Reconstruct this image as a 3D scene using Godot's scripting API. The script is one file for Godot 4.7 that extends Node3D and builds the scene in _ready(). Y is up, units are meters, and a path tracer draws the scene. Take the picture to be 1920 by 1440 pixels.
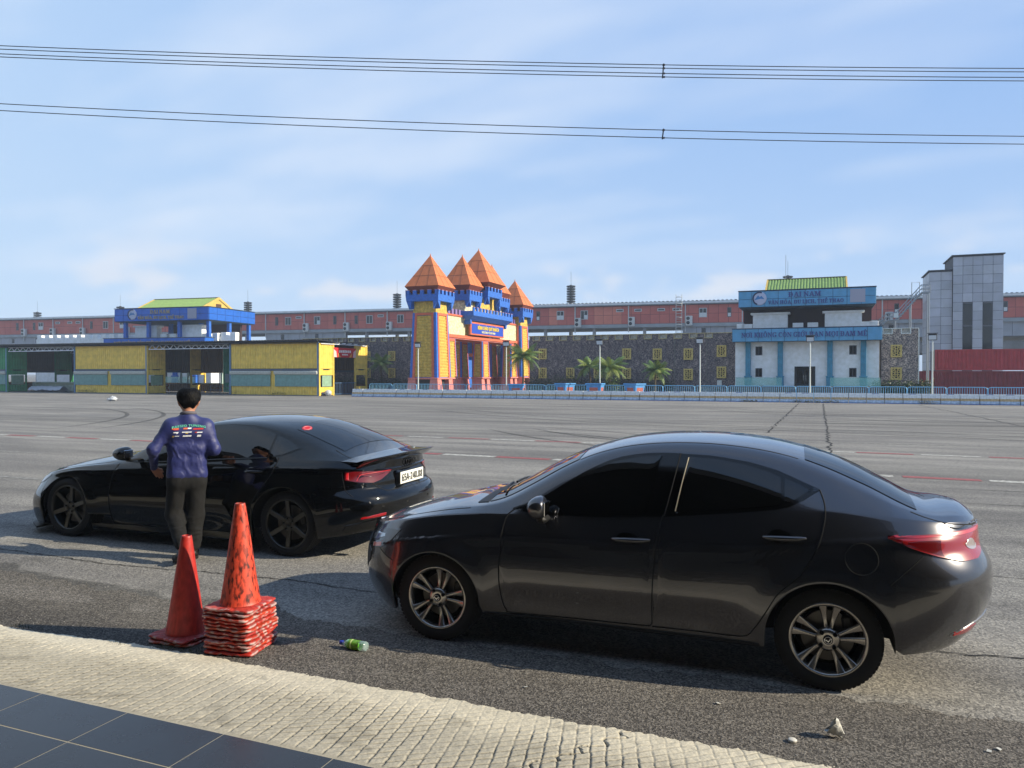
extends Node3D
# a wide tarmac yard in morning sun: two parked cars, a man, cones, and a painted gateway with stands behind

const DEG := PI / 180.0
var taken := {}
var mats := {}
var yard := Transform3D(Basis(Vector3.UP, -22.0 * DEG), Vector3(0, 0, -57))      # axes of the far side: x along the barrier row, z towards the yard
var stand := Transform3D(Basis(Vector3.UP, -15.6 * DEG), Vector3(0, 0, -120))    # axes of the grandstand front
var rng := RandomNumberGenerator.new()


# collects triangles (counter-clockwise here, turned round when the mesh is made)
class MB:
	var v := PackedVector3Array()
	var n := PackedVector3Array()
	var uv := PackedVector2Array()
	var uv2 := PackedVector2Array()
	var c := PackedColorArray()
	var i := PackedInt32Array()

	func tri(a: Vector3, b: Vector3, d: Vector3) -> void:
		var nn := (b - a).cross(d - a).normalized()
		var k := v.size()
		v.append_array([a, b, d])
		n.append_array([nn, nn, nn])
		i.append_array([k, k + 1, k + 2])

	func quad(a: Vector3, b: Vector3, d: Vector3, e: Vector3) -> void:
		var nn := (d - a).cross(e - b).normalized()
		var k := v.size()
		v.append_array([a, b, d, e])
		n.append_array([nn, nn, nn, nn])
		i.append_array([k, k + 1, k + 2, k, k + 2, k + 3])

	func box(at: Vector3, s: Vector3, b := Basis()) -> MB:
		var h := s * 0.5
		for ax in 3:
			for sg in [-1.0, 1.0]:
				var u := Vector3.ZERO
				var w := Vector3.ZERO
				var o := Vector3.ZERO
				o[ax] = h[ax] * sg
				u[(ax + 1) % 3] = h[(ax + 1) % 3]
				w[(ax + 2) % 3] = h[(ax + 2) % 3] * sg
				quad(at + b * (o - u - w), at + b * (o + u - w), at + b * (o + u + w), at + b * (o - u + w))
		return self

	# a box whose edges are chamfered by r
	func cbox(at: Vector3, s: Vector3, r: float, b := Basis()) -> MB:
		var h := s * 0.5
		var k := minf(r, minf(h.x, minf(h.y, h.z)) * 0.9)
		for ax in 3:
			var a1 := (ax + 1) % 3
			var a2 := (ax + 2) % 3
			for sg in [-1.0, 1.0]:
				var o := Vector3.ZERO
				var u := Vector3.ZERO
				var w := Vector3.ZERO
				o[ax] = h[ax] * sg
				u[a1] = h[a1] - k
				w[a2] = (h[a2] - k) * sg
				quad(at + b * (o - u - w), at + b * (o + u - w), at + b * (o + u + w), at + b * (o - u + w))
			for s1 in [-1.0, 1.0]:
				for s2 in [-1.0, 1.0]:
					var p := Vector3.ZERO
					var q := Vector3.ZERO
					var l := Vector3.ZERO
					p[a1] = h[a1] * s1
					p[a2] = (h[a2] - k) * s2
					q[a1] = (h[a1] - k) * s1
					q[a2] = h[a2] * s2
					l[ax] = -(h[ax] - k) * s1 * s2
					quad(at + b * (p - l), at + b * (p + l), at + b * (q + l), at + b * (q - l))
		for sx in [-1.0, 1.0]:
			for sy in [-1.0, 1.0]:
				for sz in [-1.0, 1.0]:
					var a := Vector3(h.x * sx, (h.y - k) * sy, (h.z - k) * sz)
					var d := Vector3((h.x - k) * sx, h.y * sy, (h.z - k) * sz)
					var e := Vector3((h.x - k) * sx, (h.y - k) * sy, h.z * sz)
					if sx * sy * sz > 0:
						tri(at + b * a, at + b * d, at + b * e)
					else:
						tri(at + b * a, at + b * e, at + b * d)
		return self

	# rows of points; smooth normals; flip turns the sheet over
	func grid(rows: Array, flip := false, cs: Array = []) -> MB:
		var base := v.size()
		var R := rows.size()
		var C: int = rows[0].size()
		for r in R:
			v.append_array(rows[r])
			if cs.size():
				c.append_array(cs[r])
		var nn := PackedVector3Array()
		nn.resize(R * C)
		for r in R - 1:
			for k in C - 1:
				var a := base + r * C + k
				var b := a + 1
				var d := a + C + 1
				var e := a + C
				var f := (v[d] - v[a]).cross(v[e] - v[b])
				if flip:
					f = -f
					i.append_array([a, d, b, a, e, d])
				else:
					i.append_array([a, b, d, a, d, e])
				nn[a - base] += f
				nn[b - base] += f
				nn[d - base] += f
				nn[e - base] += f
		for k in R * C:
			nn[k] = nn[k].normalized()
		# a sheet that closes on itself gets one normal along the seam
		for r in R:
			if rows[r][0].distance_squared_to(rows[r][C - 1]) < 1e-10:
				var m := (nn[r * C] + nn[r * C + C - 1]).normalized()
				nn[r * C] = m
				nn[r * C + C - 1] = m
		n.append_array(nn)
		return self

	# prof: Vector2(radius, height along +y of xf)
	func lathe(prof: Array, sides: int, xf := Transform3D()) -> MB:
		var rows := []
		for p in prof:
			var row := PackedVector3Array()
			for k in sides + 1:
				var a := TAU * (k % sides) / sides
				row.append(xf * Vector3(cos(a) * p.x, p.y, -sin(a) * p.x))
			rows.append(row)
		return grid(rows)

	# lathe with a hard edge at every profile point
	func turned(prof: Array, sides: int, xf := Transform3D()) -> MB:
		for k in prof.size() - 1:
			lathe([prof[k], prof[k + 1]], sides, xf)
		return self

	func tube(pts: Array, r, sides := 6, caps := true) -> MB:
		var rows := []
		var up := Vector3.UP
		for k in pts.size():
			var d: Vector3 = (pts[mini(k + 1, pts.size() - 1)] - pts[maxi(k - 1, 0)]).normalized()
			if absf(d.dot(up)) > 0.95:
				up = Vector3.RIGHT if absf(d.x) < 0.9 else Vector3.BACK
			var s := d.cross(up).normalized()
			up = s.cross(d).normalized()
			var rr: float = r[k] if r is Array else r
			var row := PackedVector3Array()
			for j in sides + 1:
				var a := TAU * (j % sides) / sides
				row.append(pts[k] + (s * cos(a) - up * sin(a)) * rr)
			rows.append(row)
		grid(rows)
		if caps:
			for e in [0, pts.size() - 1]:
				for j in sides:
					if e == 0:
						tri(pts[e], rows[e][j + 1], rows[e][j])
					else:
						tri(pts[e], rows[e][j], rows[e][j + 1])
		return self

	# a flat polygon pushed out along z by depth (front face at z = depth)
	func prism(poly: PackedVector2Array, depth: float, xf := Transform3D(), z0 := 0.0) -> MB:
		var p := poly
		if Geometry2D.is_polygon_clockwise(p):
			p = PackedVector2Array(p)
			p.reverse()
		var t := Geometry2D.triangulate_polygon(p)
		for k in range(0, t.size(), 3):
			var a := p[t[k]]
			var b := p[t[k + 1]]
			var d := p[t[k + 2]]
			if (b - a).cross(d - a) < 0:
				var h := b
				b = d
				d = h
			tri(xf * Vector3(a.x, a.y, z0 + depth), xf * Vector3(b.x, b.y, z0 + depth), xf * Vector3(d.x, d.y, z0 + depth))
			tri(xf * Vector3(a.x, a.y, z0), xf * Vector3(d.x, d.y, z0), xf * Vector3(b.x, b.y, z0))
		for k in p.size():
			var a := p[k]
			var b := p[(k + 1) % p.size()]
			quad(xf * Vector3(a.x, a.y, z0), xf * Vector3(b.x, b.y, z0), xf * Vector3(b.x, b.y, z0 + depth), xf * Vector3(a.x, a.y, z0 + depth))
		return self

	# trapezoid-ribbed sheet standing on the line a-b, of height h; ribs stand proud towards nrm
	func ribbed(a: Vector3, b: Vector3, h: float, pitch: float, deep: float, nrm: Vector3, up := Vector3.UP) -> MB:
		var count := maxi(1, roundi(a.distance_to(b) / pitch))
		var prev := a
		for k in count:
			for s in [[0.3, 0.0], [0.45, 1.0], [0.85, 1.0], [1.0, 0.0]]:
				var q: Vector3 = a.lerp(b, (k + s[0]) / count) + nrm * deep * s[1]
				if (q - prev).cross(up).dot(nrm) > 0:
					quad(prev, q, q + up * h, prev + up * h)
				else:
					quad(q, prev, prev + up * h, q + up * h)
				prev = q
		return self

	func made(m: Material) -> ArrayMesh:
		var arr := []
		arr.resize(Mesh.ARRAY_MAX)
		arr[Mesh.ARRAY_VERTEX] = v
		arr[Mesh.ARRAY_NORMAL] = n
		if uv.size() == v.size():
			arr[Mesh.ARRAY_TEX_UV] = uv
		if uv2.size() == v.size():
			arr[Mesh.ARRAY_TEX_UV2] = uv2
		if c.size() == v.size():
			arr[Mesh.ARRAY_COLOR] = c
		var r := i.duplicate()
		r.reverse()
		arr[Mesh.ARRAY_INDEX] = r
		var me := ArrayMesh.new()
		me.add_surface_from_arrays(Mesh.PRIMITIVE_TRIANGLES, arr)
		me.surface_set_material(0, m)
		return me


func numbered(called: String) -> String:
	if not taken.has(called):
		taken[called] = 0
		return called
	taken[called] += 1
	return "%s_%03d" % [called, taken[called]]


func tag(o: Node, label := "", category := "", group := "", kind := "") -> Node:
	if label: o.set_meta("label", label)
	if category: o.set_meta("category", category)
	if group: o.set_meta("group", group)
	if kind: o.set_meta("kind", kind)
	return o


func thing(called: String, label: String, category: String, xf: Transform3D, group := "") -> Node3D:
	var o := Node3D.new()
	o.name = numbered(called)
	add_child(o)
	o.transform = xf
	tag(o, label, category, group)
	return o


func part(called: String, mb, m: Material, parent: Node, xf := Transform3D()) -> MeshInstance3D:
	var o := MeshInstance3D.new()
	o.mesh = mb.made(m) if mb is MB else mb
	if not mb is MB and m:
		o.material_override = m
	o.transform = xf
	o.name = numbered(called) if parent == self else called
	parent.add_child(o, true)
	return o


func solo(called: String, mb, m: Material, label: String, category: String, xf := Transform3D(), group := "") -> MeshInstance3D:
	var o := part(called, mb, m, self, xf)
	tag(o, label, category, group)
	return o


func again(o: Node3D, xf: Transform3D, label := "", group := "") -> Node3D:
	var base := String(o.name)
	if base.length() > 4 and base[base.length() - 4] == "_" and base.right(3).is_valid_int():
		base = base.left(-4)
	var r: Node3D = o.duplicate()
	r.name = numbered(base)
	add_child(r)
	r.transform = xf
	if label: r.set_meta("label", label)
	if group: r.set_meta("group", group)
	return r


func at(p: Vector3, turn := 0.0) -> Transform3D:
	return Transform3D(Basis(Vector3.UP, turn), p)


func hexc(s: String) -> Color:
	return Color.html(s)


# one shared material per look
func mat(key: String, col: Color, rough := 0.7, metal := 0.0) -> StandardMaterial3D:
	if mats.has(key):
		return mats[key]
	var m := StandardMaterial3D.new()
	m.resource_name = key
	m.albedo_color = col
	m.roughness = rough
	m.metallic = metal
	mats[key] = m
	return m


var noise_maps := {}

func noise_map(key: String, kind: int, freq: float, lo: Color, hi: Color, octaves := 4, size := 512, mid := -1.0, seed_ := 3) -> NoiseTexture2D:
	if noise_maps.has(key):
		return noise_maps[key]
	var f := FastNoiseLite.new()
	f.noise_type = kind
	f.seed = seed_
	f.frequency = freq
	f.fractal_octaves = octaves
	if kind == FastNoiseLite.TYPE_CELLULAR:
		f.cellular_return_type = FastNoiseLite.RETURN_CELL_VALUE
		f.fractal_type = FastNoiseLite.FRACTAL_NONE if octaves <= 1 else FastNoiseLite.FRACTAL_FBM
	var t := NoiseTexture2D.new()
	t.width = size
	t.height = size
	t.seamless = true
	t.noise = f
	var g := Gradient.new()
	g.set_color(0, lo)
	g.set_color(1, hi)
	if mid >= 0:
		g.add_point(mid, lo.lerp(hi, 0.25))
	t.color_ramp = g
	noise_maps[key] = t
	return t


# weathered version: the colour is multiplied by soft and fine noise
func worn(key: String, col: Color, rough := 0.75, amount := 0.25, scale := 0.35, metal := 0.0) -> StandardMaterial3D:
	if mats.has(key):
		return mats[key]
	var m := mat(key, col, rough, metal)
	var k := 1.0 - amount
	m.albedo_texture = noise_map("dirt%.2f" % amount, FastNoiseLite.TYPE_SIMPLEX_SMOOTH, 0.012, Color(k, k, k * 0.97), Color.WHITE, 5)
	m.uv1_triplanar = true
	m.uv1_scale = Vector3(scale, scale, scale)
	return m


func paint(key: String, col: Color, metal: float, rough: float, coat_rough := 0.02) -> StandardMaterial3D:
	var m := mat(key, col, rough, metal)
	m.clearcoat_enabled = true
	m.clearcoat = 1.0
	m.clearcoat_roughness = coat_rough
	return m


# raised lettering of the given height, centred on the origin, squeezed to width if given; marks that the font lacks are added by hand
func letters(text: String, high: float, deep: float, bold := true, wide := 0.0, serif := false) -> MB:
	var plain_of := {"Ơ": "O", "Ớ": "Ó", "Ạ": "A", "Ọ": "O", "Ộ": "Ô", "Ị": "I", "Ể": "Ê"}
	var mark_of := {"Ơ": "h", "Ớ": "h", "Ạ": ".", "Ọ": ".", "Ộ": ".", "Ị": ".", "Ể": "?"}
	var plain := ""
	for ch in text: plain += plain_of.get(ch, ch)
	var f := SystemFont.new()
	f.font_names = PackedStringArray(["Droid Serif" if serif else "Droid Sans"])
	f.font_weight = 700 if bold else 400
	var meshes := []
	for w in ["H", plain]:
		var t := TextMesh.new()
		t.font = f
		t.text = w
		t.font_size = 32
		t.pixel_size = 0.01
		t.depth = 0.05
		t.curve_step = 3.0
		meshes.append(t.get_mesh_arrays())
	var foot := 9.0
	var cap := -9.0
	for p in meshes[0][Mesh.ARRAY_VERTEX]:
		foot = minf(foot, p.y)
		cap = maxf(cap, p.y)
	var a: Array = meshes[1]
	var mb := MB.new()
	var vv: PackedVector3Array = a[Mesh.ARRAY_VERTEX]
	var nn: PackedVector3Array = a[Mesh.ARRAY_NORMAL]
	var idx: PackedInt32Array = a[Mesh.ARRAY_INDEX] if a[Mesh.ARRAY_INDEX] != null else PackedInt32Array(range(vv.size()))
	idx = idx.duplicate()
	idx.reverse()
	mb.v = vv.duplicate()
	mb.n = nn.duplicate()
	mb.i = idx
	var total := f.get_string_size(plain, HORIZONTAL_ALIGNMENT_LEFT, -1, 32).x * 0.01
	for j in text.length():
		var mk: String = mark_of.get(text[j], "")
		if mk == "": continue
		var x0 := f.get_string_size(plain.left(j), HORIZONTAL_ALIGNMENT_LEFT, -1, 32).x * 0.01 - total / 2
		var x1 := f.get_string_size(plain.left(j + 1), HORIZONTAL_ALIGNMENT_LEFT, -1, 32).x * 0.01 - total / 2
		var h := cap - foot
		if mk == ".": mb.box(Vector3((x0 + x1) / 2, foot - 0.17 * h, 0), Vector3(0.15 * h, 0.14 * h, 0.05))
		elif mk == "h": mb.box(Vector3(x1 - 0.06 * h, cap + 0.02 * h, 0), Vector3(0.11 * h, 0.28 * h, 0.05), Basis(Vector3.BACK, -0.4))
		else: mb.box(Vector3((x0 + x1) / 2 + 0.16 * h, cap + 0.28 * h, 0), Vector3(0.12 * h, 0.18 * h, 0.05), Basis(Vector3.BACK, -0.5))
	var lo := Vector3.ONE * 99
	var hi := -lo
	for p in mb.v:
		lo = lo.min(p)
		hi = hi.max(p)
	var sx := high / (cap - foot)
	var sy := sx
	if wide > 0: sx = wide / (hi.x - lo.x)
	for j in mb.v.size():
		var p := mb.v[j]
		mb.v[j] = Vector3((p.x - (lo.x + hi.x) / 2) * sx, (p.y - (foot + cap) / 2) * sy, (p.z - lo.z) / (hi.z - lo.z) * deep)
	return mb


# ---------------------------------------------------------------- cars
# A car body as a surface given by curves along its length: x runs to the rear, y up, z to the car's left.
class Shape:
	var k: Dictionary

	func _init(curves: Dictionary) -> void:
		k = curves

	func cv(key: String, x: float) -> float:
		var p: Array = k[key]
		var n := p.size()
		if x <= p[0].x: return p[0].y
		if x >= p[n - 1].x: return p[n - 1].y
		var j := 0
		while x > p[j + 1].x: j += 1
		var a: Vector2 = p[j]
		var b: Vector2 = p[j + 1]
		var h := b.x - a.x
		var s := (b.y - a.y) / h
		var m0 := s
		var m1 := s
		if j > 0:
			var q: Vector2 = p[j - 1]
			m0 = (s * (a.x - q.x) + (a.y - q.y) / (a.x - q.x) * h) / (h + a.x - q.x)
		if j < n - 2:
			var q: Vector2 = p[j + 2]
			m1 = (s * (q.x - b.x) + (q.y - b.y) / (q.x - b.x) * h) / (h + q.x - b.x)
		var t := (x - a.x) / h
		return a.y * (2 * t * t * t - 3 * t * t + 1) + b.y * (3 * t * t - 2 * t * t * t) + h * (m0 * (t * t * t - 2 * t * t + t) + m1 * (t * t * t - t * t))

	func bend(d: float, c: float) -> float:
		if d >= c: return 1.0
		return pow(maxf(0.0, 1.0 - pow(1.0 - clampf(d / c, 0, 1), k.bow)), 1.0 / k.bow)

	func taper(x: float, y: float) -> float:
		return bend(x - cv("nose", y), k.front_corner) * bend(cv("tail", y) - x, k.rear_corner)

	func wide(x: float, y: float) -> float:
		var ys: float = k.sill
		var ye := cv("edge", x)
		var h := clampf((y - ys) / (ye - ys), -0.3, 1)
		var wm := cv("wmax", x)
		var ez := cv("edge_z", x)
		var r := 0.0
		if h < 0.42:
			r = wm - k.tuck * pow(1 - h / 0.42, 1.7)
		else:
			var t := (h - 0.42) / 0.58
			r = lerpf(wm, ez, pow(t, k.shoulder))
		var cy := cv("crease", x)
		r += k.crease_out * exp(-pow((y - cy) / 0.055, 2)) * (1.0 if y < cy else 0.55)
		# a hollow low in the doors
		if k.hollow > 0:
			r -= k.hollow * exp(-pow((y - ys - 0.17) / 0.09, 2)) * smoothstep(-0.95, -0.6, x) * (1 - smoothstep(0.55, 0.95, x))
		for a in k.arches:
			var d: float = Vector2(x - a.x, y - a.y).length() - a.z
			if d > -0.05 and d < 0.16:
				r += k.flare * (1 - smoothstep(0.0, 0.16, maxf(d, 0))) * (1 - smoothstep(ye - 0.2, ye - 0.05, y))
		return r

	func side(x: float, y: float) -> Vector3:
		var ye := cv("edge", x)
		if y <= ye:
			return Vector3(x, y, wide(x, y) * taper(x, y))
		var s := sect(x)
		for j in s.size() - 1:
			if s[j + 1].x >= y or j == s.size() - 2:
				var t := clampf((y - s[j].x) / maxf(1e-5, s[j + 1].x - s[j].x), 0, 1)
				return Vector3(x, y, lerpf(s[j].y, s[j + 1].y, t))
		return Vector3(x, y, 0)

	func top(x: float, z: float) -> Vector3:
		var s := sect(x)
		var az := absf(z)
		for j in s.size() - 1:
			if s[j + 1].y <= az or j == s.size() - 2:
				var t := clampf((az - s[j].y) / minf(-1e-5, s[j + 1].y - s[j].y), 0, 1)
				return Vector3(x, lerpf(s[j].x, s[j + 1].x, t), z)
		return Vector3(x, 0, z)

	# q < 0: metres ahead of the rear corner; 0..1 round the corner to the middle of the tail
	func around(q: float, y: float) -> Vector3:
		var c: float = k.rear_corner
		var xr := cv("tail", y)
		var x := xr - c + q
		var f := 1.0
		if q > 0:
			var cs := cos((1 - q) * PI / 2)
			x = xr - c * (1 - cs)
			f = pow(maxf(0, 1 - pow(cs, k.bow)), 1 / k.bow)
		return Vector3(x, y, wide(minf(x, cv("tail", y) - 0.01), minf(y, cv("edge", x))) * f)

	func nosewrap(q: float, y: float) -> Vector3:
		var c: float = k.front_corner
		var xf := cv("nose", y)
		var x := xf + c - q
		var f := 1.0
		if q > 0:
			var cs := cos((1 - q) * PI / 2)
			x = xf + c * (1 - cs)
			f = pow(maxf(0, 1 - pow(cs, k.bow)), 1 / k.bow)
		return Vector3(x, y, wide(x, minf(y, cv("edge", x))) * f)

	# cross-section above the shoulder as (height, half width), from the edge to the centre line
	func sect(x: float) -> PackedVector2Array:
		var ye := cv("edge", x)
		var tp := taper(x, ye)
		var e := Vector2(ye, cv("edge_z", x) * tp)
		var r := Vector2(maxf(cv("rail", x), ye + 0.004), minf(cv("rail_z", x) * tp, e.y * 0.97))
		var yc := maxf(cv("crown", x), r.x + 0.002)
		var out := PackedVector2Array()
		for j in 11:
			var t := 0.84 * j / 10.0
			var p := e.lerp(r, t)
			p.y += 0.05 * (r.x - e.x) * 4 * t * (1 - t)
			out.append(p)
		var p1: Vector2 = out[10]
		var p2 := Vector2(r.x + (yc - r.x) * (1 - pow(0.84, 2.2)), r.y * 0.84)
		for j in range(1, 7):
			var t := j / 6.0
			out.append(p1.lerp(r, t).lerp(r.lerp(p2, t), t))
		for j in range(1, 13):
			var z := 0.84 * (1 - j / 12.0)
			out.append(Vector2(r.x + (yc - r.x) * (1 - pow(z, 2.2)), r.y * z))
		return out

	func floor_at(x: float) -> float:
		var y := cv("under", x)
		for a in k.arches:
			var d: float = absf(x - a.x)
			if d < a.z:
				y = maxf(y, a.y + sqrt(a.z * a.z - d * d))
		return y

	# lengthwise stations, as shares of the way from nose to tail at the shoulder
	func stations() -> PackedFloat32Array:
		var xf: float = k.x0
		var xr: float = k.x1
		var s := []
		for j in 16:
			var th := PI / 2 * j / 15.0
			s.append(xf + k.front_corner * (1 - cos(th)))
			s.append(xr - k.rear_corner * (1 - cos(th)))
		var x: float = xf + k.front_corner
		while x < xr - k.rear_corner:
			s.append(x)
			x += 0.028
		for a in k.arches:
			for j in 41:
				s.append(a.x + a.z * cos(PI * j / 40.0))
			s.append(a.x - a.z - 0.002)
			s.append(a.x + a.z + 0.002)
		s.sort()
		var out := PackedFloat32Array()
		var last := -99.0
		for q in s:
			if q - last > 0.0035 or q == s[-1]:
				out.append((q - xf) / (xr - xf))
				last = q
		return out

	# the overhangs swell and draw in with height; between the wheels nothing moves
	func reach(x: float, y: float) -> float:
		var a: float = k.arches[0].x - k.arches[0].z - 0.02
		var b: float = k.arches[1].x + k.arches[1].z + 0.02
		if x < a: return x + (cv("nose", y) - k.x0) * smoothstep(0.0, 1.0, (a - x) / (a - k.x0))
		if x > b: return x + (cv("tail", y) - k.x1) * smoothstep(0.0, 1.0, (x - b) / (k.x1 - b))
		return x

	func body() -> MB:
		var rows := []
		for t in stations():
			var left := []
			var ex: float = lerpf(k.x0, k.x1, t)
			var ye := cv("edge", ex)
			# the side, from the lower edge to the shoulder
			var y0 := minf(floor_at(ex), ye - 0.03)
			for j in 31:
				var y := lerpf(y0, ye, j / 30.0)
				var x := reach(ex, y)
				var z := wide(x, y) * taper(x, y)
				if j == 0:
					left.append(Vector3(x, y + 0.012, maxf(0, z - 0.035)))
					left.append(Vector3(x, y + 0.001, maxf(0, z - 0.006)))
				if j < 30:
					left.append(Vector3(x, y, z))
			var xe := reach(ex, ye)
			for p in sect(xe):
				left.append(Vector3(xe, p.x, p.y))
			var row := PackedVector3Array()
			for p in left: row.append(p)
			for j in range(left.size() - 2, -1, -1):
				row.append(Vector3(left[j].x, left[j].y, -left[j].z))
			rows.append(row)
		return MB.new().grid(rows, true)

	# a plate that lies on the body: kind 0 side (x, y), 1 top (x, z), 2 round the tail (q, y), 3 round the nose (q, y)
	func plate(kind: int, upper: Array, lower: Array, nx: int, ny: int, off: float, hand := 1.0) -> MB:
		var a: float = maxf(upper[0].x, lower[0].x)
		var b: float = minf(upper[-1].x, lower[-1].x)
		var g := []
		for i in nx + 1:
			var u := lerpf(a, b, i / float(nx))
			var hi := line(upper, u)
			var lo := line(lower, u)
			var row := PackedVector3Array()
			for j in ny + 1:
				var v := lerpf(lo, hi, j / float(ny))
				row.append(spot(kind, u, v))
			g.append(row)
		var outer := []
		for i in nx + 1:
			var row := PackedVector3Array()
			for j in ny + 1:
				var du: Vector3 = g[mini(i + 1, nx)][j] - g[maxi(i - 1, 0)][j]
				var dv: Vector3 = g[i][mini(j + 1, ny)] - g[i][maxi(j - 1, 0)]
				if dv.length() < 1e-6: dv = Vector3.UP if kind != 1 else Vector3.BACK
				var nn := du.cross(dv).normalized()
				if kind == 1: nn = nn if nn.y > 0 else -nn
				elif kind == 2 or kind == 0: nn = nn if nn.dot(Vector3(0.5 if kind == 2 else 0.0, 0, 1)) > 0 else -nn
				else: nn = nn if nn.dot(Vector3(-0.5, 0, 1)) > 0 else -nn
				row.append(g[i][j] + nn * off)
				g[i][j] -= nn * 0.006
			outer.append(row)
		var mb := MB.new()
		if hand < 0:
			for rows in [g, outer]:
				for i in nx + 1:
					for j in ny + 1:
						rows[i][j] = Vector3(rows[i][j].x, rows[i][j].y, -rows[i][j].z)
		var m := (nx + 1) / 2
		var f: Vector3 = (outer[m + 1][ny / 2 + 1] - outer[m][ny / 2]).cross(outer[m][ny / 2 + 1] - outer[m + 1][ny / 2])
		var turned: bool = f.dot(outer[m][ny / 2] - g[m][ny / 2]) > 0
		mb.grid(outer, turned)
		# the rim
		var ring := []
		for i in nx + 1: ring.append([i, 0])
		for j in range(1, ny + 1): ring.append([nx, j])
		for i in range(nx - 1, -1, -1): ring.append([i, ny])
		for j in range(ny - 1, -1, -1): ring.append([0, j])
		for q in ring.size() - 1:
			var p0: Array = ring[q]
			var p1: Array = ring[q + 1]
			var A: Vector3 = outer[p0[0]][p0[1]]
			var B: Vector3 = outer[p1[0]][p1[1]]
			var C: Vector3 = g[p1[0]][p1[1]]
			var D: Vector3 = g[p0[0]][p0[1]]
			if turned: mb.quad(D, C, B, A)
			else: mb.quad(A, B, C, D)
		return mb

	func line(p: Array, x: float) -> float:
		for j in p.size() - 1:
			if x <= p[j + 1].x or j == p.size() - 2:
				return lerpf(p[j].y, p[j + 1].y, clampf((x - p[j].x) / maxf(1e-6, p[j + 1].x - p[j].x), 0, 1))
		return p[0].y

	func spot(kind: int, u: float, v: float) -> Vector3:
		match kind:
			0: return side(u, v)
			1: return top(u, v)
			2: return around(u, v)
		return nosewrap(u, v)

	# a narrow strip along a line drawn on the body
	func strip(kind: int, pts: Array, w: float, off: float, hand := 1.0, smooth := true) -> MB:
		var uvs := []
		for j in pts.size() - 1:
			var steps := maxi(1, ceili(pts[j].distance_to(pts[j + 1]) / 0.03))
			for s in steps:
				if smooth and pts.size() > 2:
					var p0: Vector2 = pts[maxi(j - 1, 0)]
					var p3: Vector2 = pts[mini(j + 2, pts.size() - 1)]
					uvs.append(pts[j].cubic_interpolate(pts[j + 1], p0, p3, s / float(steps)))
				else:
					uvs.append(pts[j].lerp(pts[j + 1], s / float(steps)))
		uvs.append(pts[-1])
		var P := []
		var N := []
		for q in uvs:
			var p := spot(kind, q.x, q.y)
			var e := 0.012
			var nn := (spot(kind, q.x + e, q.y) - spot(kind, q.x - e, q.y)).cross(spot(kind, q.x, q.y + e) - spot(kind, q.x, q.y - e)).normalized()
			var outw := Vector3(0, 0, 1) if kind == 0 else Vector3.UP if kind == 1 else Vector3(1, 0, 0.6) if kind == 2 else Vector3(-1, 0, 0.6)
			if nn.dot(outw) < 0: nn = -nn
			P.append(p)
			N.append(nn)
		var rows := []
		for j in P.size():
			var t: Vector3 = (P[mini(j + 1, P.size() - 1)] - P[maxi(j - 1, 0)]).normalized()
			var s: Vector3 = N[j].cross(t).normalized() * w * 0.5
			var row := PackedVector3Array([P[j] - s - N[j] * 0.004, P[j] - s + N[j] * off, P[j] + s + N[j] * off, P[j] + s - N[j] * 0.004])
			if hand < 0:
				for r in 4: row[r] = Vector3(row[r].x, row[r].y, -row[r].z)
			rows.append(row)
		return MB.new().grid(rows, hand > 0)


func v2(a: Array) -> Array:
	var out := []
	for j in range(0, a.size(), 2): out.append(Vector2(a[j], a[j + 1]))
	return out


func ellipse_lines(c: Vector2, rx: float, ry: float, tilt := 0.0) -> Array:
	var up := []
	var lo := []
	for j in 21:
		var a := PI - PI * j / 20.0
		var s := tilt * cos(a) * rx
		up.append(Vector2(c.x + rx * cos(a), c.y + ry * sin(a) + s))
		lo.append(Vector2(c.x + rx * cos(a), c.y - ry * sin(a) + s))
	return [up, lo]


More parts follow.
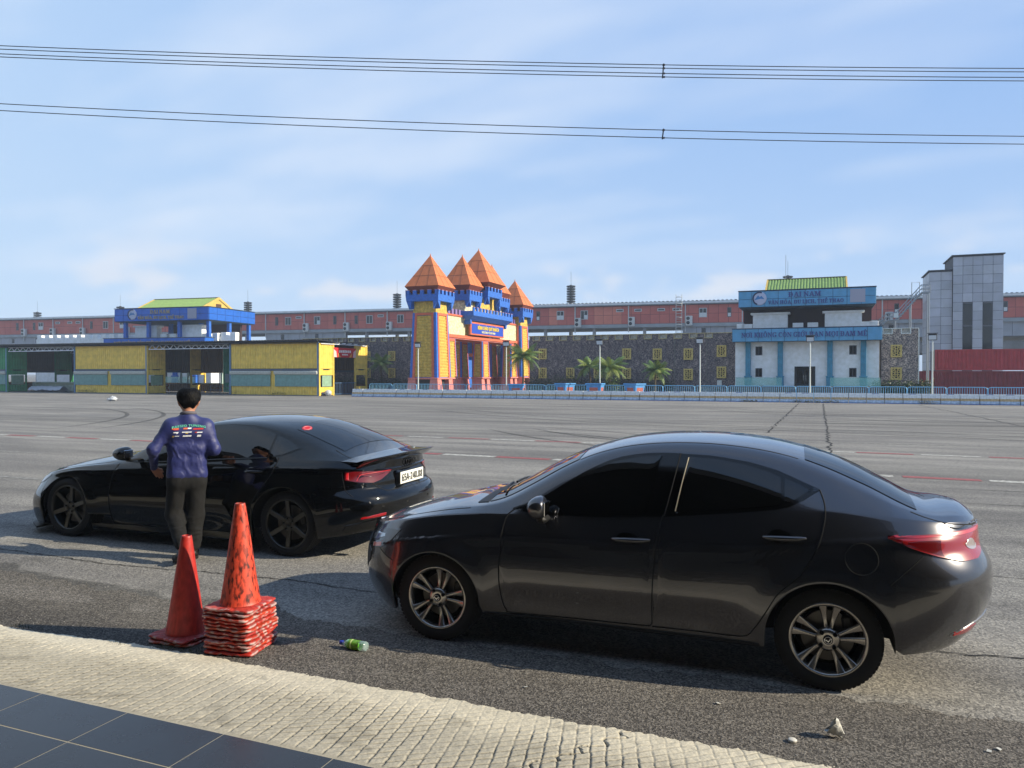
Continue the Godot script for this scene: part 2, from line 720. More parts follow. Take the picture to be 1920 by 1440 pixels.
# wheel in its own axes: axle along z, outer face towards +z at z = 0
func make_wheel(parent: Node3D, R: float, rim: float, wide: float, style: String) -> Node3D:
	var w := Node3D.new()
	w.name = "wheel"
	parent.add_child(w, true)
	var ax := Transform3D(Basis(Vector3.RIGHT, PI / 2), Vector3.ZERO)   # +y of the profile becomes +z
	var rubber := mat("tyre rubber", Color(0.045, 0.045, 0.048), 0.82)
	var lip := rim + 0.012
	var prof := [Vector2(lip - 0.015, -wide + 0.02), Vector2(lip + 0.01, -wide + 0.004), Vector2(R * 0.9, -wide - 0.004), Vector2(R - 0.016, -wide + 0.012)]
	for g in 5:
		var y := lerpf(-wide + 0.035, -0.035, g / 4.0)
		prof.append_array([Vector2(R, y - 0.012), Vector2(R, y - 0.004), Vector2(R - 0.009, y - 0.003), Vector2(R - 0.009, y + 0.003), Vector2(R, y + 0.004), Vector2(R, y + 0.012)])
	prof.append_array([Vector2(R - 0.004, -0.014), Vector2(R - 0.016, -0.004), Vector2(lerpf(R, rim, 0.45), 0.007), Vector2(lip + 0.012, 0.004), Vector2(lip, -0.004), Vector2(lip - 0.015, -0.02)])
	var tyre := MB.new().lathe(prof, 72, ax)
	for j in 64:
		var a := TAU * j / 64.0
		var b := Basis(Vector3.BACK, a)
		for z in [-0.016, -wide + 0.016]:
			tyre.box(b * Vector3(R - 0.0105, 0, z), Vector3(0.016, R * 0.062, 0.02), b)
	part("tyre", tyre, rubber, w)
	var alloy: Material
	if style == "grey":
		alloy = paint("wheel alloy", Color(0.66, 0.64, 0.615), 0.9, 0.27, 0.06)
	else:
		alloy = paint("dark wheel alloy", Color(0.155, 0.15, 0.13), 0.75, 0.42, 0.15)
	var dark := mat("wheel inside", Color(0.07, 0.07, 0.075), 0.55, 0.6)
	part("rim", MB.new().lathe([Vector2(rim - 0.035, -wide + 0.03), Vector2(rim - 0.02, -0.06), Vector2(rim - 0.012, -0.02), Vector2(rim - 0.006, -0.004), Vector2(rim + 0.004, 0.002), Vector2(rim + 0.012, -0.001), Vector2(rim + 0.014, -0.012)], 72, ax), alloy, w)
	var barrel := MB.new().lathe([Vector2(rim - 0.02, -0.03), Vector2(rim - 0.034, -wide + 0.02)], 48, ax)
	barrel.lathe([Vector2(rim - 0.03, -wide + 0.01), Vector2(0.01, -wide + 0.008)], 48, ax)
	part("barrel", barrel, dark, w)
	var disc := MB.new().turned([Vector2(0.02, -0.115), Vector2(rim * 0.72, -0.115), Vector2(rim * 0.72, -0.095), Vector2(0.02, -0.095)], 40, ax)
	part("brake_disc", disc, mat("brake steel", Color(0.33, 0.32, 0.31), 0.4, 0.9), w)
	part("brake_caliper", MB.new().cbox(Vector3(rim * 0.6, 0.03, -0.1), Vector3(0.06, 0.15, 0.05), 0.012), mat("caliper", Color(0.2, 0.2, 0.2), 0.5, 0.5), w)
	if style == "grey":
		for j in 10:
			var a := TAU * (j + 0.5) / 10.0 + (0.11 if j % 2 else -0.11) + 0.05
			var rows := []
			for s in 9:
				var t := s / 8.0
				var r := lerpf(0.03, rim - 0.008, t)
				var hw := 0.0105 + 0.016 * pow(t, 2.6)
				var z := lerpf(-0.012, -0.006, t) - 0.02 * sin(PI * t)
				rows.append(PackedVector3Array([Vector3(r, -hw, z - 0.028), Vector3(r, -hw, z - 0.004), Vector3(r, -hw * 0.55, z + 0.003), Vector3(r, hw * 0.55, z + 0.003), Vector3(r, hw, z - 0.004), Vector3(r, hw, z - 0.028)]))
			part("spoke", MB.new().grid(rows, true), alloy, w, Transform3D(Basis(Vector3.BACK, a), Vector3.ZERO))
		part("hub", MB.new().lathe([Vector2(0.072, -0.05), Vector2(0.07, -0.02), Vector2(0.052, -0.008), Vector2(0.034, -0.008), Vector2(0.0, -0.008)], 40, ax), alloy, w)
		for j in 4:
			var a := TAU * j / 4.0 + 0.5
			var o := Vector3(cos(a) * 0.052, sin(a) * 0.052, 0)
			part("lug_nut", MB.new().lathe([Vector2(0.013, -0.02), Vector2(0.013, 0.0), Vector2(0.009, 0.004), Vector2(0.006, 0.004), Vector2(0.005, -0.004), Vector2(0, -0.004)], 12, Transform3D(ax.basis, o)), mat("nut", Color(0.12, 0.12, 0.12), 0.35, 0.8), w)
		var cap := MB.new().lathe([Vector2(0.027, -0.01), Vector2(0.027, 0.001), Vector2(0.023, 0.004), Vector2(0, 0.005)], 32, ax)
		part("centre_cap", cap, mat("cap black", Color(0.05, 0.05, 0.05), 0.25, 0.5), w)
		var mark := MB.new().lathe([Vector2(0.0215, 0.004), Vector2(0.0215, 0.006), Vector2(0.018, 0.006), Vector2(0.018, 0.004)], 32, ax)
		mark.prism(PackedVector2Array([Vector2(-0.018, 0.006), Vector2(-0.010, 0.004), Vector2(0, -0.006), Vector2(0.010, 0.004), Vector2(0.018, 0.006), Vector2(0.008, -0.002), Vector2(0, -0.012), Vector2(-0.008, -0.002)]), 0.002, Transform3D(), 0.0045)
		part("cap_emblem", mark, mat("chrome", Color(0.85, 0.85, 0.86), 0.12, 1.0), w)
	else:
		for j in 6:
			var a := TAU * j / 6.0 + 0.32
			var rows := []
			for s in 5:
				var t := s / 4.0
				var r := lerpf(0.04, rim - 0.01, t)
				var hw := 0.026 - 0.002 * t
				var z := lerpf(-0.03, -0.006, t)
				rows.append(PackedVector3Array([Vector3(r, -hw, z - 0.03), Vector3(r, -hw, z - 0.003), Vector3(r, -hw + 0.004, z), Vector3(r, hw - 0.004, z), Vector3(r, hw, z - 0.003), Vector3(r, hw, z - 0.03)]))
			var sp := MB.new()
			for q in 5:
				var strip := []
				for row in rows: strip.append(PackedVector3Array([row[q], row[q + 1]]))
				sp.grid(strip, true)
			part("spoke", sp, alloy, w, Transform3D(Basis(Vector3.BACK, a), Vector3.ZERO))
		part("hub", MB.new().lathe([Vector2(0.082, -0.07), Vector2(0.08, -0.03), Vector2(0.072, -0.024), Vector2(0.034, -0.022), Vector2(0.032, -0.034), Vector2(0.0, -0.034)], 40, ax), alloy, w)
		for j in 5:
			var a := TAU * j / 5.0 + 0.3
			part("lug_nut", MB.new().lathe([Vector2(0.012, -0.05), Vector2(0.012, -0.012), Vector2(0.0, -0.01)], 8, Transform3D(ax.basis, Vector3(cos(a) * 0.055, sin(a) * 0.055, 0))), mat("nut", Color(0.12, 0.12, 0.12), 0.35, 0.8), w)
	return w


# everything both cars share; s is the Shape
func car_base(car: Node3D, s: Shape, coat: Material, wheel_r: float, rim: float, wheel_z: float, wheel_y: float, style: String) -> void:
	var dark := mat("underside", Color(0.03, 0.03, 0.032), 0.85)
	part("body", s.body(), coat, car)
	var under := MB.new()
	var f0: float = s.k.arches[0].x - s.k.arches[0].z
	var f1: float = s.k.arches[0].x + s.k.arches[0].z
	var r0: float = s.k.arches[1].x - s.k.arches[1].z
	var r1: float = s.k.arches[1].x + s.k.arches[1].z
	var yy: float = s.cv("under", 0) + 0.03
	var ww: float = wheel_z - 0.28
	under.box(Vector3((f1 + r0) / 2, yy + 0.06, 0), Vector3(r0 - f1, 0.1, wheel_z * 2 - 0.12))
	under.box(Vector3((f0 + s.k.x0) / 2 + 0.1, yy + 0.08, 0), Vector3(f0 - s.k.x0 - 0.2, 0.1, ww * 2))
	under.box(Vector3((r1 + s.k.x1) / 2 - 0.1, yy + 0.24, 0), Vector3(s.k.x1 - r1 - 0.2, 0.1, ww * 2))
	under.box(Vector3((f0 + f1) / 2, yy + 0.2, 0), Vector3(f1 - f0, 0.3, ww * 2 - 0.1))
	under.box(Vector3((r0 + r1) / 2, yy + 0.2, 0), Vector3(r1 - r0, 0.3, ww * 2 - 0.1))
	part("underbody", under, dark, car)
	for hand in [1.0, -1.0]:
		for a in s.k.arches:
			var rows := []
			for j in 33:
				var th := PI * 1.08 * j / 32.0 - PI * 0.04
				var x: float = a.x + cos(th) * (a.z + 0.004)
				var y: float = maxf(a.y + sin(th) * (a.z + 0.004), s.cv("under", x))
				var zz := s.wide(x, y) * s.taper(x, y) - 0.012
				var row := PackedVector3Array()
				for z in [zz, zz - 0.06, ww, 0.0]:
					row.append(Vector3(x, y, z * hand))
				row[3] = Vector3(lerpf(x, a.x, 0.98), lerpf(y, a.y, 0.98), ww * hand)
				rows.append(row)
			part("wheel_arch_liner", MB.new().grid(rows, hand > 0), dark, car)
	var first := make_wheel(car, wheel_r, rim, wheel_r * 0.66, style)
	var places := [Vector3(s.k.arches[0].x, wheel_y, wheel_z), Vector3(s.k.arches[1].x, wheel_y, wheel_z), Vector3(s.k.arches[0].x, wheel_y, -wheel_z), Vector3(s.k.arches[1].x, wheel_y, -wheel_z)]
	for j in 4:
		var w: Node3D = first
		if j:
			w = first.duplicate()
			w.name = "wheel"
			car.add_child(w, true)
		w.position = places[j]
		w.rotation = Vector3(0, PI if j > 1 else 0.0, 0)
		if j % 2 == 1: w.rotate_object_local(Vector3.BACK, 0.21)


func mirror_mesh(hand: float, p: Vector3, size: Vector3) -> MB:
	var rows := []
	for i in 13:
		var u := -1.0 + 2.0 * i / 12.0
		var row := PackedVector3Array()
		var rr := pow(maxf(0.0, 1 - pow(absf(u), 2.6)), 0.5)
		for j in 21:
			var a := TAU * (j % 20) / 20.0
			var x := cos(a)
			x = x * (0.55 if x > 0 else 1.0)
			row.append(p + Vector3(x * size.x * rr, sin(a) * size.y * rr * (1.0 - 0.12 * u), u * size.z * hand))
		rows.append(row)
	return MB.new().grid(rows, hand < 0)


func door_set(car: Node3D, s: Shape, coat: Material, spec: Dictionary) -> void:
	var glass := mat("tinted glass", Color(0.012, 0.014, 0.016), 0.03)
	glass.metallic_specular = 0.6
	var gap := mat("shut line", Color(0.012, 0.012, 0.012), 0.9)
	var gloss := mat("gloss black trim", Color(0.015, 0.015, 0.017), 0.12)
	for hand in [1.0, -1.0]:
		for d in spec.doors:
			var door := part("door", s.plate(0, v2(d.up), v2(d.lo), 30, 16, 0.002, hand), coat, car)
			part("shut_line", s.strip(0, v2(d.gap), 0.007, 0.0032, hand), gap, door)
			part("window", s.plate(0, v2(d.wup), v2(d.wlo), 26, 8, 0.006, hand), glass, door)
			var hp: Vector2 = d.handle
			var e: Array = ellipse_lines(hp + Vector2(-0.02, 0.005), 0.075, 0.04)
			part("handle_recess", s.plate(0, e[0], e[1], 20, 6, 0.0024, hand), gloss, door)
			var at_p := s.side(hp.x, hp.y)
			var pts := []
			for j in 7:
				var t := j / 6.0 * 2 - 1
				pts.append(Vector3(hp.x + t * d.grip, hp.y + 0.004 * t, (s.side(hp.x + t * d.grip, hp.y).z + 0.006 + 0.026 * (1 - pow(absf(t), 4))) * hand))
			part("handle", MB.new().tube(pts, [0.007, 0.0135, 0.0155, 0.0155, 0.0155, 0.0145, 0.008], 8), coat, door)
		for t in spec.trims:
			part(t.name, s.plate(0, v2(t.up), v2(t.lo), 24, 6, t.off, hand), gloss if not t.has("m") else t.m, car)


func palette() -> void:
	var glass := mat("tinted glass", Color(0.012, 0.014, 0.016), 0.02)
	glass.metallic_specular = 0.62
	mat("shut line", Color(0.012, 0.012, 0.012), 0.9)
	mat("gloss black trim", Color(0.015, 0.015, 0.017), 0.1)
	mat("chrome", Color(0.85, 0.85, 0.86), 0.12, 1.0)
	mat("black plastic", Color(0.025, 0.025, 0.027), 0.55)
	paint("lamp red", Color(0.55, 0.02, 0.04), 0.0, 0.25)
	paint("lamp housing", Color(0.16, 0.16, 0.17), 0.7, 0.2)
	paint("lamp dark", Color(0.36, 0.008, 0.025), 0.1, 0.2)
	mat("dark pane", Color(0.03, 0.035, 0.045), 0.06)
	mat("window grey frame", Color(0.35, 0.36, 0.38), 0.5, 0.4)
	mat("grey seam", Color(0.22, 0.23, 0.25), 0.7)
	paint("lamp bright red", Color(0.72, 0.06, 0.09), 0.0, 0.3)


func grey_sedan(xf: Transform3D) -> void:
	var s := Shape.new({
		"x0": -2.03, "x1": 2.14, "front_corner": 0.62, "rear_corner": 0.6, "bow": 2.4, "sill": 0.2, "tuck": 0.045, "shoulder": 2.3, "crease_out": 0.011, "hollow": 0.016, "flare": 0.012,
		"arches": [Vector3(-1.265, 0.295, 0.335), Vector3(1.265, 0.295, 0.355)],
		"nose": v2([0.14, -1.93, 0.2, -2.0, 0.3, -2.055, 0.45, -2.075, 0.58, -2.07, 0.66, -2.05, 0.74, -2.02]),
		"tail": v2([0.2, 2.0, 0.3, 2.1, 0.42, 2.185, 0.52, 2.225, 0.62, 2.24, 0.72, 2.23, 0.8, 2.19, 0.84, 2.165, 0.92, 2.155, 1.0, 2.14]),
		"under": v2([-2.1, 0.17, -1.7, 0.155, -1.55, 0.2, -0.9, 0.235, 0.9, 0.225, 1.62, 0.262, 1.9, 0.275, 2.2, 0.31]),
		"edge": v2([-2.03, 0.70, -1.8, 0.765, -1.5, 0.835, -1.2, 0.885, -0.9, 0.91, -0.44, 0.905, 0.0, 0.925, 0.37, 0.962, 1.03, 1.045, 1.3, 1.055, 1.6, 1.03, 1.9, 1.0, 2.14, 0.98]),
		"edge_z": v2([-2.03, 0.66, -1.6, 0.735, -1.2, 0.76, -0.8, 0.765, 0.0, 0.765, 0.8, 0.755, 1.3, 0.735, 1.8, 0.70, 2.14, 0.66]),
		"wmax": v2([-2.05, 0.79, -1.3, 0.845, -0.6, 0.832, 0.0, 0.832, 0.8, 0.84, 1.3, 0.848, 1.8, 0.83, 2.15, 0.79]),
		"crown": v2([-2.03, 0.715, -1.9, 0.775, -1.73, 0.835, -1.45, 0.912, -1.19, 0.967, -1.0, 0.997, -0.9, 1.03, -0.75, 1.115, -0.5, 1.25, -0.3, 1.335, -0.1, 1.395, 0.1, 1.428, 0.35, 1.445, 0.7, 1.44, 1.0, 1.405, 1.2, 1.355, 1.45, 1.265, 1.65, 1.165, 1.78, 1.098, 1.87, 1.068, 2.0, 1.06, 2.07, 1.048, 2.14, 0.998]),
		"rail": v2([-2.03, 0.705, -1.7, 0.80, -1.2, 0.925, -0.98, 0.95, -0.82, 0.985, -0.6, 1.10, -0.4, 1.215, -0.2, 1.31, 0.0, 1.368, 0.2, 1.398, 0.4, 1.408, 0.7, 1.395, 1.0, 1.345, 1.25, 1.265, 1.5, 1.155, 1.7, 1.07, 1.85, 1.032, 2.0, 1.022, 2.14, 0.988]),
		"rail_z": v2([-2.03, 0.52, -1.2, 0.63, -0.98, 0.68, -0.6, 0.645, -0.2, 0.585, 0.2, 0.556, 0.6, 0.547, 1.0, 0.547, 1.4, 0.56, 1.7, 0.585, 1.9, 0.59, 2.14, 0.56]),
		"crease": v2([-2.0, 0.62, -1.2, 0.745, -0.6, 0.80, 0.0, 0.79, 0.6, 0.83, 1.2, 0.885, 1.8, 0.92, 2.2, 0.9]),
	})
	var coat := paint("grey car paint", Color(0.29, 0.29, 0.305), 0.85, 0.24, 0.01)
	var gap := mat("shut line", Color(0.012, 0.012, 0.012), 0.9)
	var chrome := mat("chrome", Color(0.85, 0.85, 0.86), 0.12, 1.0)
	var black := mat("black plastic", Color(0.025, 0.025, 0.027), 0.55)
	var red := paint("lamp red", Color(0.55, 0.02, 0.04), 0.0, 0.25)
	var car := thing("parked_car", "dark grey four-door sedan parked nose left in the foreground, beside the cones", "car", xf, "parked cars")
	car_base(car, s, coat, 0.303, 0.208, 0.795, 0.303, "grey")
	door_set(car, s, coat, {"dark": false, "doors": [
		{"up": [-0.785, 0.62, -0.755, 0.895, -0.3, 0.905, 0.0, 0.915, 0.285, 0.945], "lo": [-0.785, 0.55, -0.765, 0.34, -0.735, 0.272, 0.232, 0.28, 0.25, 0.69, 0.285, 0.94],
		"gap": [0.30, 0.972, 0.285, 0.93, 0.252, 0.69, 0.236, 0.42, 0.234, 0.29, 0.22, 0.274, 0.0, 0.27, -0.3, 0.267, -0.7, 0.262, -0.74, 0.275, -0.77, 0.34, -0.788, 0.5, -0.782, 0.7, -0.758, 0.89, -0.70, 0.952],
		"wup": [-0.49, 0.998, -0.37, 1.105, -0.22, 1.205, -0.04, 1.285, 0.13, 1.32, 0.265, 1.332], "wlo": [-0.49, 0.985, -0.44, 0.938, -0.11, 0.948, 0.185, 0.972, 0.265, 1.328], "handle": Vector2(0.10, 0.815), "grip": 0.12},
		{"up": [0.245, 0.45, 0.262, 0.69, 0.295, 0.945, 0.7, 0.985, 1.15, 1.04, 1.238, 1.03], "lo": [0.245, 0.285, 0.78, 0.287, 0.89, 0.405, 0.93, 0.475, 0.99, 0.575, 1.11, 0.695, 1.20, 0.845, 1.238, 0.99],
		"gap": [0.236, 0.272, 0.5, 0.274, 0.78, 0.277, 0.85, 0.335, 0.89, 0.398, 0.93, 0.468, 0.99, 0.568, 1.11, 0.688, 1.20, 0.838, 1.243, 0.99, 1.245, 1.09, 1.22, 1.165],
		"wup": [0.375, 1.0, 0.442, 1.33, 0.61, 1.322, 0.80, 1.292, 0.93, 1.255, 1.0, 1.228], "wlo": [0.375, 0.99, 0.74, 1.035, 0.98, 1.068, 1.0, 1.075], "handle": Vector2(1.02, 0.893), "grip": 0.12}],
		"trims": [
			{"name": "window_frame", "up": [-0.72, 0.955, -0.50, 1.045, -0.36, 1.14, -0.2, 1.235, -0.04, 1.308, 0.13, 1.342, 0.30, 1.352, 0.6, 1.342, 0.82, 1.31, 0.98, 1.268, 1.12, 1.21, 1.215, 1.165], "lo": [-0.72, 0.945, -0.45, 0.925, -0.1, 0.935, 0.3, 0.962, 0.75, 1.015, 1.03, 1.055, 1.13, 1.105, 1.215, 1.16], "off": 0.003},
			{"name": "quarter_window", "up": [1.02, 1.225, 1.1, 1.195, 1.17, 1.165], "lo": [1.02, 1.08, 1.09, 1.11, 1.17, 1.16], "off": 0.006, "m": mat("tinted glass", Color.BLACK)},
			{"name": "headlight", "up": [-1.925, 0.60, -1.88, 0.68, -1.8, 0.715, -1.68, 0.745, -1.56, 0.758], "lo": [-1.925, 0.595, -1.84, 0.582, -1.74, 0.605, -1.64, 0.665, -1.56, 0.752], "off": 0.005, "m": paint("lamp housing", Color(0.16, 0.16, 0.17), 0.7, 0.2)},
			{"name": "front_indicator", "up": [-1.83, 0.635, -1.72, 0.66], "lo": [-1.83, 0.60, -1.72, 0.625], "off": 0.0075, "m": paint("indicator", Color(0.75, 0.32, 0.2), 0.1, 0.2)},
			{"name": "headlight_lens", "up": [-1.89, 0.675, -1.80, 0.705, -1.70, 0.715], "lo": [-1.89, 0.64, -1.80, 0.655, -1.70, 0.69], "off": 0.0075, "m": paint("headlight lens", Color(0.62, 0.64, 0.66), 0.9, 0.15)},
			{"name": "sill_trim", "up": [-0.9, 0.252, 0.88, 0.246], "lo": [-0.9, 0.24, 0.88, 0.232], "off": 0.006, "m": black},
		]})
	# glass and panel lines
	var glass := mat("tinted glass", Color.BLACK)
	part("windscreen", s.plate(1, v2([-0.93, 0.62, -0.6, 0.585, -0.31, 0.525]), v2([-0.93, -0.62, -0.6, -0.585, -0.31, -0.525]), 22, 24, 0.004), glass, car)
	part("cowl", s.plate(1, v2([-1.03, 0.60, -0.94, 0.63]), v2([-1.03, -0.60, -0.94, -0.63]), 5, 20, 0.004), black, car)
	part("rear_window", s.plate(1, v2([1.14, 0.465, 1.5, 0.49, 1.76, 0.54]), v2([1.14, -0.465, 1.5, -0.49, 1.76, -0.54]), 20, 24, 0.004), glass, car)
	for w in [[-0.35, 0.35], [0.15, 0.62]]:
		var pts := []
		for j in 7: pts.append(s.top(lerpf(-0.96, -0.86, j / 6.0), lerpf(w[0], w[1], j / 6.0) - 0.1) + Vector3(0, 0.02, 0))
		part("wiper", MB.new().tube(pts, 0.009, 5), black, car)
	for h in [1.0, -1.0]:
		part("bonnet_line", s.strip(1, v2([-1.86, 0.44 * h, -1.7, 0.585 * h, -1.4, 0.665 * h, -1.05, 0.695 * h]), 0.007, 0.0015), gap, car)
		part("boot_line", s.strip(1, v2([1.72, 0.60 * h, 1.82, 0.61 * h, 1.95, 0.59 * h, 2.04, 0.53 * h, 2.085, 0.44 * h]), 0.007, 0.0015), gap, car)
		part("bumper_line", s.strip(0, v2([1.585, 0.66, 1.66, 0.735, 1.765, 0.83]), 0.005, 0.0012, h), gap, car)
		part("front_bumper_line", s.strip(0, v2([-1.735, 0.602, -1.66, 0.565, -1.59, 0.545]), 0.005, 0.0012, h), gap, car)
		part("roof_seam", s.strip(1, v2([-0.3, 0.535 * h, 0.1, 0.505 * h, 0.6, 0.49 * h, 1.1, 0.485 * h]), 0.008, 0.001), gap, car)
		part("pillar_seam", s.strip(0, v2([0.305, 0.968, 0.345, 1.15, 0.385, 1.35]), 0.006, 0.007, h), gap, car)
		part("window_bright_edge", s.strip(0, v2([0.372, 1.0, 0.405, 1.17, 0.437, 1.325]), 0.006, 0.008, h), mat("window bright bead", Color(0.62, 0.58, 0.50), 0.35, 0.6), car)
		# mirror: body-coloured cap, black foot
		var mp := Vector3(-0.475, 0.995, 0.90 * h)
		var mirror := part("wing_mirror", mirror_mesh(h, mp, Vector3(0.085, 0.078, 0.085)), coat, car)
		part("mirror_foot", MB.new().cbox(Vector3(-0.47, 0.915, 0.845 * h), Vector3(0.07, 0.05, 0.13), 0.02), black, mirror)
		part("mirror_glass", MB.new().cbox(Vector3(-0.432, 0.995, 0.90 * h), Vector3(0.008, 0.09, 0.11), 0.003), chrome, mirror)
		# tail lamp round the corner
		var lamp := part("tail_light", s.plate(2, v2([0.03, 0.935, 0.2, 0.943, 0.5, 0.952, 0.84, 0.955]), v2([0.03, 0.925, 0.15, 0.875, 0.3, 0.825, 0.45, 0.792, 0.6, 0.79, 0.72, 0.815, 0.84, 0.89]), 30, 10, 0.008, h), red, car)
		part("lamp_inside", s.plate(2, v2([0.10, 0.912, 0.2, 0.918, 0.34, 0.915]), v2([0.10, 0.90, 0.2, 0.868, 0.34, 0.826]), 12, 6, 0.0095, h), paint("lamp dark", Color(0.25, 0.005, 0.02), 0.2, 0.2), lamp)
		part("lamp_bar", s.plate(2, v2([0.04, 0.934, 0.5, 0.950, 0.82, 0.952]), v2([0.04, 0.927, 0.5, 0.928, 0.82, 0.933]), 20, 2, 0.0105, h), paint("lamp bright red", Color(0.72, 0.06, 0.09), 0.0, 0.3), lamp)
		var e := ellipse_lines(Vector2(0.61, 0.872), 0.07, 0.034, -0.1)
		part("reversing_light", s.plate(2, e[0], e[1], 16, 6, 0.011, h), paint("lamp clear", Color(0.72, 0.68, 0.68), 0.5, 0.2), lamp)
		# reflector in the lower corner of the bumper
		part("bumper_recess", s.plate(2, v2([0.40, 0.385, 0.55, 0.43, 0.78, 0.455]), v2([0.40, 0.37, 0.55, 0.355, 0.78, 0.37]), 14, 5, 0.004, h), paint("recess bright", Color(0.45, 0.45, 0.46), 0.8, 0.3), car)
		part("reflector", s.plate(2, v2([0.42, 0.388, 0.52, 0.415, 0.60, 0.42]), v2([0.42, 0.375, 0.52, 0.372, 0.60, 0.378]), 8, 3, 0.007, h), red, car)
		var fuel: Array = []
		for j in 41: fuel.append(Vector2(1.44 + 0.088 * cos(TAU * j / 40), 0.80 + 0.088 * sin(TAU * j / 40)))
		if h > 0: part("fuel_flap_line", s.strip(0, fuel, 0.006, 0.0012, h), gap, car)
	# grille and badge
	part("grille", s.plate(3, v2([0.45, 0.56, 0.7, 0.635, 1.0, 0.65]), v2([0.45, 0.50, 0.7, 0.36, 1.0, 0.33]), 16, 8, 0.004), black, car)
	part("grille", s.plate(3, v2([0.45, 0.56, 0.7, 0.635, 1.0, 0.65]), v2([0.45, 0.50, 0.7, 0.36, 1.0, 0.33]), 16, 8, 0.004, -1), black, car)
	var bt := Transform3D(Basis(Vector3.UP, PI / 2 - 0.5), s.around(0.72, 0.97) + Vector3(0.004, 0.0, 0))
	part("boot_badge", letters("mazda2", 0.026, 0.003, true), chrome, car, bt)
	part("exhaust", MB.new().tube([Vector3(1.8, 0.24, -0.45), Vector3(2.12, 0.24, -0.45)], 0.03, 10), chrome, car)


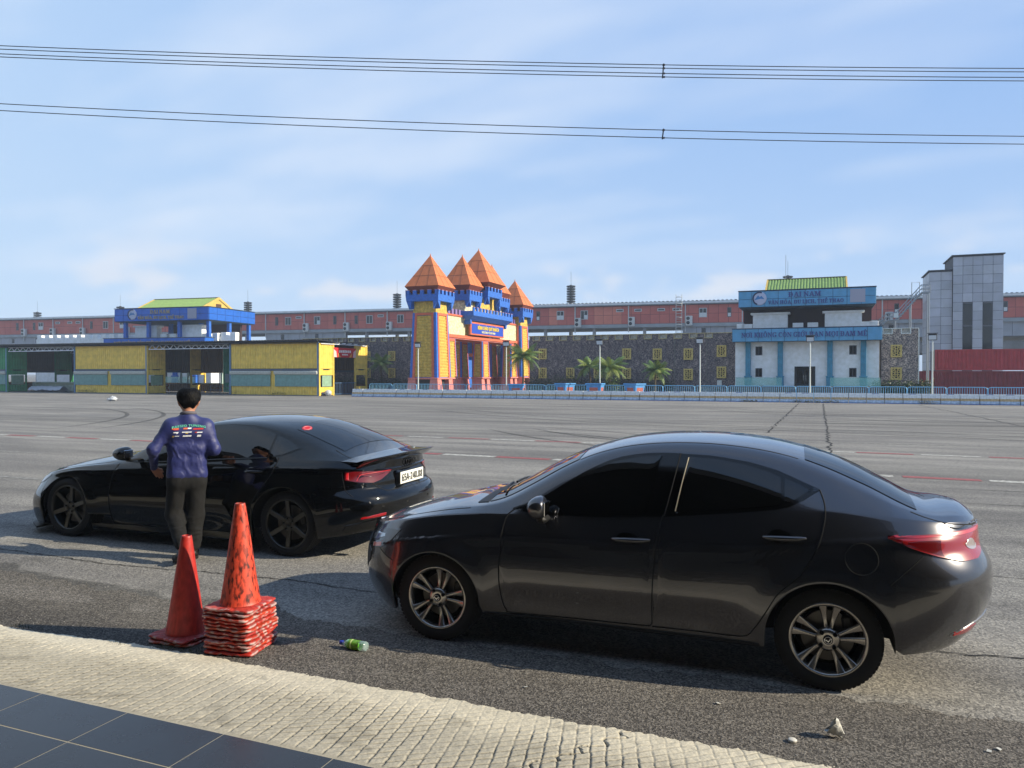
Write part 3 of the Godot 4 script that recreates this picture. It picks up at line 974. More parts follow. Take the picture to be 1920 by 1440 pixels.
func black_liftback(xf: Transform3D) -> void:
	var s := Shape.new({
		"x0": -2.3, "x1": 2.41, "front_corner": 0.7, "rear_corner": 0.6, "bow": 2.4, "sill": 0.14, "tuck": 0.05, "shoulder": 2.0, "crease_out": 0.014, "hollow": 0.014, "flare": 0.016,
		"arches": [Vector3(-1.48, 0.33, 0.365), Vector3(1.48, 0.33, 0.385)],
		"nose": v2([0.08, -2.42, 0.2, -2.45, 0.3, -2.45, 0.45, -2.42, 0.58, -2.35, 0.68, -2.28]),
		"tail": v2([0.2, 2.36, 0.3, 2.44, 0.4, 2.50, 0.5, 2.525, 0.6, 2.515, 0.645, 2.49, 0.68, 2.44, 0.76, 2.425, 0.86, 2.41, 0.98, 2.41]),
		"under": v2([-2.5, 0.10, -1.95, 0.10, -1.85, 0.14, 1.1, 0.155, 1.9, 0.22, 2.2, 0.26, 2.6, 0.32]),
		"edge": v2([-2.3, 0.665, -1.9, 0.705, -1.74, 0.735, -1.37, 0.80, -0.86, 0.845, -0.5, 0.865, 0.0, 0.90, 0.5, 0.935, 1.0, 0.96, 1.5, 0.98, 1.9, 0.985, 2.2, 0.98, 2.41, 0.965]),
		"edge_z": v2([-2.3, 0.76, -1.7, 0.83, -1.2, 0.85, -0.7, 0.85, 0.0, 0.845, 1.0, 0.845, 1.5, 0.85, 2.0, 0.84, 2.41, 0.80]),
		"wmax": v2([-2.35, 0.90, -1.48, 0.955, -0.6, 0.945, 0.5, 0.945, 1.48, 0.97, 2.0, 0.955, 2.41, 0.92]),
		"crown": v2([-2.3, 0.69, -2.0, 0.755, -1.62, 0.85, -1.2, 0.925, -0.9, 0.96, -0.75, 0.99, -0.45, 1.125, -0.2, 1.235, 0.0, 1.30, 0.3, 1.36, 0.65, 1.39, 1.0, 1.385, 1.4, 1.338, 1.7, 1.25, 1.9, 1.165, 2.0, 1.11, 2.1, 1.068, 2.25, 1.03, 2.41, 0.99]),
		"rail": v2([-2.3, 0.68, -1.6, 0.80, -0.9, 0.895, -0.74, 0.92, -0.5, 1.03, -0.3, 1.14, -0.1, 1.222, 0.2, 1.297, 0.6, 1.332, 0.9, 1.325, 1.2, 1.28, 1.5, 1.20, 1.8, 1.10, 2.0, 1.037, 2.2, 1.0, 2.41, 0.972]),
		"rail_z": v2([-2.3, 0.6, -1.0, 0.72, -0.74, 0.76, -0.3, 0.70, 0.2, 0.645, 0.8, 0.62, 1.3, 0.63, 1.7, 0.66, 2.1, 0.72, 2.41, 0.72]),
		"crease": v2([-2.3, 0.60, -1.4, 0.765, -0.6, 0.80, 0.3, 0.845, 1.2, 0.90, 1.9, 0.92, 2.4, 0.90]),
	})
	var coat := paint("black car paint", Color(0.016, 0.018, 0.022), 0.0, 0.3, 0.005)
	var gap := mat("shut line", Color.BLACK)
	var chrome := mat("chrome", Color.WHITE)
	var black := mat("black plastic", Color.BLACK)
	var glass := mat("tinted glass", Color.BLACK)
	var red := mat("lamp red", Color.RED)
	coat.metallic_specular = 0.12
	var deep_red := paint("lamp deep red", Color(0.36, 0.012, 0.03), 0.0, 0.2)
	var car := thing("parked_car", "glossy black low liftback with rear spoiler and dark wheels, beside the man", "car", xf, "parked cars")
	car_base(car, s, coat, 0.333, 0.245, 0.90, 0.333, "dark")
	door_set(car, s, coat, {"dark": true, "doors": [
		{"up": [-0.82, 0.62, -0.79, 0.81, -0.4, 0.845, 0.0, 0.875, 0.345, 0.90], "lo": [-0.82, 0.45, -0.79, 0.24, -0.7, 0.21, 0.32, 0.215, 0.35, 0.7],
		"gap": [0.37, 0.92, 0.352, 0.7, 0.33, 0.35, 0.325, 0.215, 0.3, 0.205, -0.3, 0.2, -0.72, 0.2, -0.79, 0.23, -0.822, 0.45, -0.815, 0.7, -0.77, 0.86],
		"wup": [-0.66, 0.905, -0.5, 1.01, -0.3, 1.115, -0.1, 1.198, 0.15, 1.262, 0.37, 1.292], "wlo": [-0.66, 0.895, -0.5, 0.895, 0.0, 0.93, 0.345, 0.952, 0.37, 1.1], "handle": Vector2(0.16, 0.80), "grip": 0.11},
		{"up": [0.365, 0.7, 0.375, 0.90, 0.8, 0.925, 1.3, 0.955, 1.34, 0.95], "lo": [0.365, 0.215, 0.95, 0.22, 1.04, 0.40, 1.14, 0.60, 1.30, 0.83, 1.34, 0.94],
		"gap": [0.33, 0.205, 0.7, 0.208, 0.95, 0.213, 1.04, 0.40, 1.14, 0.60, 1.30, 0.83, 1.34, 0.96, 1.33, 1.0],
		"wup": [0.41, 1.25, 0.45, 1.298, 0.73, 1.302, 1.08, 1.262, 1.2, 1.225], "wlo": [0.41, 0.958, 0.8, 0.98, 1.2, 1.003], "handle": Vector2(1.08, 0.855), "grip": 0.11}],
		"trims": [
			{"name": "window_frame", "up": [-0.72, 0.905, -0.5, 1.025, -0.3, 1.13, -0.1, 1.212, 0.2, 1.283, 0.6, 1.317, 0.9, 1.308, 1.2, 1.257, 1.4, 1.19, 1.56, 1.105], "lo": [-0.72, 0.885, -0.5, 0.88, 0.0, 0.915, 0.5, 0.948, 1.2, 0.99, 1.4, 1.025, 1.56, 1.09], "off": 0.003},
			{"name": "quarter_window", "up": [1.225, 1.215, 1.4, 1.16, 1.53, 1.095], "lo": [1.225, 1.005, 1.38, 1.03, 1.53, 1.09], "off": 0.006, "m": glass},
			{"name": "headlight", "up": [-2.12, 0.62, -1.95, 0.668, -1.8, 0.69], "lo": [-2.12, 0.56, -1.95, 0.60, -1.8, 0.68], "off": 0.005, "m": mat("lamp housing", Color.BLACK)},
			{"name": "side_skirt", "up": [-1.08, 0.165, 1.08, 0.175], "lo": [-1.08, 0.145, 1.08, 0.15], "off": 0.035, "m": mat("gloss black trim", Color.BLACK)},
		]})
	part("windscreen", s.plate(1, v2([-0.70, 0.69, -0.4, 0.65, 0.02, 0.60]), v2([-0.70, -0.69, -0.4, -0.65, 0.02, -0.60]), 22, 24, 0.004), glass, car)
	var rear := part("rear_window", s.plate(1, v2([1.36, 0.54, 1.7, 0.575, 1.98, 0.60]), v2([1.36, -0.54, 1.7, -0.575, 1.98, -0.60]), 22, 24, 0.004), glass, car)
	var e := ellipse_lines(Vector2(1.425, 0.455), 0.052, 0.06)
	part("round_sticker", s.plate(1, e[0], e[1], 20, 8, 0.006), mat("red sticker", Color(0.75, 0.08, 0.12), 0.5), rear)
	var ring: Array = []
	for j in 33: ring.append(Vector2(1.425 + 0.036 * cos(TAU * j / 32), 0.455 + 0.042 * sin(TAU * j / 32)))
	part("sticker_ring", s.strip(1, ring, 0.008, 0.0075), mat("pale print", Color(0.85, 0.5, 0.5), 0.5), rear)
	for h in [1.0, -1.0]:
		part("bonnet_line", s.strip(1, v2([-2.05, 0.5 * h, -1.8, 0.72 * h, -1.4, 0.79 * h, -0.9, 0.79 * h]), 0.007, 0.0015), gap, car)
		part("boot_line", s.strip(1, v2([1.9, 0.645 * h, 2.1, 0.69 * h, 2.27, 0.66 * h]), 0.007, 0.0015), gap, car)
		part("bumper_line", s.strip(2, v2([0.30, 0.885, 0.32, 0.76, 0.36, 0.64]), 0.006, 0.0012, h), gap, car)
		part("boot_gap", s.strip(2, v2([0.585, 0.765, 0.66, 0.70, 0.72, 0.665, 1.0, 0.665]), 0.008, 0.0012, h, false), gap, car)
		part("window_strip", s.strip(0, v2([-0.7, 0.888, -0.3, 0.893, 0.2, 0.928, 0.8, 0.967, 1.2, 0.99]), 0.012, 0.007, h), mat("gloss black trim", Color.BLACK), car)
		var mp := Vector3(-0.52, 0.995, 1.02 * h)
		var mirror := part("wing_mirror", mirror_mesh(h, mp, Vector3(0.12, 0.075, 0.10)), coat, car)
		part("mirror_foot", MB.new().cbox(Vector3(-0.50, 0.925, 0.91 * h), Vector3(0.09, 0.025, 0.16), 0.01), black, mirror)
		part("mirror_glass", MB.new().cbox(Vector3(-0.459, 0.995, 1.02 * h), Vector3(0.008, 0.085, 0.12), 0.003), chrome, mirror)
		# tail lamp: red outer blade, dark notch, bright inner edges
		var lamp := part("tail_light", s.plate(2, v2([0.33, 0.885, 0.5, 0.878, 0.8, 0.868]), v2([0.33, 0.80, 0.45, 0.775, 0.6, 0.757, 0.68, 0.78, 0.8, 0.86]), 26, 8, 0.008, h), deep_red, car)
		part("lamp_notch", s.plate(2, v2([0.45, 0.845, 0.6, 0.84, 0.72, 0.845]), v2([0.45, 0.80, 0.5, 0.823, 0.6, 0.82, 0.72, 0.842]), 12, 4, 0.0095, h), mat("gloss black trim", Color.BLACK), lamp)
		part("lamp_blade", s.plate(2, v2([0.345, 0.878, 0.375, 0.878]), v2([0.345, 0.808, 0.375, 0.80]), 4, 4, 0.0105, h), paint("lamp bright red", Color.RED, 0, 0), lamp)
		part("lamp_edge", s.strip(2, v2([0.44, 0.785, 0.47, 0.835, 0.52, 0.85, 0.78, 0.862]), 0.008, 0.0105, h), paint("lamp bright red", Color.RED, 0, 0), lamp)
		part("reflector", s.plate(2, v2([0.42, 0.425, 0.6, 0.452, 0.66, 0.455]), v2([0.42, 0.415, 0.55, 0.42, 0.66, 0.43]), 12, 3, 0.006, h), red, car)
		part("parking_sensor", s.plate(2, ellipse_lines(Vector2(0.62, 0.525), 0.012, 0.012)[0], ellipse_lines(Vector2(0.62, 0.525), 0.012, 0.012)[1], 10, 3, 0.002, h), gap, car)
		part("parking_sensor", s.plate(2, ellipse_lines(Vector2(0.88, 0.525), 0.012, 0.012)[0], ellipse_lines(Vector2(0.88, 0.525), 0.012, 0.012)[1], 10, 3, 0.002, h), gap, car)
		part("diffuser", s.plate(2, v2([0.3, 0.36, 0.62, 0.405, 1.0, 0.405]), v2([0.3, 0.30, 0.62, 0.315, 1.0, 0.33]), 20, 5, 0.006, h), mat("gloss black trim", Color.BLACK), car)
		part("diffuser_strip", s.strip(2, v2([0.62, 0.402, 0.8, 0.404, 1.0, 0.404]), 0.018, 0.012, h), chrome, car)
		part("exhaust_tip", MB.new().lathe([Vector2(0.05, 0.0), Vector2(0.05, 0.12), Vector2(0.042, 0.12), Vector2(0.04, 0.0)], 20, Transform3D(Basis(Vector3.BACK, -PI / 2), Vector3(2.36, 0.29, 0.56 * h))), chrome, car)
		part("splitter", MB.new().prism(PackedVector2Array([Vector2(-2.22, 0.74 * h), Vector2(-1.93, 0.93 * h), Vector2(-1.93, 0.5 * h), Vector2(-2.3, 0.0), Vector2(-2.46, 0.0), Vector2(-2.40, 0.45 * h)]), 0.02, Transform3D(Basis(Vector3(1, 0, 0), Vector3(0, 0, 1), Vector3(0, 1, 0)), Vector3(0, 0.075, 0))), mat("black plastic", Color.BLACK), car)
	# spoiler lip along the boot edge
	var rows := []
	for j in 31:
		var z := lerpf(-0.80, 0.80, j / 30.0)
		var t := z / 0.80
		var xt := 2.455 - 0.13 * pow(absf(t), 2.4)
		var yt := 1.035 - 0.03 * t * t
		var f := clampf((1 - absf(t)) * 12, 0.15, 1)
		rows.append(PackedVector3Array([s.top(xt - 0.27, z) + Vector3(0, -0.002, 0), s.top(xt - 0.2, z) + Vector3(0, 0.012 * f, 0), Vector3(xt - 0.09, lerpf(s.top(xt - 0.09, z).y, yt - 0.004, f), z), Vector3(xt - 0.006, yt, z), Vector3(xt, yt - 0.008, z), Vector3(xt - 0.012, yt - 0.02, z), Vector3(xt - 0.055, yt - 0.055, z), Vector3(xt - 0.1, yt - 0.085, z)]))
	part("spoiler", MB.new().grid(rows, true), coat, car)
	# number plate in its recess
	var px: float = s.cv("tail", 0.76)
	part("plate_recess", MB.new().cbox(Vector3(px - 0.02, 0.765, 0), Vector3(0.05, 0.17, 0.62), 0.02), mat("gloss black trim", Color.BLACK), car)
	var face := Transform3D(Basis(Vector3.UP, PI / 2), Vector3(px + 0.018, 0.765, 0))
	var plate := part("number_plate", MB.new().cbox(Vector3.ZERO, Vector3(0.54, 0.125, 0.008), 0.003), mat("plate white", Color(0.86, 0.86, 0.83), 0.45), car, face)
	part("plate_number", letters("65A-240.88", 0.076, 0.003, true, 0.48), mat("plate black", Color(0.03, 0.03, 0.03), 0.5), plate, Transform3D(Basis(), Vector3(0, 0, 0.004)))
	for j in 4:
		var o := Transform3D(Basis(Vector3.UP, PI / 2) * Basis(Vector3.RIGHT, PI / 2), Vector3(2.428, 0.918, 0.078 - 0.052 * j))
		var t := TorusMesh.new()
		t.inner_radius = 0.026
		t.outer_radius = 0.036
		t.rings = 24
		t.ring_segments = 8
		part("badge_ring", t, mat("badge dark", Color(0.10, 0.10, 0.11), 0.3, 0.8), car, o)
	part("boot_lip", s.plate(2, v2([0.62, 0.885, 1.0, 0.885]), v2([0.62, 0.872, 1.0, 0.872]), 16, 2, 0.012, 1.0), coat, car)
	part("boot_lip", s.plate(2, v2([0.62, 0.885, 1.0, 0.885]), v2([0.62, 0.872, 1.0, 0.872]), 16, 2, 0.012, -1.0), coat, car)
	part("front_grille", s.plate(3, v2([0.5, 0.52, 0.75, 0.60, 1.0, 0.60]), v2([0.5, 0.25, 0.75, 0.22, 1.0, 0.22]), 16, 8, 0.004), black, car)
	part("front_grille", s.plate(3, v2([0.5, 0.52, 0.75, 0.60, 1.0, 0.60]), v2([0.5, 0.25, 0.75, 0.22, 1.0, 0.22]), 16, 8, 0.004, -1), black, car)


# ---------------------------------------------------------------- ground
func soft(seed_: int, freq: float, oct := 4) -> FastNoiseLite:
	var f := FastNoiseLite.new()
	f.seed = seed_
	f.noise_type = FastNoiseLite.TYPE_SIMPLEX_SMOOTH
	f.frequency = freq
	f.fractal_octaves = oct
	return f


func tarmac(key: String, col: Color, tile: float, bump: float, lo: float) -> StandardMaterial3D:
	var m := mat(key, col, 0.88)
	m.metallic_specular = 0.3
	m.albedo_texture = noise_map("grit%.2f" % lo, FastNoiseLite.TYPE_CELLULAR, 0.085, Color(lo, lo, lo), Color(1, 0.99, 0.96), 2, 1024)
	m.heightmap_enabled = true
	m.heightmap_texture = noise_map("grit height", FastNoiseLite.TYPE_CELLULAR, 0.085, Color.BLACK, Color.WHITE, 2, 1024)
	m.heightmap_scale = bump
	m.uv1_scale = Vector3(1 / tile, 1 / tile, 1)
	m.detail_enabled = true
	m.detail_blend_mode = BaseMaterial3D.BLEND_MODE_MUL
	m.detail_uv_layer = BaseMaterial3D.DETAIL_UV_2
	m.detail_albedo = noise_map("streaks", FastNoiseLite.TYPE_SIMPLEX_SMOOTH, 0.011, Color(0.74, 0.74, 0.76), Color.WHITE, 5, 1024)
	m.vertex_color_use_as_albedo = true
	return m


# a level sheet given in yard coordinates, coloured point by point
func sheet(xs: Array, zs: Array, y: float, tint: Callable) -> MB:
	var rows := []
	var cs := []
	var mb := MB.new()
	for z in zs:
		var row := PackedVector3Array()
		var cr := PackedColorArray()
		for x in xs:
			var p := yard * Vector3(x, 0, z)
			row.append(Vector3(p.x, y, p.z))
			var t: float = tint.call(x, z)
			cr.append(Color(t, t, t))
			mb.uv.append(Vector2(x, z))
			mb.uv2.append(Vector2(x * 0.012, z * 0.075))
		rows.append(row)
		cs.append(cr)
	return mb.grid(rows, true, cs)


func steps_between(a: float, b: float, d: float) -> Array:
	var out := []
	var n := ceili((b - a) / d)
	for j in n + 1: out.append(lerpf(a, b, j / float(n)))
	return out


func strip_edge(x: float, f: FastNoiseLite) -> float:
	var z := 48.04 + 0.10 * f.get_noise_1d(x * 2.0) + 0.05 * f.get_noise_1d(x * 9.0 + 40) - 0.22 * exp(-pow((x - 17.1) / 0.35, 2))
	if x < 15.4: z -= 0.12 * smoothstep(15.4, 14.4, x)
	return z


func build_ground() -> void:
	var light := tarmac("light tarmac", Color(0.72, 0.71, 0.69), 1.15, 0.35, 0.55)
	var f := soft(5, 0.35)
	var fine := soft(9, 1.4)
	var wheel := soft(21, 0.12)
	var near := func(x: float, z: float) -> float:
		var t := 1.0 + 0.16 * f.get_noise_2d(x, z) + 0.10 * fine.get_noise_2d(x * 2.2, z * 2.2)
		# damp stain spreading out of the strip on the left
		if x < 17.3:
			var d := z - (47.93 - 0.18 * smoothstep(16.2, 13.8, x) + 0.22 * f.get_noise_2d(x * 2.0, 3.0))
			var wet := smoothstep(-0.03, 0.03, d)
			t = lerpf(t, 0.42, wet * 0.9)
		# oil and rubber under the cars
		t *= 1.0 - 0.25 * smoothstep(0.1, 0.6, fine.get_noise_2d(x * 0.5 + 30, z * 1.3))
		return clampf(t, 0.2, 1.25)
	var far := func(x: float, z: float) -> float:
		var t := 0.92 + 0.2 * wheel.get_noise_2d(x * 0.18, z * 2.0) + 0.10 * f.get_noise_2d(x * 0.15, z * 0.9)
		t *= 1.0 - 0.22 * smoothstep(0.12, 0.5, wheel.get_noise_2d(x * 0.05 + 90, z * 5.0))
		if z < 9: t *= 1.0 + 0.28 * smoothstep(8.0, 4.5, z) * (1 - smoothstep(2.6, 1.2, z))
		return clampf(t, 0.3, 1.4)
	var blend := func(x: float, z: float) -> float:
		return lerpf(far.call(x, z), near.call(x, z), smoothstep(41.0, 44.0, z) * smoothstep(9.0, 11.5, x) * (1 - smoothstep(27.0, 29.0, x)))
	tag(part("ground", sheet(steps_between(8, 30, 0.06), steps_between(40, 48.3, 0.05), 0, blend), light, self), "", "", "", "structure")
	var g := get_node("ground")
	part("ground_far", sheet(steps_between(-90, 120, 0.7), steps_between(-14, 40, 0.3), 0, far), light, g)
	part("ground_left", sheet([-90.0, -30.0, 0.0, 4.0, 8.0], steps_between(40, 48.3, 0.4), 0, far), light, g)
	part("ground_right", sheet([30.0, 34.0, 60.0, 120.0], steps_between(40, 48.3, 0.4), 0, far), light, g)
	part("ground_near", sheet([-90.0, 8.0, 30.0, 120.0], [48.3, 60.0, 90.0], -0.002, func(_x, _z): return 0.8), light, g)
	part("ground_beyond", sheet([-1200.0, -90.0, 120.0, 1200.0], [-1500.0, -500.0, -100.0, -14.0], 0, func(_x, _z): return 0.8), light, g)
	for sx in [[-1200.0, -90.0], [120.0, 1200.0]]:
		part("ground_beyond", sheet(sx, [-14.0, 40.0, 90.0, 300.0], 0, func(_x, _z): return 0.8), light, g)
	part("ground_behind", sheet([-90.0, 120.0], [90.0, 300.0], 0, func(_x, _z): return 0.8), light, g)

	# coarse dark strip along the foot of the ramp
	var dark := tarmac("coarse dark tarmac", Color(0.66, 0.64, 0.615), 0.9, 0.7, 0.38)
	var rows := []
	var cs := []
	var mb := MB.new()
	var nz := 22
	for j in nz + 1:
		var row := PackedVector3Array()
		var cr := PackedColorArray()
		for x in steps_between(8, 30, 0.04):
			var z0 := strip_edge(x, fine) if j == 0 else strip_edge(x, fine)
			var z := lerpf(z0, 49.3, j / float(nz))
			var p := yard * Vector3(x, 0, z)
			row.append(Vector3(p.x, 0.004, p.z))
			var t := 1.0 + 0.22 * f.get_noise_2d(x * 1.3, z * 1.3 + 7) + 0.12 * fine.get_noise_2d(x * 3, z * 3)
			# dry islands in the damp part, paler towards the right
			for o in [[15.2, 48.32, 0.65, 0.17], [16.36, 48.31, 0.16, 0.10]]:
				var e: float = Vector2((x - o[0]) / o[2], (z - o[1]) / o[3]).length() + 0.25 * fine.get_noise_2d(x * 2, z * 2)
				t = lerpf(t, 2.2, 1 - smoothstep(0.75, 1.0, e))
			t *= lerpf(0.82, 1.12, smoothstep(17.0, 20.0, x))
			cr.append(Color(t, t * 0.995, t * 0.98))
			mb.uv.append(Vector2(x, z))
			mb.uv2.append(Vector2(x * 0.012, z * 0.075))
		rows.append(row)
		cs.append(cr)
	tag(part("road_edge_strip", mb.grid(rows, true, cs), dark, self), "", "", "", "structure")

	# cracks in the tarmac, as thin dark sheets
	var crack := mat("crack", Color(0.09, 0.085, 0.08), 0.95)
	for line in [[13.0, 47.34, 13.9, 47.33, 14.86, 47.38, 15.5, 47.32, 16.3, 47.22, 17.0, 47.18, 17.76, 47.24, 18.9, 47.3, 20.0, 47.2], [22.0, 47.0, 22.21, 47.02, 22.4, 46.98, 22.7, 46.93, 23.6, 46.9], [11.5, 46.85, 12.1, 46.6, 12.25, 46.4, 12.4, 46.2], [22.5, 44.63, 23.0, 44.66, 23.8, 44.7]]:
		crack_strip(line, 0.012, 0.05, crack, g)
	for line in [[19.97, 2.0, 19.9, 12.0, 19.73, 27.6], [21.37, 1.84, 21.49, 23.7, 21.54, 33.4, 21.6, 36.0], [26.6, 2.2, 27.2, 10.0, 27.95, 22.0]]:
		crack_strip(line, 0.045, 0.3, crack, g)

	tyre_marks()
	# worn paint lines across the yard
	var white := worn("worn white paint", Color(0.82, 0.81, 0.78), 0.8, 0.5, 1.5)
	var rose := worn("worn red paint", Color(0.62, 0.34, 0.34), 0.8, 0.3, 1.5)
	road_line("road_marking", 37.0, -9.0, 5.5, 1.25, 0.11, white, rose, -0.003)
	road_line("road_marking", 32.85, 8.6, 38.0, 1.35, 0.10, white, rose, 0.01)
	road_line("road_marking", 36.95, 11.9, 40.0, 1.35, 0.13, white, rose, 0.035)
	for q in [[34.4, 9.5, 15.5, 0.05], [31.3, -12.0, -7.0, 0.07], [40.3, 1.5, 4.5, 0.06], [43.4, 6.5, 8.7, 0.06], [28.5, -4.0, 6.0, 0.05], [26.0, 14.0, 30.0, 0.06], [30.2, 18.0, 26.5, 0.06]]:
		var mk := MB.new()
		var yl := 0.004
		mk.quad(yard * Vector3(q[1], yl, q[0] + q[3]), yard * Vector3(q[2], yl, q[0] + q[3] * 1.6), yard * Vector3(q[2], yl, q[0] - q[3] * 0.4), yard * Vector3(q[1], yl, q[0] - q[3]))
		tag(part("road_marking", mk, worn("faint line paint", Color(0.62, 0.61, 0.59), 0.85, 0.5, 1.5), self), "", "", "", "structure")


func tyre_marks() -> void:
	var m := mat("tyre mark", Color(0.10, 0.10, 0.10, 0.34), 0.9)
	m.transparency = BaseMaterial3D.TRANSPARENCY_ALPHA
	var o := Node3D.new()
	o.name = "tyre_marks"
	o.set_meta("kind", "structure")
	add_child(o)
	for q in 26:
		var x := rng.randf_range(-20.0, 34.0)
		var z := rng.randf_range(8.0, 45.0)
		var dir := rng.randf_range(-0.35, 0.35) + (PI if rng.randf() < 0.5 else 0.0)
		var turn := rng.randf_range(-0.05, 0.05)
		var n := rng.randi_range(14, 40)
		for gauge in [0.0, 1.5]:
			if gauge > 0 and rng.randf() < 0.4: continue
			var p := Vector2(x, z)
			var d := dir
			var rows := []
			for j in n:
				var s := Vector2(-sin(d), cos(d))
				var c: Vector2 = p + s * gauge
				var w := 0.09 * minf(1.0, minf(j, n - 1 - j) / 4.0) + 0.004
				rows.append(PackedVector3Array([yard * Vector3(c.x - s.x * w, 0.0025, c.y - s.y * w), yard * Vector3(c.x + s.x * w, 0.0025, c.y + s.y * w)]))
				p += Vector2(cos(d), sin(d)) * 0.6
				d += turn
			part("tyre_mark", MB.new().grid(rows, true), m, o)


func crack_strip(line: Array, w: float, step: float, m: Material, g: Node) -> void:
	var f := soft(31, 3.0 if step < 0.1 else 0.6)
	var pts := v2(line)
	var mid := []
	for j in pts.size() - 1:
		var n := maxi(1, ceili(pts[j].distance_to(pts[j + 1]) / step))
		for s in n: mid.append(pts[j].lerp(pts[j + 1], s / float(n)))
	mid.append(pts[-1])
	var rows := []
	for j in mid.size():
		var d: Vector2 = (mid[mini(j + 1, mid.size() - 1)] - mid[maxi(j - 1, 0)]).normalized()
		var s := Vector2(-d.y, d.x)
		var c: Vector2 = mid[j] + s * f.get_noise_2d(mid[j].x * 3, mid[j].y * 3) * w * 3.0
		var h: float = w * (0.35 + 0.8 * absf(f.get_noise_2d(mid[j].x * 5 + 50, mid[j].y * 5)))
		rows.append(PackedVector3Array([yard * Vector3(c.x - s.x * h, 0.006, c.y - s.y * h), yard * Vector3(c.x + s.x * h, 0.006, c.y + s.y * h)]))
	var a: Vector3 = rows[0][0]
	var flip: bool = (rows[1][1] - a).cross(rows[1][0] - rows[0][1]).y > 0
	part("crack", MB.new().grid(rows, flip), m, g)


func road_line(called: String, z: float, x0: float, x1: float, dash: float, w: float, a: Material, b: Material, lean: float) -> void:
	var o := Node3D.new()
	o.name = numbered(called)
	o.set_meta("kind", "structure")
	add_child(o)
	var x := x0
	var k := 0
	while x < x1:
		var mb := MB.new()
		var za := z + lean * (x - x0)
		var zb := z + lean * (x + dash - x0)
		var xe := x + dash * rng.randf_range(0.86, 0.98)
		mb.quad(yard * Vector3(x, 0.005, za + w), yard * Vector3(xe, 0.005, zb + w), yard * Vector3(xe, 0.005, zb - w), yard * Vector3(x, 0.005, za - w))
		part("dash", mb, a if k % 2 else b, o)
		x += dash
		k += 1


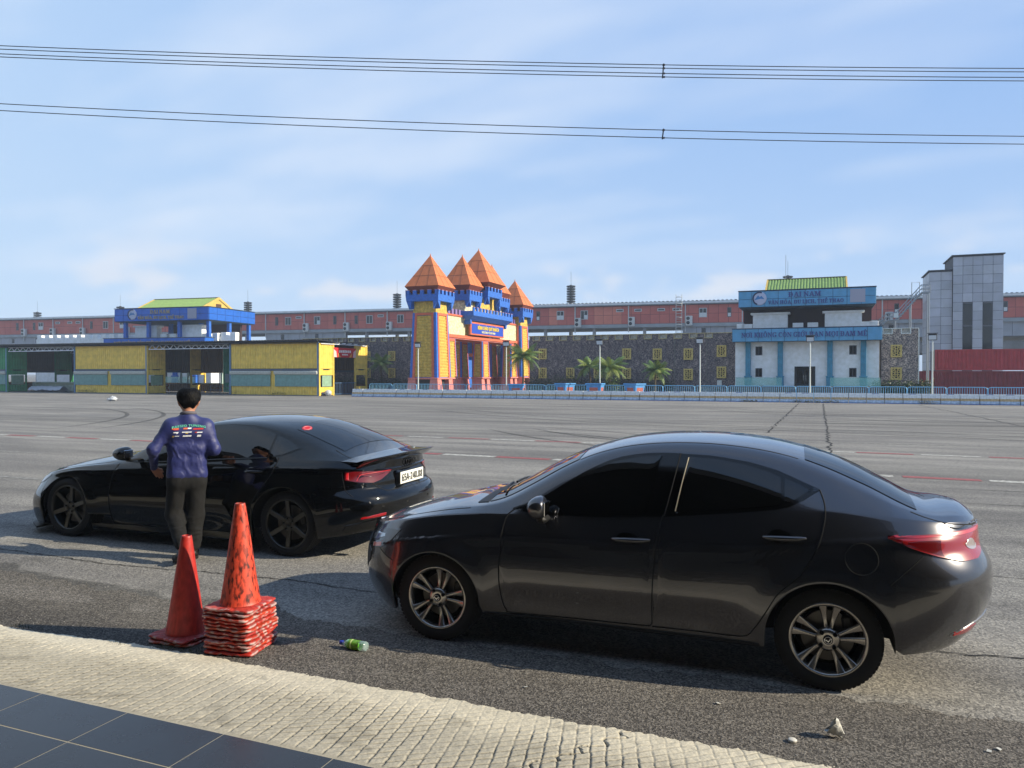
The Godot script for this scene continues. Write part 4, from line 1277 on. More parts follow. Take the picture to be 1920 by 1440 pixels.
# sloping concrete ramp with a lattice of grooves pressed into it
func build_ramp() -> void:
	var f := soft(3, 0.8)
	var fine := soft(14, 6.0)
	var rows := []
	var cs := []
	var mb := MB.new()
	var step := 0.005
	var nx := int(7.4 / step)
	var nz := 222
	var grooves := func(s: float) -> float:
		return absf(s - roundf(s))
	for j in nz + 1:
		var row := PackedVector3Array()
		var cr := PackedColorArray()
		for i in nx + 1:
			var x := 14.6 + i * step
			var low := 48.90 + 0.035 * f.get_noise_1d(x * 3.0) + 0.025 * fine.get_noise_1d(x * 2.0)
			if x < 17.0: low += 0.13 * smoothstep(17.2, 15.8, x)
			var t := j / float(nz)
			var z := lerpf(low, 50.024, t)
			var s := clampf((z - 48.93) / 1.09, 0, 1)
			var y := 0.17 * (s * 0.9 + 0.1 * s * s)
			var wob := 0.006 * fine.get_noise_2d(x * 1.2, z * 1.2)
			# two sets of grooves that cross at a slant
			var ga: float = grooves.call(((x - 0.27 * (z - 49.0)) * 0.965 + wob) / 0.074) * 0.074
			var gb: float = grooves.call((0.731 * x + 0.682 * z + wob * 0.8) / 0.064) * 0.064
			var worn_out := clampf(0.75 + 1.1 * f.get_noise_2d(x * 0.9, z * 1.4), 0.1, 1)
			var deep := smoothstep(0.10, 0.36, s) * 0.80 + 0.26
			if x > 20.0: deep = maxf(deep, 0.55)
			deep *= 1.0 - 0.9 * smoothstep(49.985, 50.01, z)
			var va := exp(-pow(ga / 0.0042, 2)) * deep * clampf(0.85 + 0.8 * f.get_noise_2d(x * 1.7 + 20, z * 2.0), 0.35, 1)
			var vb := exp(-pow(gb / 0.0046, 2)) * deep * worn_out
			var v := maxf(va, vb)
			y -= 0.007 * v
			y = minf(y, 0.172)
			y += 0.0028 * fine.get_noise_2d(x * 3, z * 3) + 0.0012 * fine.get_noise_2d(x * 11, z * 11) + 0.006 * f.get_noise_2d(x * 2, z * 2)
			# edge breaks down to the tarmac
			y = y - 0.012 + 0.018 * smoothstep(0.0, 0.03, t) + 0.004 * smoothstep(49.97, 50.01, z)
			# a crack across
			var cx := 20.42 + 0.10 * (z - 49.0) * -4.0 + 0.05 * fine.get_noise_1d(z * 1.5) + 0.03 * sin(z * 40)
			var ck := exp(-pow((x - cx) / 0.006, 2)) * (1.0 if z < 50.0 else 0.0)
			y -= 0.014 * ck
			y = lerpf(y, 0.166, smoothstep(49.96, 50.015, z))
			var p := yard * Vector3(x, y, z)
			row.append(p)
			var tone := 0.92 + 0.10 * f.get_noise_2d(x, z) + 0.08 * fine.get_noise_2d(x * 1.5, z * 1.5)
			tone *= lerpf(1.12, 0.80, smoothstep(0.15, 0.5, s + 0.12 * f.get_noise_2d(x * 2.0, z)))
			tone *= 1.0 - 0.25 * smoothstep(0.25, 0.6, f.get_noise_2d(x * 2.5 + 60, z * 4.0))
			tone *= 1.0 - 0.85 * clampf(maxf(va * 1.2, vb) - 0.08, 0, 1) * (0.7 + 0.6 * fine.get_noise_2d(x * 0.6 + 9, z * 0.6)) * smoothstep(0.1, 0.4, s + (0.3 if x > 20 else 0.0))
			tone *= 1.0 - 0.62 * clampf(vb, 0, 1)  # shade painted into the second groove set, which the sun runs along
			tone *= 1.0 - 0.85 * ck
			cr.append(Color(0.60 * tone, 0.55 * tone, 0.445 * tone))
		rows.append(row)
		cs.append(cr)
	var m := mat("stamped concrete", Color.WHITE, 0.9)
	m.vertex_color_use_as_albedo = true
	m.albedo_texture = noise_map("concrete grain", FastNoiseLite.TYPE_SIMPLEX_SMOOTH, 0.06, Color(0.82, 0.82, 0.80), Color.WHITE, 5)
	m.uv1_triplanar = true
	m.uv1_scale = Vector3(2.2, 2.2, 2.2)
	tag(part("pavement", mb.grid(rows, true, cs), m, self), "", "", "", "structure")
	var pave := get_node("pavement")
	var body := MB.new()
	for xr in [[-60.0, 14.6], [14.6 + nx * step, 80.0]]:
		body.quad(yard * Vector3(xr[0], 0.0, 48.93), yard * Vector3(xr[0], 0.17, 50.02), yard * Vector3(xr[1], 0.17, 50.02), yard * Vector3(xr[1], 0.0, 48.93))
	part("plain_ramp", body, worn("plain concrete", Color(0.70, 0.67, 0.60), 0.9, 0.25, 0.8), pave)

	# polished dark floor tiles on the platform
	var fl := Node3D.new()
	fl.name = "tiled_floor"
	fl.set_meta("kind", "structure")
	add_child(fl)
	var bed := MB.new()
	bed.box(Vector3(10, 0.0853, 60.02), Vector3(140, 0.17, 20.0 - 0.002))
	part("grout_bed", bed, mat("grout", Color(0.60, 0.57, 0.50), 0.9), fl, yard)
	var tiles := []
	for k in 3:
		var tm := mat("dark tile%d" % k, [Color(0.135, 0.14, 0.155), Color(0.125, 0.13, 0.146), Color(0.145, 0.15, 0.163)][k], 0.3)
		tm.metallic_specular = 0.45
		tm.roughness_texture = noise_map("smears", FastNoiseLite.TYPE_SIMPLEX_SMOOTH, 0.01, Color(0.75, 0.75, 0.75), Color.WHITE, 5)
		tm.uv1_triplanar = true
		tm.uv1_world_triplanar = true
		tm.uv1_scale = Vector3(0.8, 0.8, 0.8)
		tiles.append(tm)
	var whole := MB.new().cbox(Vector3.ZERO, Vector3(0.6095, 0.02, 0.6095), 0.0012)
	var cut := MB.new().cbox(Vector3.ZERO, Vector3(0.6095, 0.02, 0.327), 0.0012)
	var wm := []
	var cm := []
	for k in 3:
		wm.append(whole.made(tiles[k]))
		cm.append(cut.made(tiles[k]))
	for i in range(-6, 13):
		var x := 17.52 + 0.613 * (i + 0.5)
		part("floor_tile", cm[rng.randi() % 3], null, fl, yard * Transform3D(Basis(), Vector3(x, 0.161, 50.185)))
		for r in 4:
			part("floor_tile", wm[rng.randi() % 3], null, fl, yard * Transform3D(Basis(), Vector3(x, 0.161, 50.352 + 0.613 * (r + 0.5))))


# ---------------------------------------------------------------- far side of the yard
func frustum(mb: MB, at_: Vector3, h0: Vector2, h1: Vector2, y0: float, y1: float, ends := true) -> MB:
	var a := [Vector3(-h0.x, y0, h0.y), Vector3(h0.x, y0, h0.y), Vector3(h0.x, y0, -h0.y), Vector3(-h0.x, y0, -h0.y)]
	var b := [Vector3(-h1.x, y1, h1.y), Vector3(h1.x, y1, h1.y), Vector3(h1.x, y1, -h1.y), Vector3(-h1.x, y1, -h1.y)]
	for j in 4:
		var k := (j + 1) % 4
		if h1.x < 0.001: mb.tri(at_ + a[j], at_ + a[k], at_ + b[j])
		else: mb.quad(at_ + a[j], at_ + a[k], at_ + b[k], at_ + b[j])
	if ends:
		mb.quad(at_ + a[3], at_ + a[2], at_ + a[1], at_ + a[0])
		if h1.x >= 0.001: mb.quad(at_ + b[0], at_ + b[1], at_ + b[2], at_ + b[3])
	return mb


func nth(n: int) -> String:
	var e := "th"
	if n % 100 < 11 or n % 100 > 13: e = ["th", "st", "nd", "rd", "th", "th", "th", "th", "th", "th"][n % 10]
	return "%d%s" % [n, e]


func build_barriers() -> void:
	var white := worn("barrier white", Color(0.93, 0.94, 0.95), 0.8, 0.2, 0.9)
	var tan_ := worn("barrier tan", Color(0.86, 0.74, 0.56), 0.85, 0.3, 0.9)
	var pale := worn("barrier foot", Color(0.78, 0.85, 0.93), 0.85, 0.35, 0.9)
	var blue := worn("barrier blue", Color(0.25, 0.45, 0.75), 0.8, 0.3, 0.9)
	var label := "white concrete barrier block with tan band in the long row before the fence"
	var first: Node3D
	var x := -13.35
	var k := 0
	while x < 36:
		var tr := yard * Transform3D(Basis(Vector3.UP, rng.randf_range(-0.02, 0.02)), Vector3(x, 0, rng.randf_range(-0.03, 0.03)))
		if first == null:
			first = thing("barrier_block", label, "barrier", tr, "concrete barrier blocks in a row")
			part("top_band", frustum(MB.new(), Vector3.ZERO, Vector2(0.49, 0.15), Vector2(0.485, 0.10), 0.36, 0.62), white, first)
			part("middle_band", frustum(MB.new(), Vector3.ZERO, Vector2(0.49, 0.17), Vector2(0.49, 0.152), 0.21, 0.36), tan_, first)
			part("foot_band", frustum(MB.new(), Vector3.ZERO, Vector2(0.49, 0.24), Vector2(0.49, 0.172), 0.05, 0.21), pale, first)
			part("base_stripe", frustum(MB.new(), Vector3.ZERO, Vector2(0.49, 0.25), Vector2(0.49, 0.242), 0.0, 0.05), blue, first)
			part("blue_patch", MB.new().box(Vector3(0.0, 0.60, 0.107), Vector3(0.4, 0.03, 0.012)), blue, first)
		else:
			var o := again(first, tr, "white concrete barrier block with tan band, %s from the left end of the row" % nth(k + 1))
			if rng.randf() < 0.6: o.get_node("blue_patch").free()
		x += 1.02
		k += 1
	first.set_meta("label", "leftmost white barrier block, against the yellow kiosk corner")


func build_fence() -> void:
	var m := mat("fence blue", Color(0.50, 0.74, 0.88), 0.5, 0.3)
	var first: Node3D
	var k := 0
	var x := -13.6
	while x < 36:
		var tr := yard * at(Vector3(x + 1.1, 0, -2.0 + rng.randf_range(-0.08, 0.08)), rng.randf_range(-0.03, 0.03))
		if first == null:
			first = thing("crowd_barrier", "light blue tubular crowd barrier, leftmost in the line behind the white blocks", "fence", tr, "blue crowd barriers in a line")
			var fr := [Vector3(-1.05, 0.12, 0), Vector3(-1.08, 0.8, 0), Vector3(-1.06, 0.95, 0), Vector3(-0.95, 1.0, 0), Vector3(0.95, 1.0, 0), Vector3(1.06, 0.95, 0), Vector3(1.08, 0.8, 0), Vector3(1.05, 0.12, 0)]
			part("frame", MB.new().tube(fr, 0.025, 6), m, first)
			part("bottom_rail", MB.new().tube([Vector3(-1.05, 0.2, 0), Vector3(1.05, 0.2, 0)], 0.02, 5), m, first)
			var bar := MB.new().tube([Vector3(0, 0.2, 0), Vector3(0, 1.0, 0)], 0.014, 5).made(m)
			for j in 15: part("bar", bar, null, first, at(Vector3(-0.93 + 1.86 * j / 14.0, 0, 0)))
			for s in [-0.8, 0.8]: part("foot", MB.new().box(Vector3(s, 0.02, 0), Vector3(0.05, 0.04, 0.5)), m, first)
		else:
			again(first, tr, "light blue tubular crowd barrier, %s from the left in the line behind the white blocks" % nth(k + 1))
		x += 2.22
		k += 1


func build_lamps() -> void:
	var pole := mat("lamp pole", Color(0.80, 0.82, 0.80), 0.5, 0.2)
	var dark := mat("lamp casing", Color(0.12, 0.12, 0.13), 0.6)
	var face := mat("lamp face", Color(0.78, 0.82, 0.86), 0.25)
	var where := ["before the left tower of the castle gate", "by the tall palm before the castle gate", "before the stone wall, by the middle palm", "before the stone wall, left of the white blue-banded building", "before the glass door of the white blue-banded building", "at the left end of the red containers"]
	var xs := [-8.55, -0.95, 6.38, 13.5, 20.58, 27.66]
	var first: Node3D
	for j in 6:
		var tr := yard * at(Vector3(xs[j], 0, -1.2), [0.0, 0.1, 0.0, -0.1, 0.0, -0.15][j])
		var label: String = "slim white lamp post with floodlight " + where[j]
		if first == null:
			first = thing("lamp_post", label, "lamp post", tr, "white lamp posts behind the barriers")
			part("pole", MB.new().lathe([Vector2(0.055, 0), Vector2(0.045, 2), Vector2(0.035, 4.05), Vector2(0.0, 4.06)], 10), pole, first)
			part("base_plate", MB.new().box(Vector3(0, 0.02, 0), Vector3(0.3, 0.04, 0.3)), pole, first)
			var b := Basis(Vector3.RIGHT, 0.35)
			part("lamp_head", MB.new().cbox(Vector3(0, 4.12, 0.04), Vector3(0.50, 0.40, 0.14), 0.03, b), dark, first)
			part("lamp_glass", MB.new().box(Vector3(0, 4.09, 0.125), Vector3(0.42, 0.27, 0.02), b), face, first)
			part("hood", MB.new().box(Vector3(0, 4.36, 0.02), Vector3(0.6, 0.03, 0.34), Basis(Vector3.RIGHT, 0.12)), dark, first)
		else:
			again(first, tr, label)


func lattice_window(parent: Node3D, tr: Transform3D, proto: Node3D) -> Node3D:
	if proto:
		var o: Node3D = proto.duplicate()
		o.name = "lattice_window"
		parent.add_child(o, true)
		o.transform = tr
		return o
	var w := Node3D.new()
	w.name = "lattice_window"
	parent.add_child(w, true)
	w.transform = tr
	var y := worn("lattice yellow", Color(0.90, 0.79, 0.48), 0.8, 0.25, 0.8)
	part("backing", MB.new().box(Vector3(0, 0, 0.01), Vector3(0.62, 0.78, 0.02)), mat("window dark", Color(0.06, 0.05, 0.045), 0.8), w)
	for s in [-1, 1]:
		part("frame", MB.new().cbox(Vector3(0.31 * s, 0, 0.05), Vector3(0.12, 0.92, 0.10), 0.01), y, w)
		part("frame", MB.new().cbox(Vector3(0, 0.40 * s, 0.05), Vector3(0.50, 0.12, 0.10), 0.01), y, w)
	var l := MB.new()
	for s in [-1.0, 1.0]:
		l.box(Vector3(0.085 * s, 0, 0.04), Vector3(0.05, 0.70, 0.03))
		l.box(Vector3(0, 0.18 * s, 0.04), Vector3(0.12, 0.05, 0.028))
		l.box(Vector3(0, 0.06 * s, 0.04), Vector3(0.12, 0.045, 0.028))
		for q in [-1.0, 1.0]:
			l.box(Vector3(0.17 * s, 0.24 * q, 0.04), Vector3(0.055, 0.2, 0.03), Basis(Vector3.BACK, 0.75 * s * q))
			l.box(Vector3(0.18 * s, 0.08 * q, 0.04), Vector3(0.16, 0.055, 0.026), Basis(Vector3.BACK, 0.6 * s * q))
			l.box(Vector3(0.20 * s, 0.27 * q, 0.04), Vector3(0.12, 0.03, 0.022))
	part("lattice", l, y, w)
	return w


var window_proto: Node3D

# a rubble-faced wall from x0 to x1 in its own axes, with battlements and lattice windows
func stone_wall(label: String, tr: Transform3D, x0: float, x1: float, high: float, wins: Array, notches: Array, trim: Material, thick := 0.5, pale_stone := false) -> Node3D:
	var st := mats.get("rubble stone") as StandardMaterial3D
	if st == null:
		st = mat("rubble stone", Color(0.70, 0.665, 0.66), 0.92)
		st.albedo_texture = noise_map("rubble", FastNoiseLite.TYPE_CELLULAR, 0.075, Color(0.42, 0.42, 0.45), Color(1.0, 0.95, 0.9), 1, 512)
		st.heightmap_enabled = true
		st.heightmap_texture = noise_map("rubble height", FastNoiseLite.TYPE_CELLULAR, 0.075, Color.BLACK, Color.WHITE, 1, 512)
		st.heightmap_scale = 3.0
		st.detail_enabled = true
		st.detail_blend_mode = BaseMaterial3D.BLEND_MODE_MUL
		st.detail_albedo = noise_map("wall stains", FastNoiseLite.TYPE_SIMPLEX_SMOOTH, 0.004, Color(0.75, 0.75, 0.78), Color.WHITE, 4)
		st.uv1_triplanar = true
		st.uv1_scale = Vector3(0.42, 0.42, 0.42)
	if pale_stone:
		if not mats.has("pale rubble"):
			mats["pale rubble"] = st.duplicate()
			mats["pale rubble"].albedo_color = Color(0.90, 0.85, 0.80)
		st = mats["pale rubble"]
	var o := thing("stone_wall", label, "wall", tr)
	var low := high - 0.44
	part("wall", MB.new().box(Vector3((x0 + x1) / 2, low / 2, -thick / 2), Vector3(x1 - x0, low, thick)), st, o)
	var edges := [x0]
	for q in notches: edges.append_array([q - 0.27, q + 0.27])
	edges.append(x1)
	var pale := worn("notch plaster", Color(0.92, 0.90, 0.86), 0.9, 0.3, 0.8)
	for j in range(0, edges.size(), 2):
		var a: float = edges[j]
		var b: float = edges[j + 1]
		if b - a > 0.05:
			part("merlon", MB.new().box(Vector3((a + b) / 2, low + 0.19, -thick / 2), Vector3(b - a, 0.38, thick)), st, o)
			part("coping", MB.new().box(Vector3((a + b) / 2, high - 0.03, -thick / 2 + 0.02), Vector3(b - a + 0.08, 0.06, thick + 0.1)), trim, o)
	for q in notches:
		part("notch_sill", MB.new().box(Vector3(q, low + 0.03, -thick / 2 + 0.03), Vector3(0.66, 0.07, thick + 0.08)), trim, o)
		for s in [-1, 1]: part("notch_trim", MB.new().box(Vector3(q + 0.30 * s, low + 0.24, 0.015), Vector3(0.07, 0.35, 0.07)), trim, o)
		part("notch_back", MB.new().box(Vector3(q, low + 0.24, -0.22), Vector3(0.54, 0.36, 0.06)), pale, o)
		part("notch_cap", MB.new().box(Vector3(q, high - 0.02, -0.1), Vector3(0.5, 0.05, 0.3)), trim, o)
	for w in wins:
		var n := lattice_window(o, at(Vector3(w[0], w[1], 0.0)), window_proto)
		if window_proto == null: window_proto = n
	return o


func build_walls() -> void:
	var beige := worn("beige trim", Color(0.80, 0.73, 0.56), 0.85, 0.25, 0.7)
	var white := worn("white trim", Color(0.92, 0.92, 0.90), 0.85, 0.2, 0.7)
	var n1 := []
	for j in 14: n1.append(-1.75 + 1.22 * j)
	n1.append(14.9)
	var wall := stone_wall("dark rubble wall with yellow lattice windows between castle gate and white building", yard * at(Vector3(0, 0, -10)), -2.4, 15.05, 5.12, [[-1.15, 3.55], [-1.15, 1.9], [1.35, 1.9], [3.8, 1.9], [6.25, 3.48], [6.25, 1.85], [8.8, 3.44], [8.8, 1.8], [11.3, 3.42], [11.3, 1.78], [13.9, 3.64], [13.9, 1.95]], n1.slice(0, 13), beige)
	part("meter_box", MB.new().cbox(Vector3(13.75, 1.12, 0.06), Vector3(0.36, 0.4, 0.12), 0.02), white, wall)
	for x in [10.2, 12.75]: part("drain_stain", MB.new().box(Vector3(x, 2.6, 0.03), Vector3(0.07, 4.0, 0.06)), worn("drain pipe", Color(0.5, 0.48, 0.46), 0.8), wall)
	var n2 := []
	for j in 10: n2.append(-25.6 + 1.22 * j)
	stone_wall("dark rubble wall with lattice windows left of the castle gate, behind the kiosks", yard * at(Vector3(0, 0, -10)), -26.4, -13.9, 5.3, [[-18.9, 3.5], [-18.9, 1.9], [-16.2, 3.5], [-16.2, 1.9]], n2, beige)
	stone_wall("rubble wall closing the court behind the castle gate", yard * at(Vector3(0, 0, -31)), -14.4, -1.9, 5.2, [[-11.4, 3.5], [-11.4, 1.9], [-8.6, 3.5], [-8.6, 1.9], [-5.8, 3.5], [-5.8, 1.9]], [], beige)
	stone_wall("rubble side wall seen through the castle gate openings", yard * Transform3D(Basis(Vector3.UP, PI / 2), Vector3(-14.4, 0, -10)), 0.3, 20.9, 5.2, [[4.5, 3.5], [4.5, 1.9], [8.0, 3.5], [8.0, 1.9], [11.5, 3.5], [11.5, 1.9]], [], beige)
	stone_wall("light rubble pier with two lattice windows and white battlements right of the white building", yard * at(Vector3(0, 0, -9.8)), 25.35, 27.75, 5.18, [[26.33, 3.5], [26.33, 1.85]], [25.75, 26.95], white, 2.5, true)
	part("corner_trim", MB.new().box(Vector3(27.78, 2.55, -1.2), Vector3(0.07, 5.1, 2.6)), white, get_node("stone_wall_004"))


func sheet_metal(key: String, c: Color) -> StandardMaterial3D:
	return worn(key, c, 0.55, 0.18, 0.25, 0.0)


func build_kiosks() -> void:
	var yel := sheet_metal("yellow sheet", Color(0.98, 0.83, 0.36))
	var grn := sheet_metal("green sheet", Color(0.20, 0.58, 0.36))
	var teal := sheet_metal("teal sheet", Color(0.25, 0.66, 0.54))
	var post := mat("steel blue post", Color(0.38, 0.50, 0.64), 0.5, 0.4)
	var rail := mat("steel rail", Color(0.34, 0.38, 0.44), 0.5, 0.5)
	var shut := worn("grey green shutter", Color(0.46, 0.62, 0.60), 0.6, 0.15, 0.4)
	var awn := worn("rolled awning", Color(0.85, 0.86, 0.83), 0.8, 0.3, 1.2)
	var dim := mat("kiosk inside", Color(0.10, 0.12, 0.17), 0.9)
	var brown := sheet_metal("brown sheet", Color(0.42, 0.31, 0.17))
	var spans := [["green", -66.0, -54.75], ["yellow", -45.25, -35.95], ["yellow", -26.35, -17.1]]
	var labels := ["green corrugated kiosk at the left edge of the row", "yellow corrugated kiosk with grey-green shutters, between the two open bays", "yellow corrugated kiosk at the right end of the row, with the red banner"]
	for k in 3:
		var x0: float = spans[k][1]
		var x1: float = spans[k][2]
		var m: Material = grn if k == 0 else yel
		var o := thing("kiosk", labels[k], "kiosk", yard, "corrugated kiosks in a row")
		var z := 0.1
		part("upper_sheet", MB.new().ribbed(Vector3(x0 + 0.1, 2.28, z), Vector3(x1 - 0.1, 2.28, z), 2.17, 0.27, 0.045, Vector3.BACK), m, o)
		part("lower_sheet", MB.new().ribbed(Vector3(x0 + 0.1, 0.05, z), Vector3(x1 - 0.1, 0.05, z), 2.02, 0.27, 0.045, Vector3.BACK), m, o)
		part("rail", MB.new().box(Vector3((x0 + x1) / 2, 2.17, z + 0.03), Vector3(x1 - x0, 0.16, 0.10)), rail, o)
		part("base_rail", MB.new().box(Vector3((x0 + x1) / 2, 0.03, z + 0.03), Vector3(x1 - x0, 0.06, 0.10)), rail, o)
		for x in [x0 + 0.06, x1 - 0.06]: part("post", MB.new().box(Vector3(x, 2.23, z + 0.02), Vector3(0.13, 4.46, 0.14)), post, o)
		var w := (x1 - x0 - 0.75) / 2
		for s in 2:
			var c := x0 + 0.14 + w / 2 if s == 0 else x1 - 0.14 - w / 2
			part("shutter", MB.new().cbox(Vector3(c, 1.27, z + 0.09), Vector3(w, 1.0, 0.06), 0.01), shut, o)
			part("awning", MB.new().cbox(Vector3(c, 1.92, z + 0.15), Vector3(w + 0.15, 0.30, 0.16), 0.05, Basis(Vector3.RIGHT, 0.2)), awn, o)
		# the end that faces right, and the back
		var pts := [0.1, -1.85, -5.15, -6.95]
		for s in [[pts[0], pts[1]], [pts[2], pts[3]]]:
			part("end_sheet", MB.new().ribbed(Vector3(x1, 2.25, s[0]), Vector3(x1, 2.25, s[1]), 2.1, 0.27, 0.04, Vector3.RIGHT), m, o)
			part("end_sheet", MB.new().ribbed(Vector3(x1, 1.72, s[0]), Vector3(x1, 1.72, s[1]), 0.5, 0.27, 0.04, Vector3.RIGHT), m, o)
			part("end_sheet", MB.new().ribbed(Vector3(x1, 0.05, s[0]), Vector3(x1, 0.05, s[1]), 0.68, 0.27, 0.04, Vector3.RIGHT), m, o)
			for e in s: part("end_post", MB.new().box(Vector3(x1 + 0.02, 2.2, e), Vector3(0.14, 4.4, 0.14)), m if k else grn, o)
			part("slot", MB.new().box(Vector3(x1 + 0.05, 2.2, (s[0] + s[1]) / 2), Vector3(0.03, 0.09, 0.8)), mat("kiosk slot", Color(0.06, 0.06, 0.06)), o)
		part("hatch_board", MB.new().box(Vector3(x1 + 0.01, 1.23, -0.95), Vector3(0.05, 0.92, 1.3)), worn("pale green board", Color(0.55, 0.68, 0.58), 0.6, 0.15), o)
		part("inner_wall", MB.new().ribbed(Vector3(x0, 2.0, -6.9), Vector3(x1, 2.0, -6.9), 2.4, 0.27, 0.05, Vector3.BACK), brown, o)
		part("inner_wall", MB.new().ribbed(Vector3(x0, 0.05, -6.9), Vector3(x1, 0.05, -6.9), 0.85, 0.27, 0.05, Vector3.BACK), brown, o)
		part("inner_rail", MB.new().box(Vector3((x0 + x1) / 2, 2.05, -6.85), Vector3(x1 - x0, 0.2, 0.1)), rail, o)
		part("inner_side", MB.new().ribbed(Vector3(x0, 0.05, -6.9), Vector3(x0, 0.05, 0.0), 4.3, 0.27, 0.04, Vector3.LEFT), m if k != 1 else teal, o)
		for e in [-1.85, -5.15]: part("door_jamb", MB.new().box(Vector3(x1 - 0.03, 2.1, e), Vector3(0.08, 4.2, 0.08)), post, o)
	# the long roof on its posts
	var roof := thing("shed_roof", "long dark corrugated roof carried over the kiosks and open bays", "roof", yard)
	var dark := worn("dark roof sheet", Color(0.13, 0.13, 0.14), 0.7, 0.3)
	part("roof_sheet", MB.new().ribbed(Vector3(-66, 4.74, 0.55), Vector3(-17.0, 4.60, 0.55), 7.9, 0.3, 0.06, Vector3.UP, Vector3(0, -0.035, -1).normalized()), dark, roof)
	part("eave_beam", MB.new().box(Vector3(-41.5, 4.62, 0.42), Vector3(49.0, 0.14, 0.08), Basis(Vector3.BACK, -0.0029)), dark, roof)
	part("roof_lining", MB.new().box(Vector3(-41.5, 4.57, -3.3), Vector3(49.0, 0.05, 7.4), Basis(Vector3.BACK, -0.0029) * Basis(Vector3.RIGHT, 0.035)), dark, roof)
	var steel := mat("truss steel", Color(0.88, 0.90, 0.93), 0.5, 0.0)
	for b in [[-54.6, -45.4], [-35.8, -26.5]]:
		for zz in [0.05, -6.8]:
			var t := Node3D.new()
			t.name = "truss"
			roof.add_child(t, true)
			part("chord", MB.new().box(Vector3((b[0] + b[1]) / 2, 4.46, zz), Vector3(b[1] - b[0], 0.06, 0.06)), steel, t)
			part("chord", MB.new().box(Vector3((b[0] + b[1]) / 2, 4.06, zz), Vector3(b[1] - b[0], 0.06, 0.06)), steel, t)
			var n := 11
			for j in n:
				var a := Vector3(lerpf(b[0], b[1], j / float(n)), 4.06, zz)
				var c := Vector3(lerpf(b[0], b[1], (j + 0.5) / n), 4.46, zz)
				var d := Vector3(lerpf(b[0], b[1], (j + 1.0) / n), 4.06, zz)
				part("web", MB.new().tube([a, c], 0.04, 4), steel, t)
				part("web", MB.new().tube([c, d], 0.04, 4), steel, t)
		for j in 3:
			part("purlin", MB.new().box(Vector3((b[0] + b[1]) / 2, 4.5, -1.2 - 2.2 * j), Vector3(b[1] - b[0], 0.08, 0.06)), steel, roof)
	for j in 4: part("end_purlin", MB.new().box(Vector3(-16.92, 4.42, -2.2 - 0.9 * j), Vector3(0.5, 0.06, 0.06)), steel, roof)
	part("end_chord", MB.new().box(Vector3(-16.95, 4.33, -3.4), Vector3(0.06, 0.05, 6.8)), steel, roof)
	# what stands in the open bays
	var bay := thing("bay_panel", "dark panel with low windows at the back of the left open bay", "panel", yard)
	part("board", MB.new().box(Vector3(-50.9, 3.15, -7.2), Vector3(8.4, 2.5, 0.1)), mat("navy panel", Color(0.09, 0.12, 0.20), 0.8), bay)
	part("board", MB.new().box(Vector3(-50.9, 0.5, -7.2), Vector3(8.4, 0.9, 0.1)), worn("printed skirt", Color(0.62, 0.66, 0.60), 0.7, 0.3), bay)
	for x in [-54.9, -52.4, -49.6, -46.9]: part("upright", MB.new().box(Vector3(x, 1.4, -7.15), Vector3(0.5, 1.3, 0.1)), grn, bay)
	var counter := thing("stall_counter", "pale printed counter across the left open bay", "counter", yard)
	part("front", MB.new().cbox(Vector3(-50.0, 0.52, -2.4), Vector3(9.0, 0.95, 0.08), 0.01), worn("printed skirt", Color.WHITE), counter)
	part("print_band", MB.new().box(Vector3(-50.0, 0.80, -2.35), Vector3(8.0, 0.12, 0.02)), mat("print olive", Color(0.45, 0.48, 0.36), 0.7), counter)
	var rows := []
	var f := soft(8, 0.7)
	for i in 14:
		var row := PackedVector3Array()
		for j in 26:
			var x := lerpf(-53.6, -49.0, j / 25.0)
			var t := i / 13.0
			row.append(Vector3(x, 0.05 + 0.5 * sin(PI * clampf(t * 0.9 + 0.1, 0, 1)) + 0.12 * f.get_noise_2d(x * 2, t * 6), lerpf(-1.2, -2.2, t)))
		rows.append(row)
	solo("crumpled_sheet", MB.new().grid(rows, false), mat("white sheet", Color(0.72, 0.74, 0.78), 0.8), "crumpled white sheet heaped before the counter of the left open bay", "sheet", yard)
	var booth := thing("inner_booth", "brown booth with a wide window at the back of the right open bay", "booth", yard)
	part("sheet", MB.new().ribbed(Vector3(-38.6, 1.9, -6.5), Vector3(-33.2, 1.9, -6.5), 2.5, 0.27, 0.05, Vector3.BACK), brown, booth)
	part("sheet", MB.new().ribbed(Vector3(-38.6, 0.05, -6.5), Vector3(-33.2, 0.05, -6.5), 0.8, 0.27, 0.05, Vector3.BACK), brown, booth)
	for x in [-38.5, -37.6, -33.3]: part("upright", MB.new().box(Vector3(x, 1.4, -6.45), Vector3(0.16, 1.1, 0.12)), mat("pale frame", Color(0.66, 0.76, 0.72), 0.5), booth)
	part("sill", MB.new().box(Vector3(-35.9, 0.88, -6.42), Vector3(5.2, 0.08, 0.14)), mat("pale frame", Color.WHITE), booth)
	part("side_sheet", MB.new().ribbed(Vector3(-33.1, 0.05, -6.4), Vector3(-30.6, 0.05, -6.4), 4.3, 0.27, 0.05, Vector3.BACK), teal, booth)
	part("side_window", MB.new().box(Vector3(-31.9, 1.4, -6.3), Vector3(1.7, 0.85, 0.05)), mat("pale pane", Color(0.66, 0.74, 0.78), 0.15), booth)
	# railing and stacked striped boards
	var rl := thing("railing", "low grey railing across the right open bay", "railing", yard)
	for y in [0.35, 0.7]: part("rail", MB.new().tube([Vector3(-31.0, y, -2.5), Vector3(-26.6, y, -2.5)], 0.03, 5), rail, rl)
	for j in 5: part("post", MB.new().tube([Vector3(-31.0 + j * 1.1, 0, -2.5), Vector3(-31.0 + j * 1.1, 0.75, -2.5)], 0.03, 5), rail, rl)
	var red := mat("signal red", Color(0.62, 0.13, 0.10), 0.6)
	var wht := mat("signal white", Color(0.80, 0.80, 0.78), 0.6)
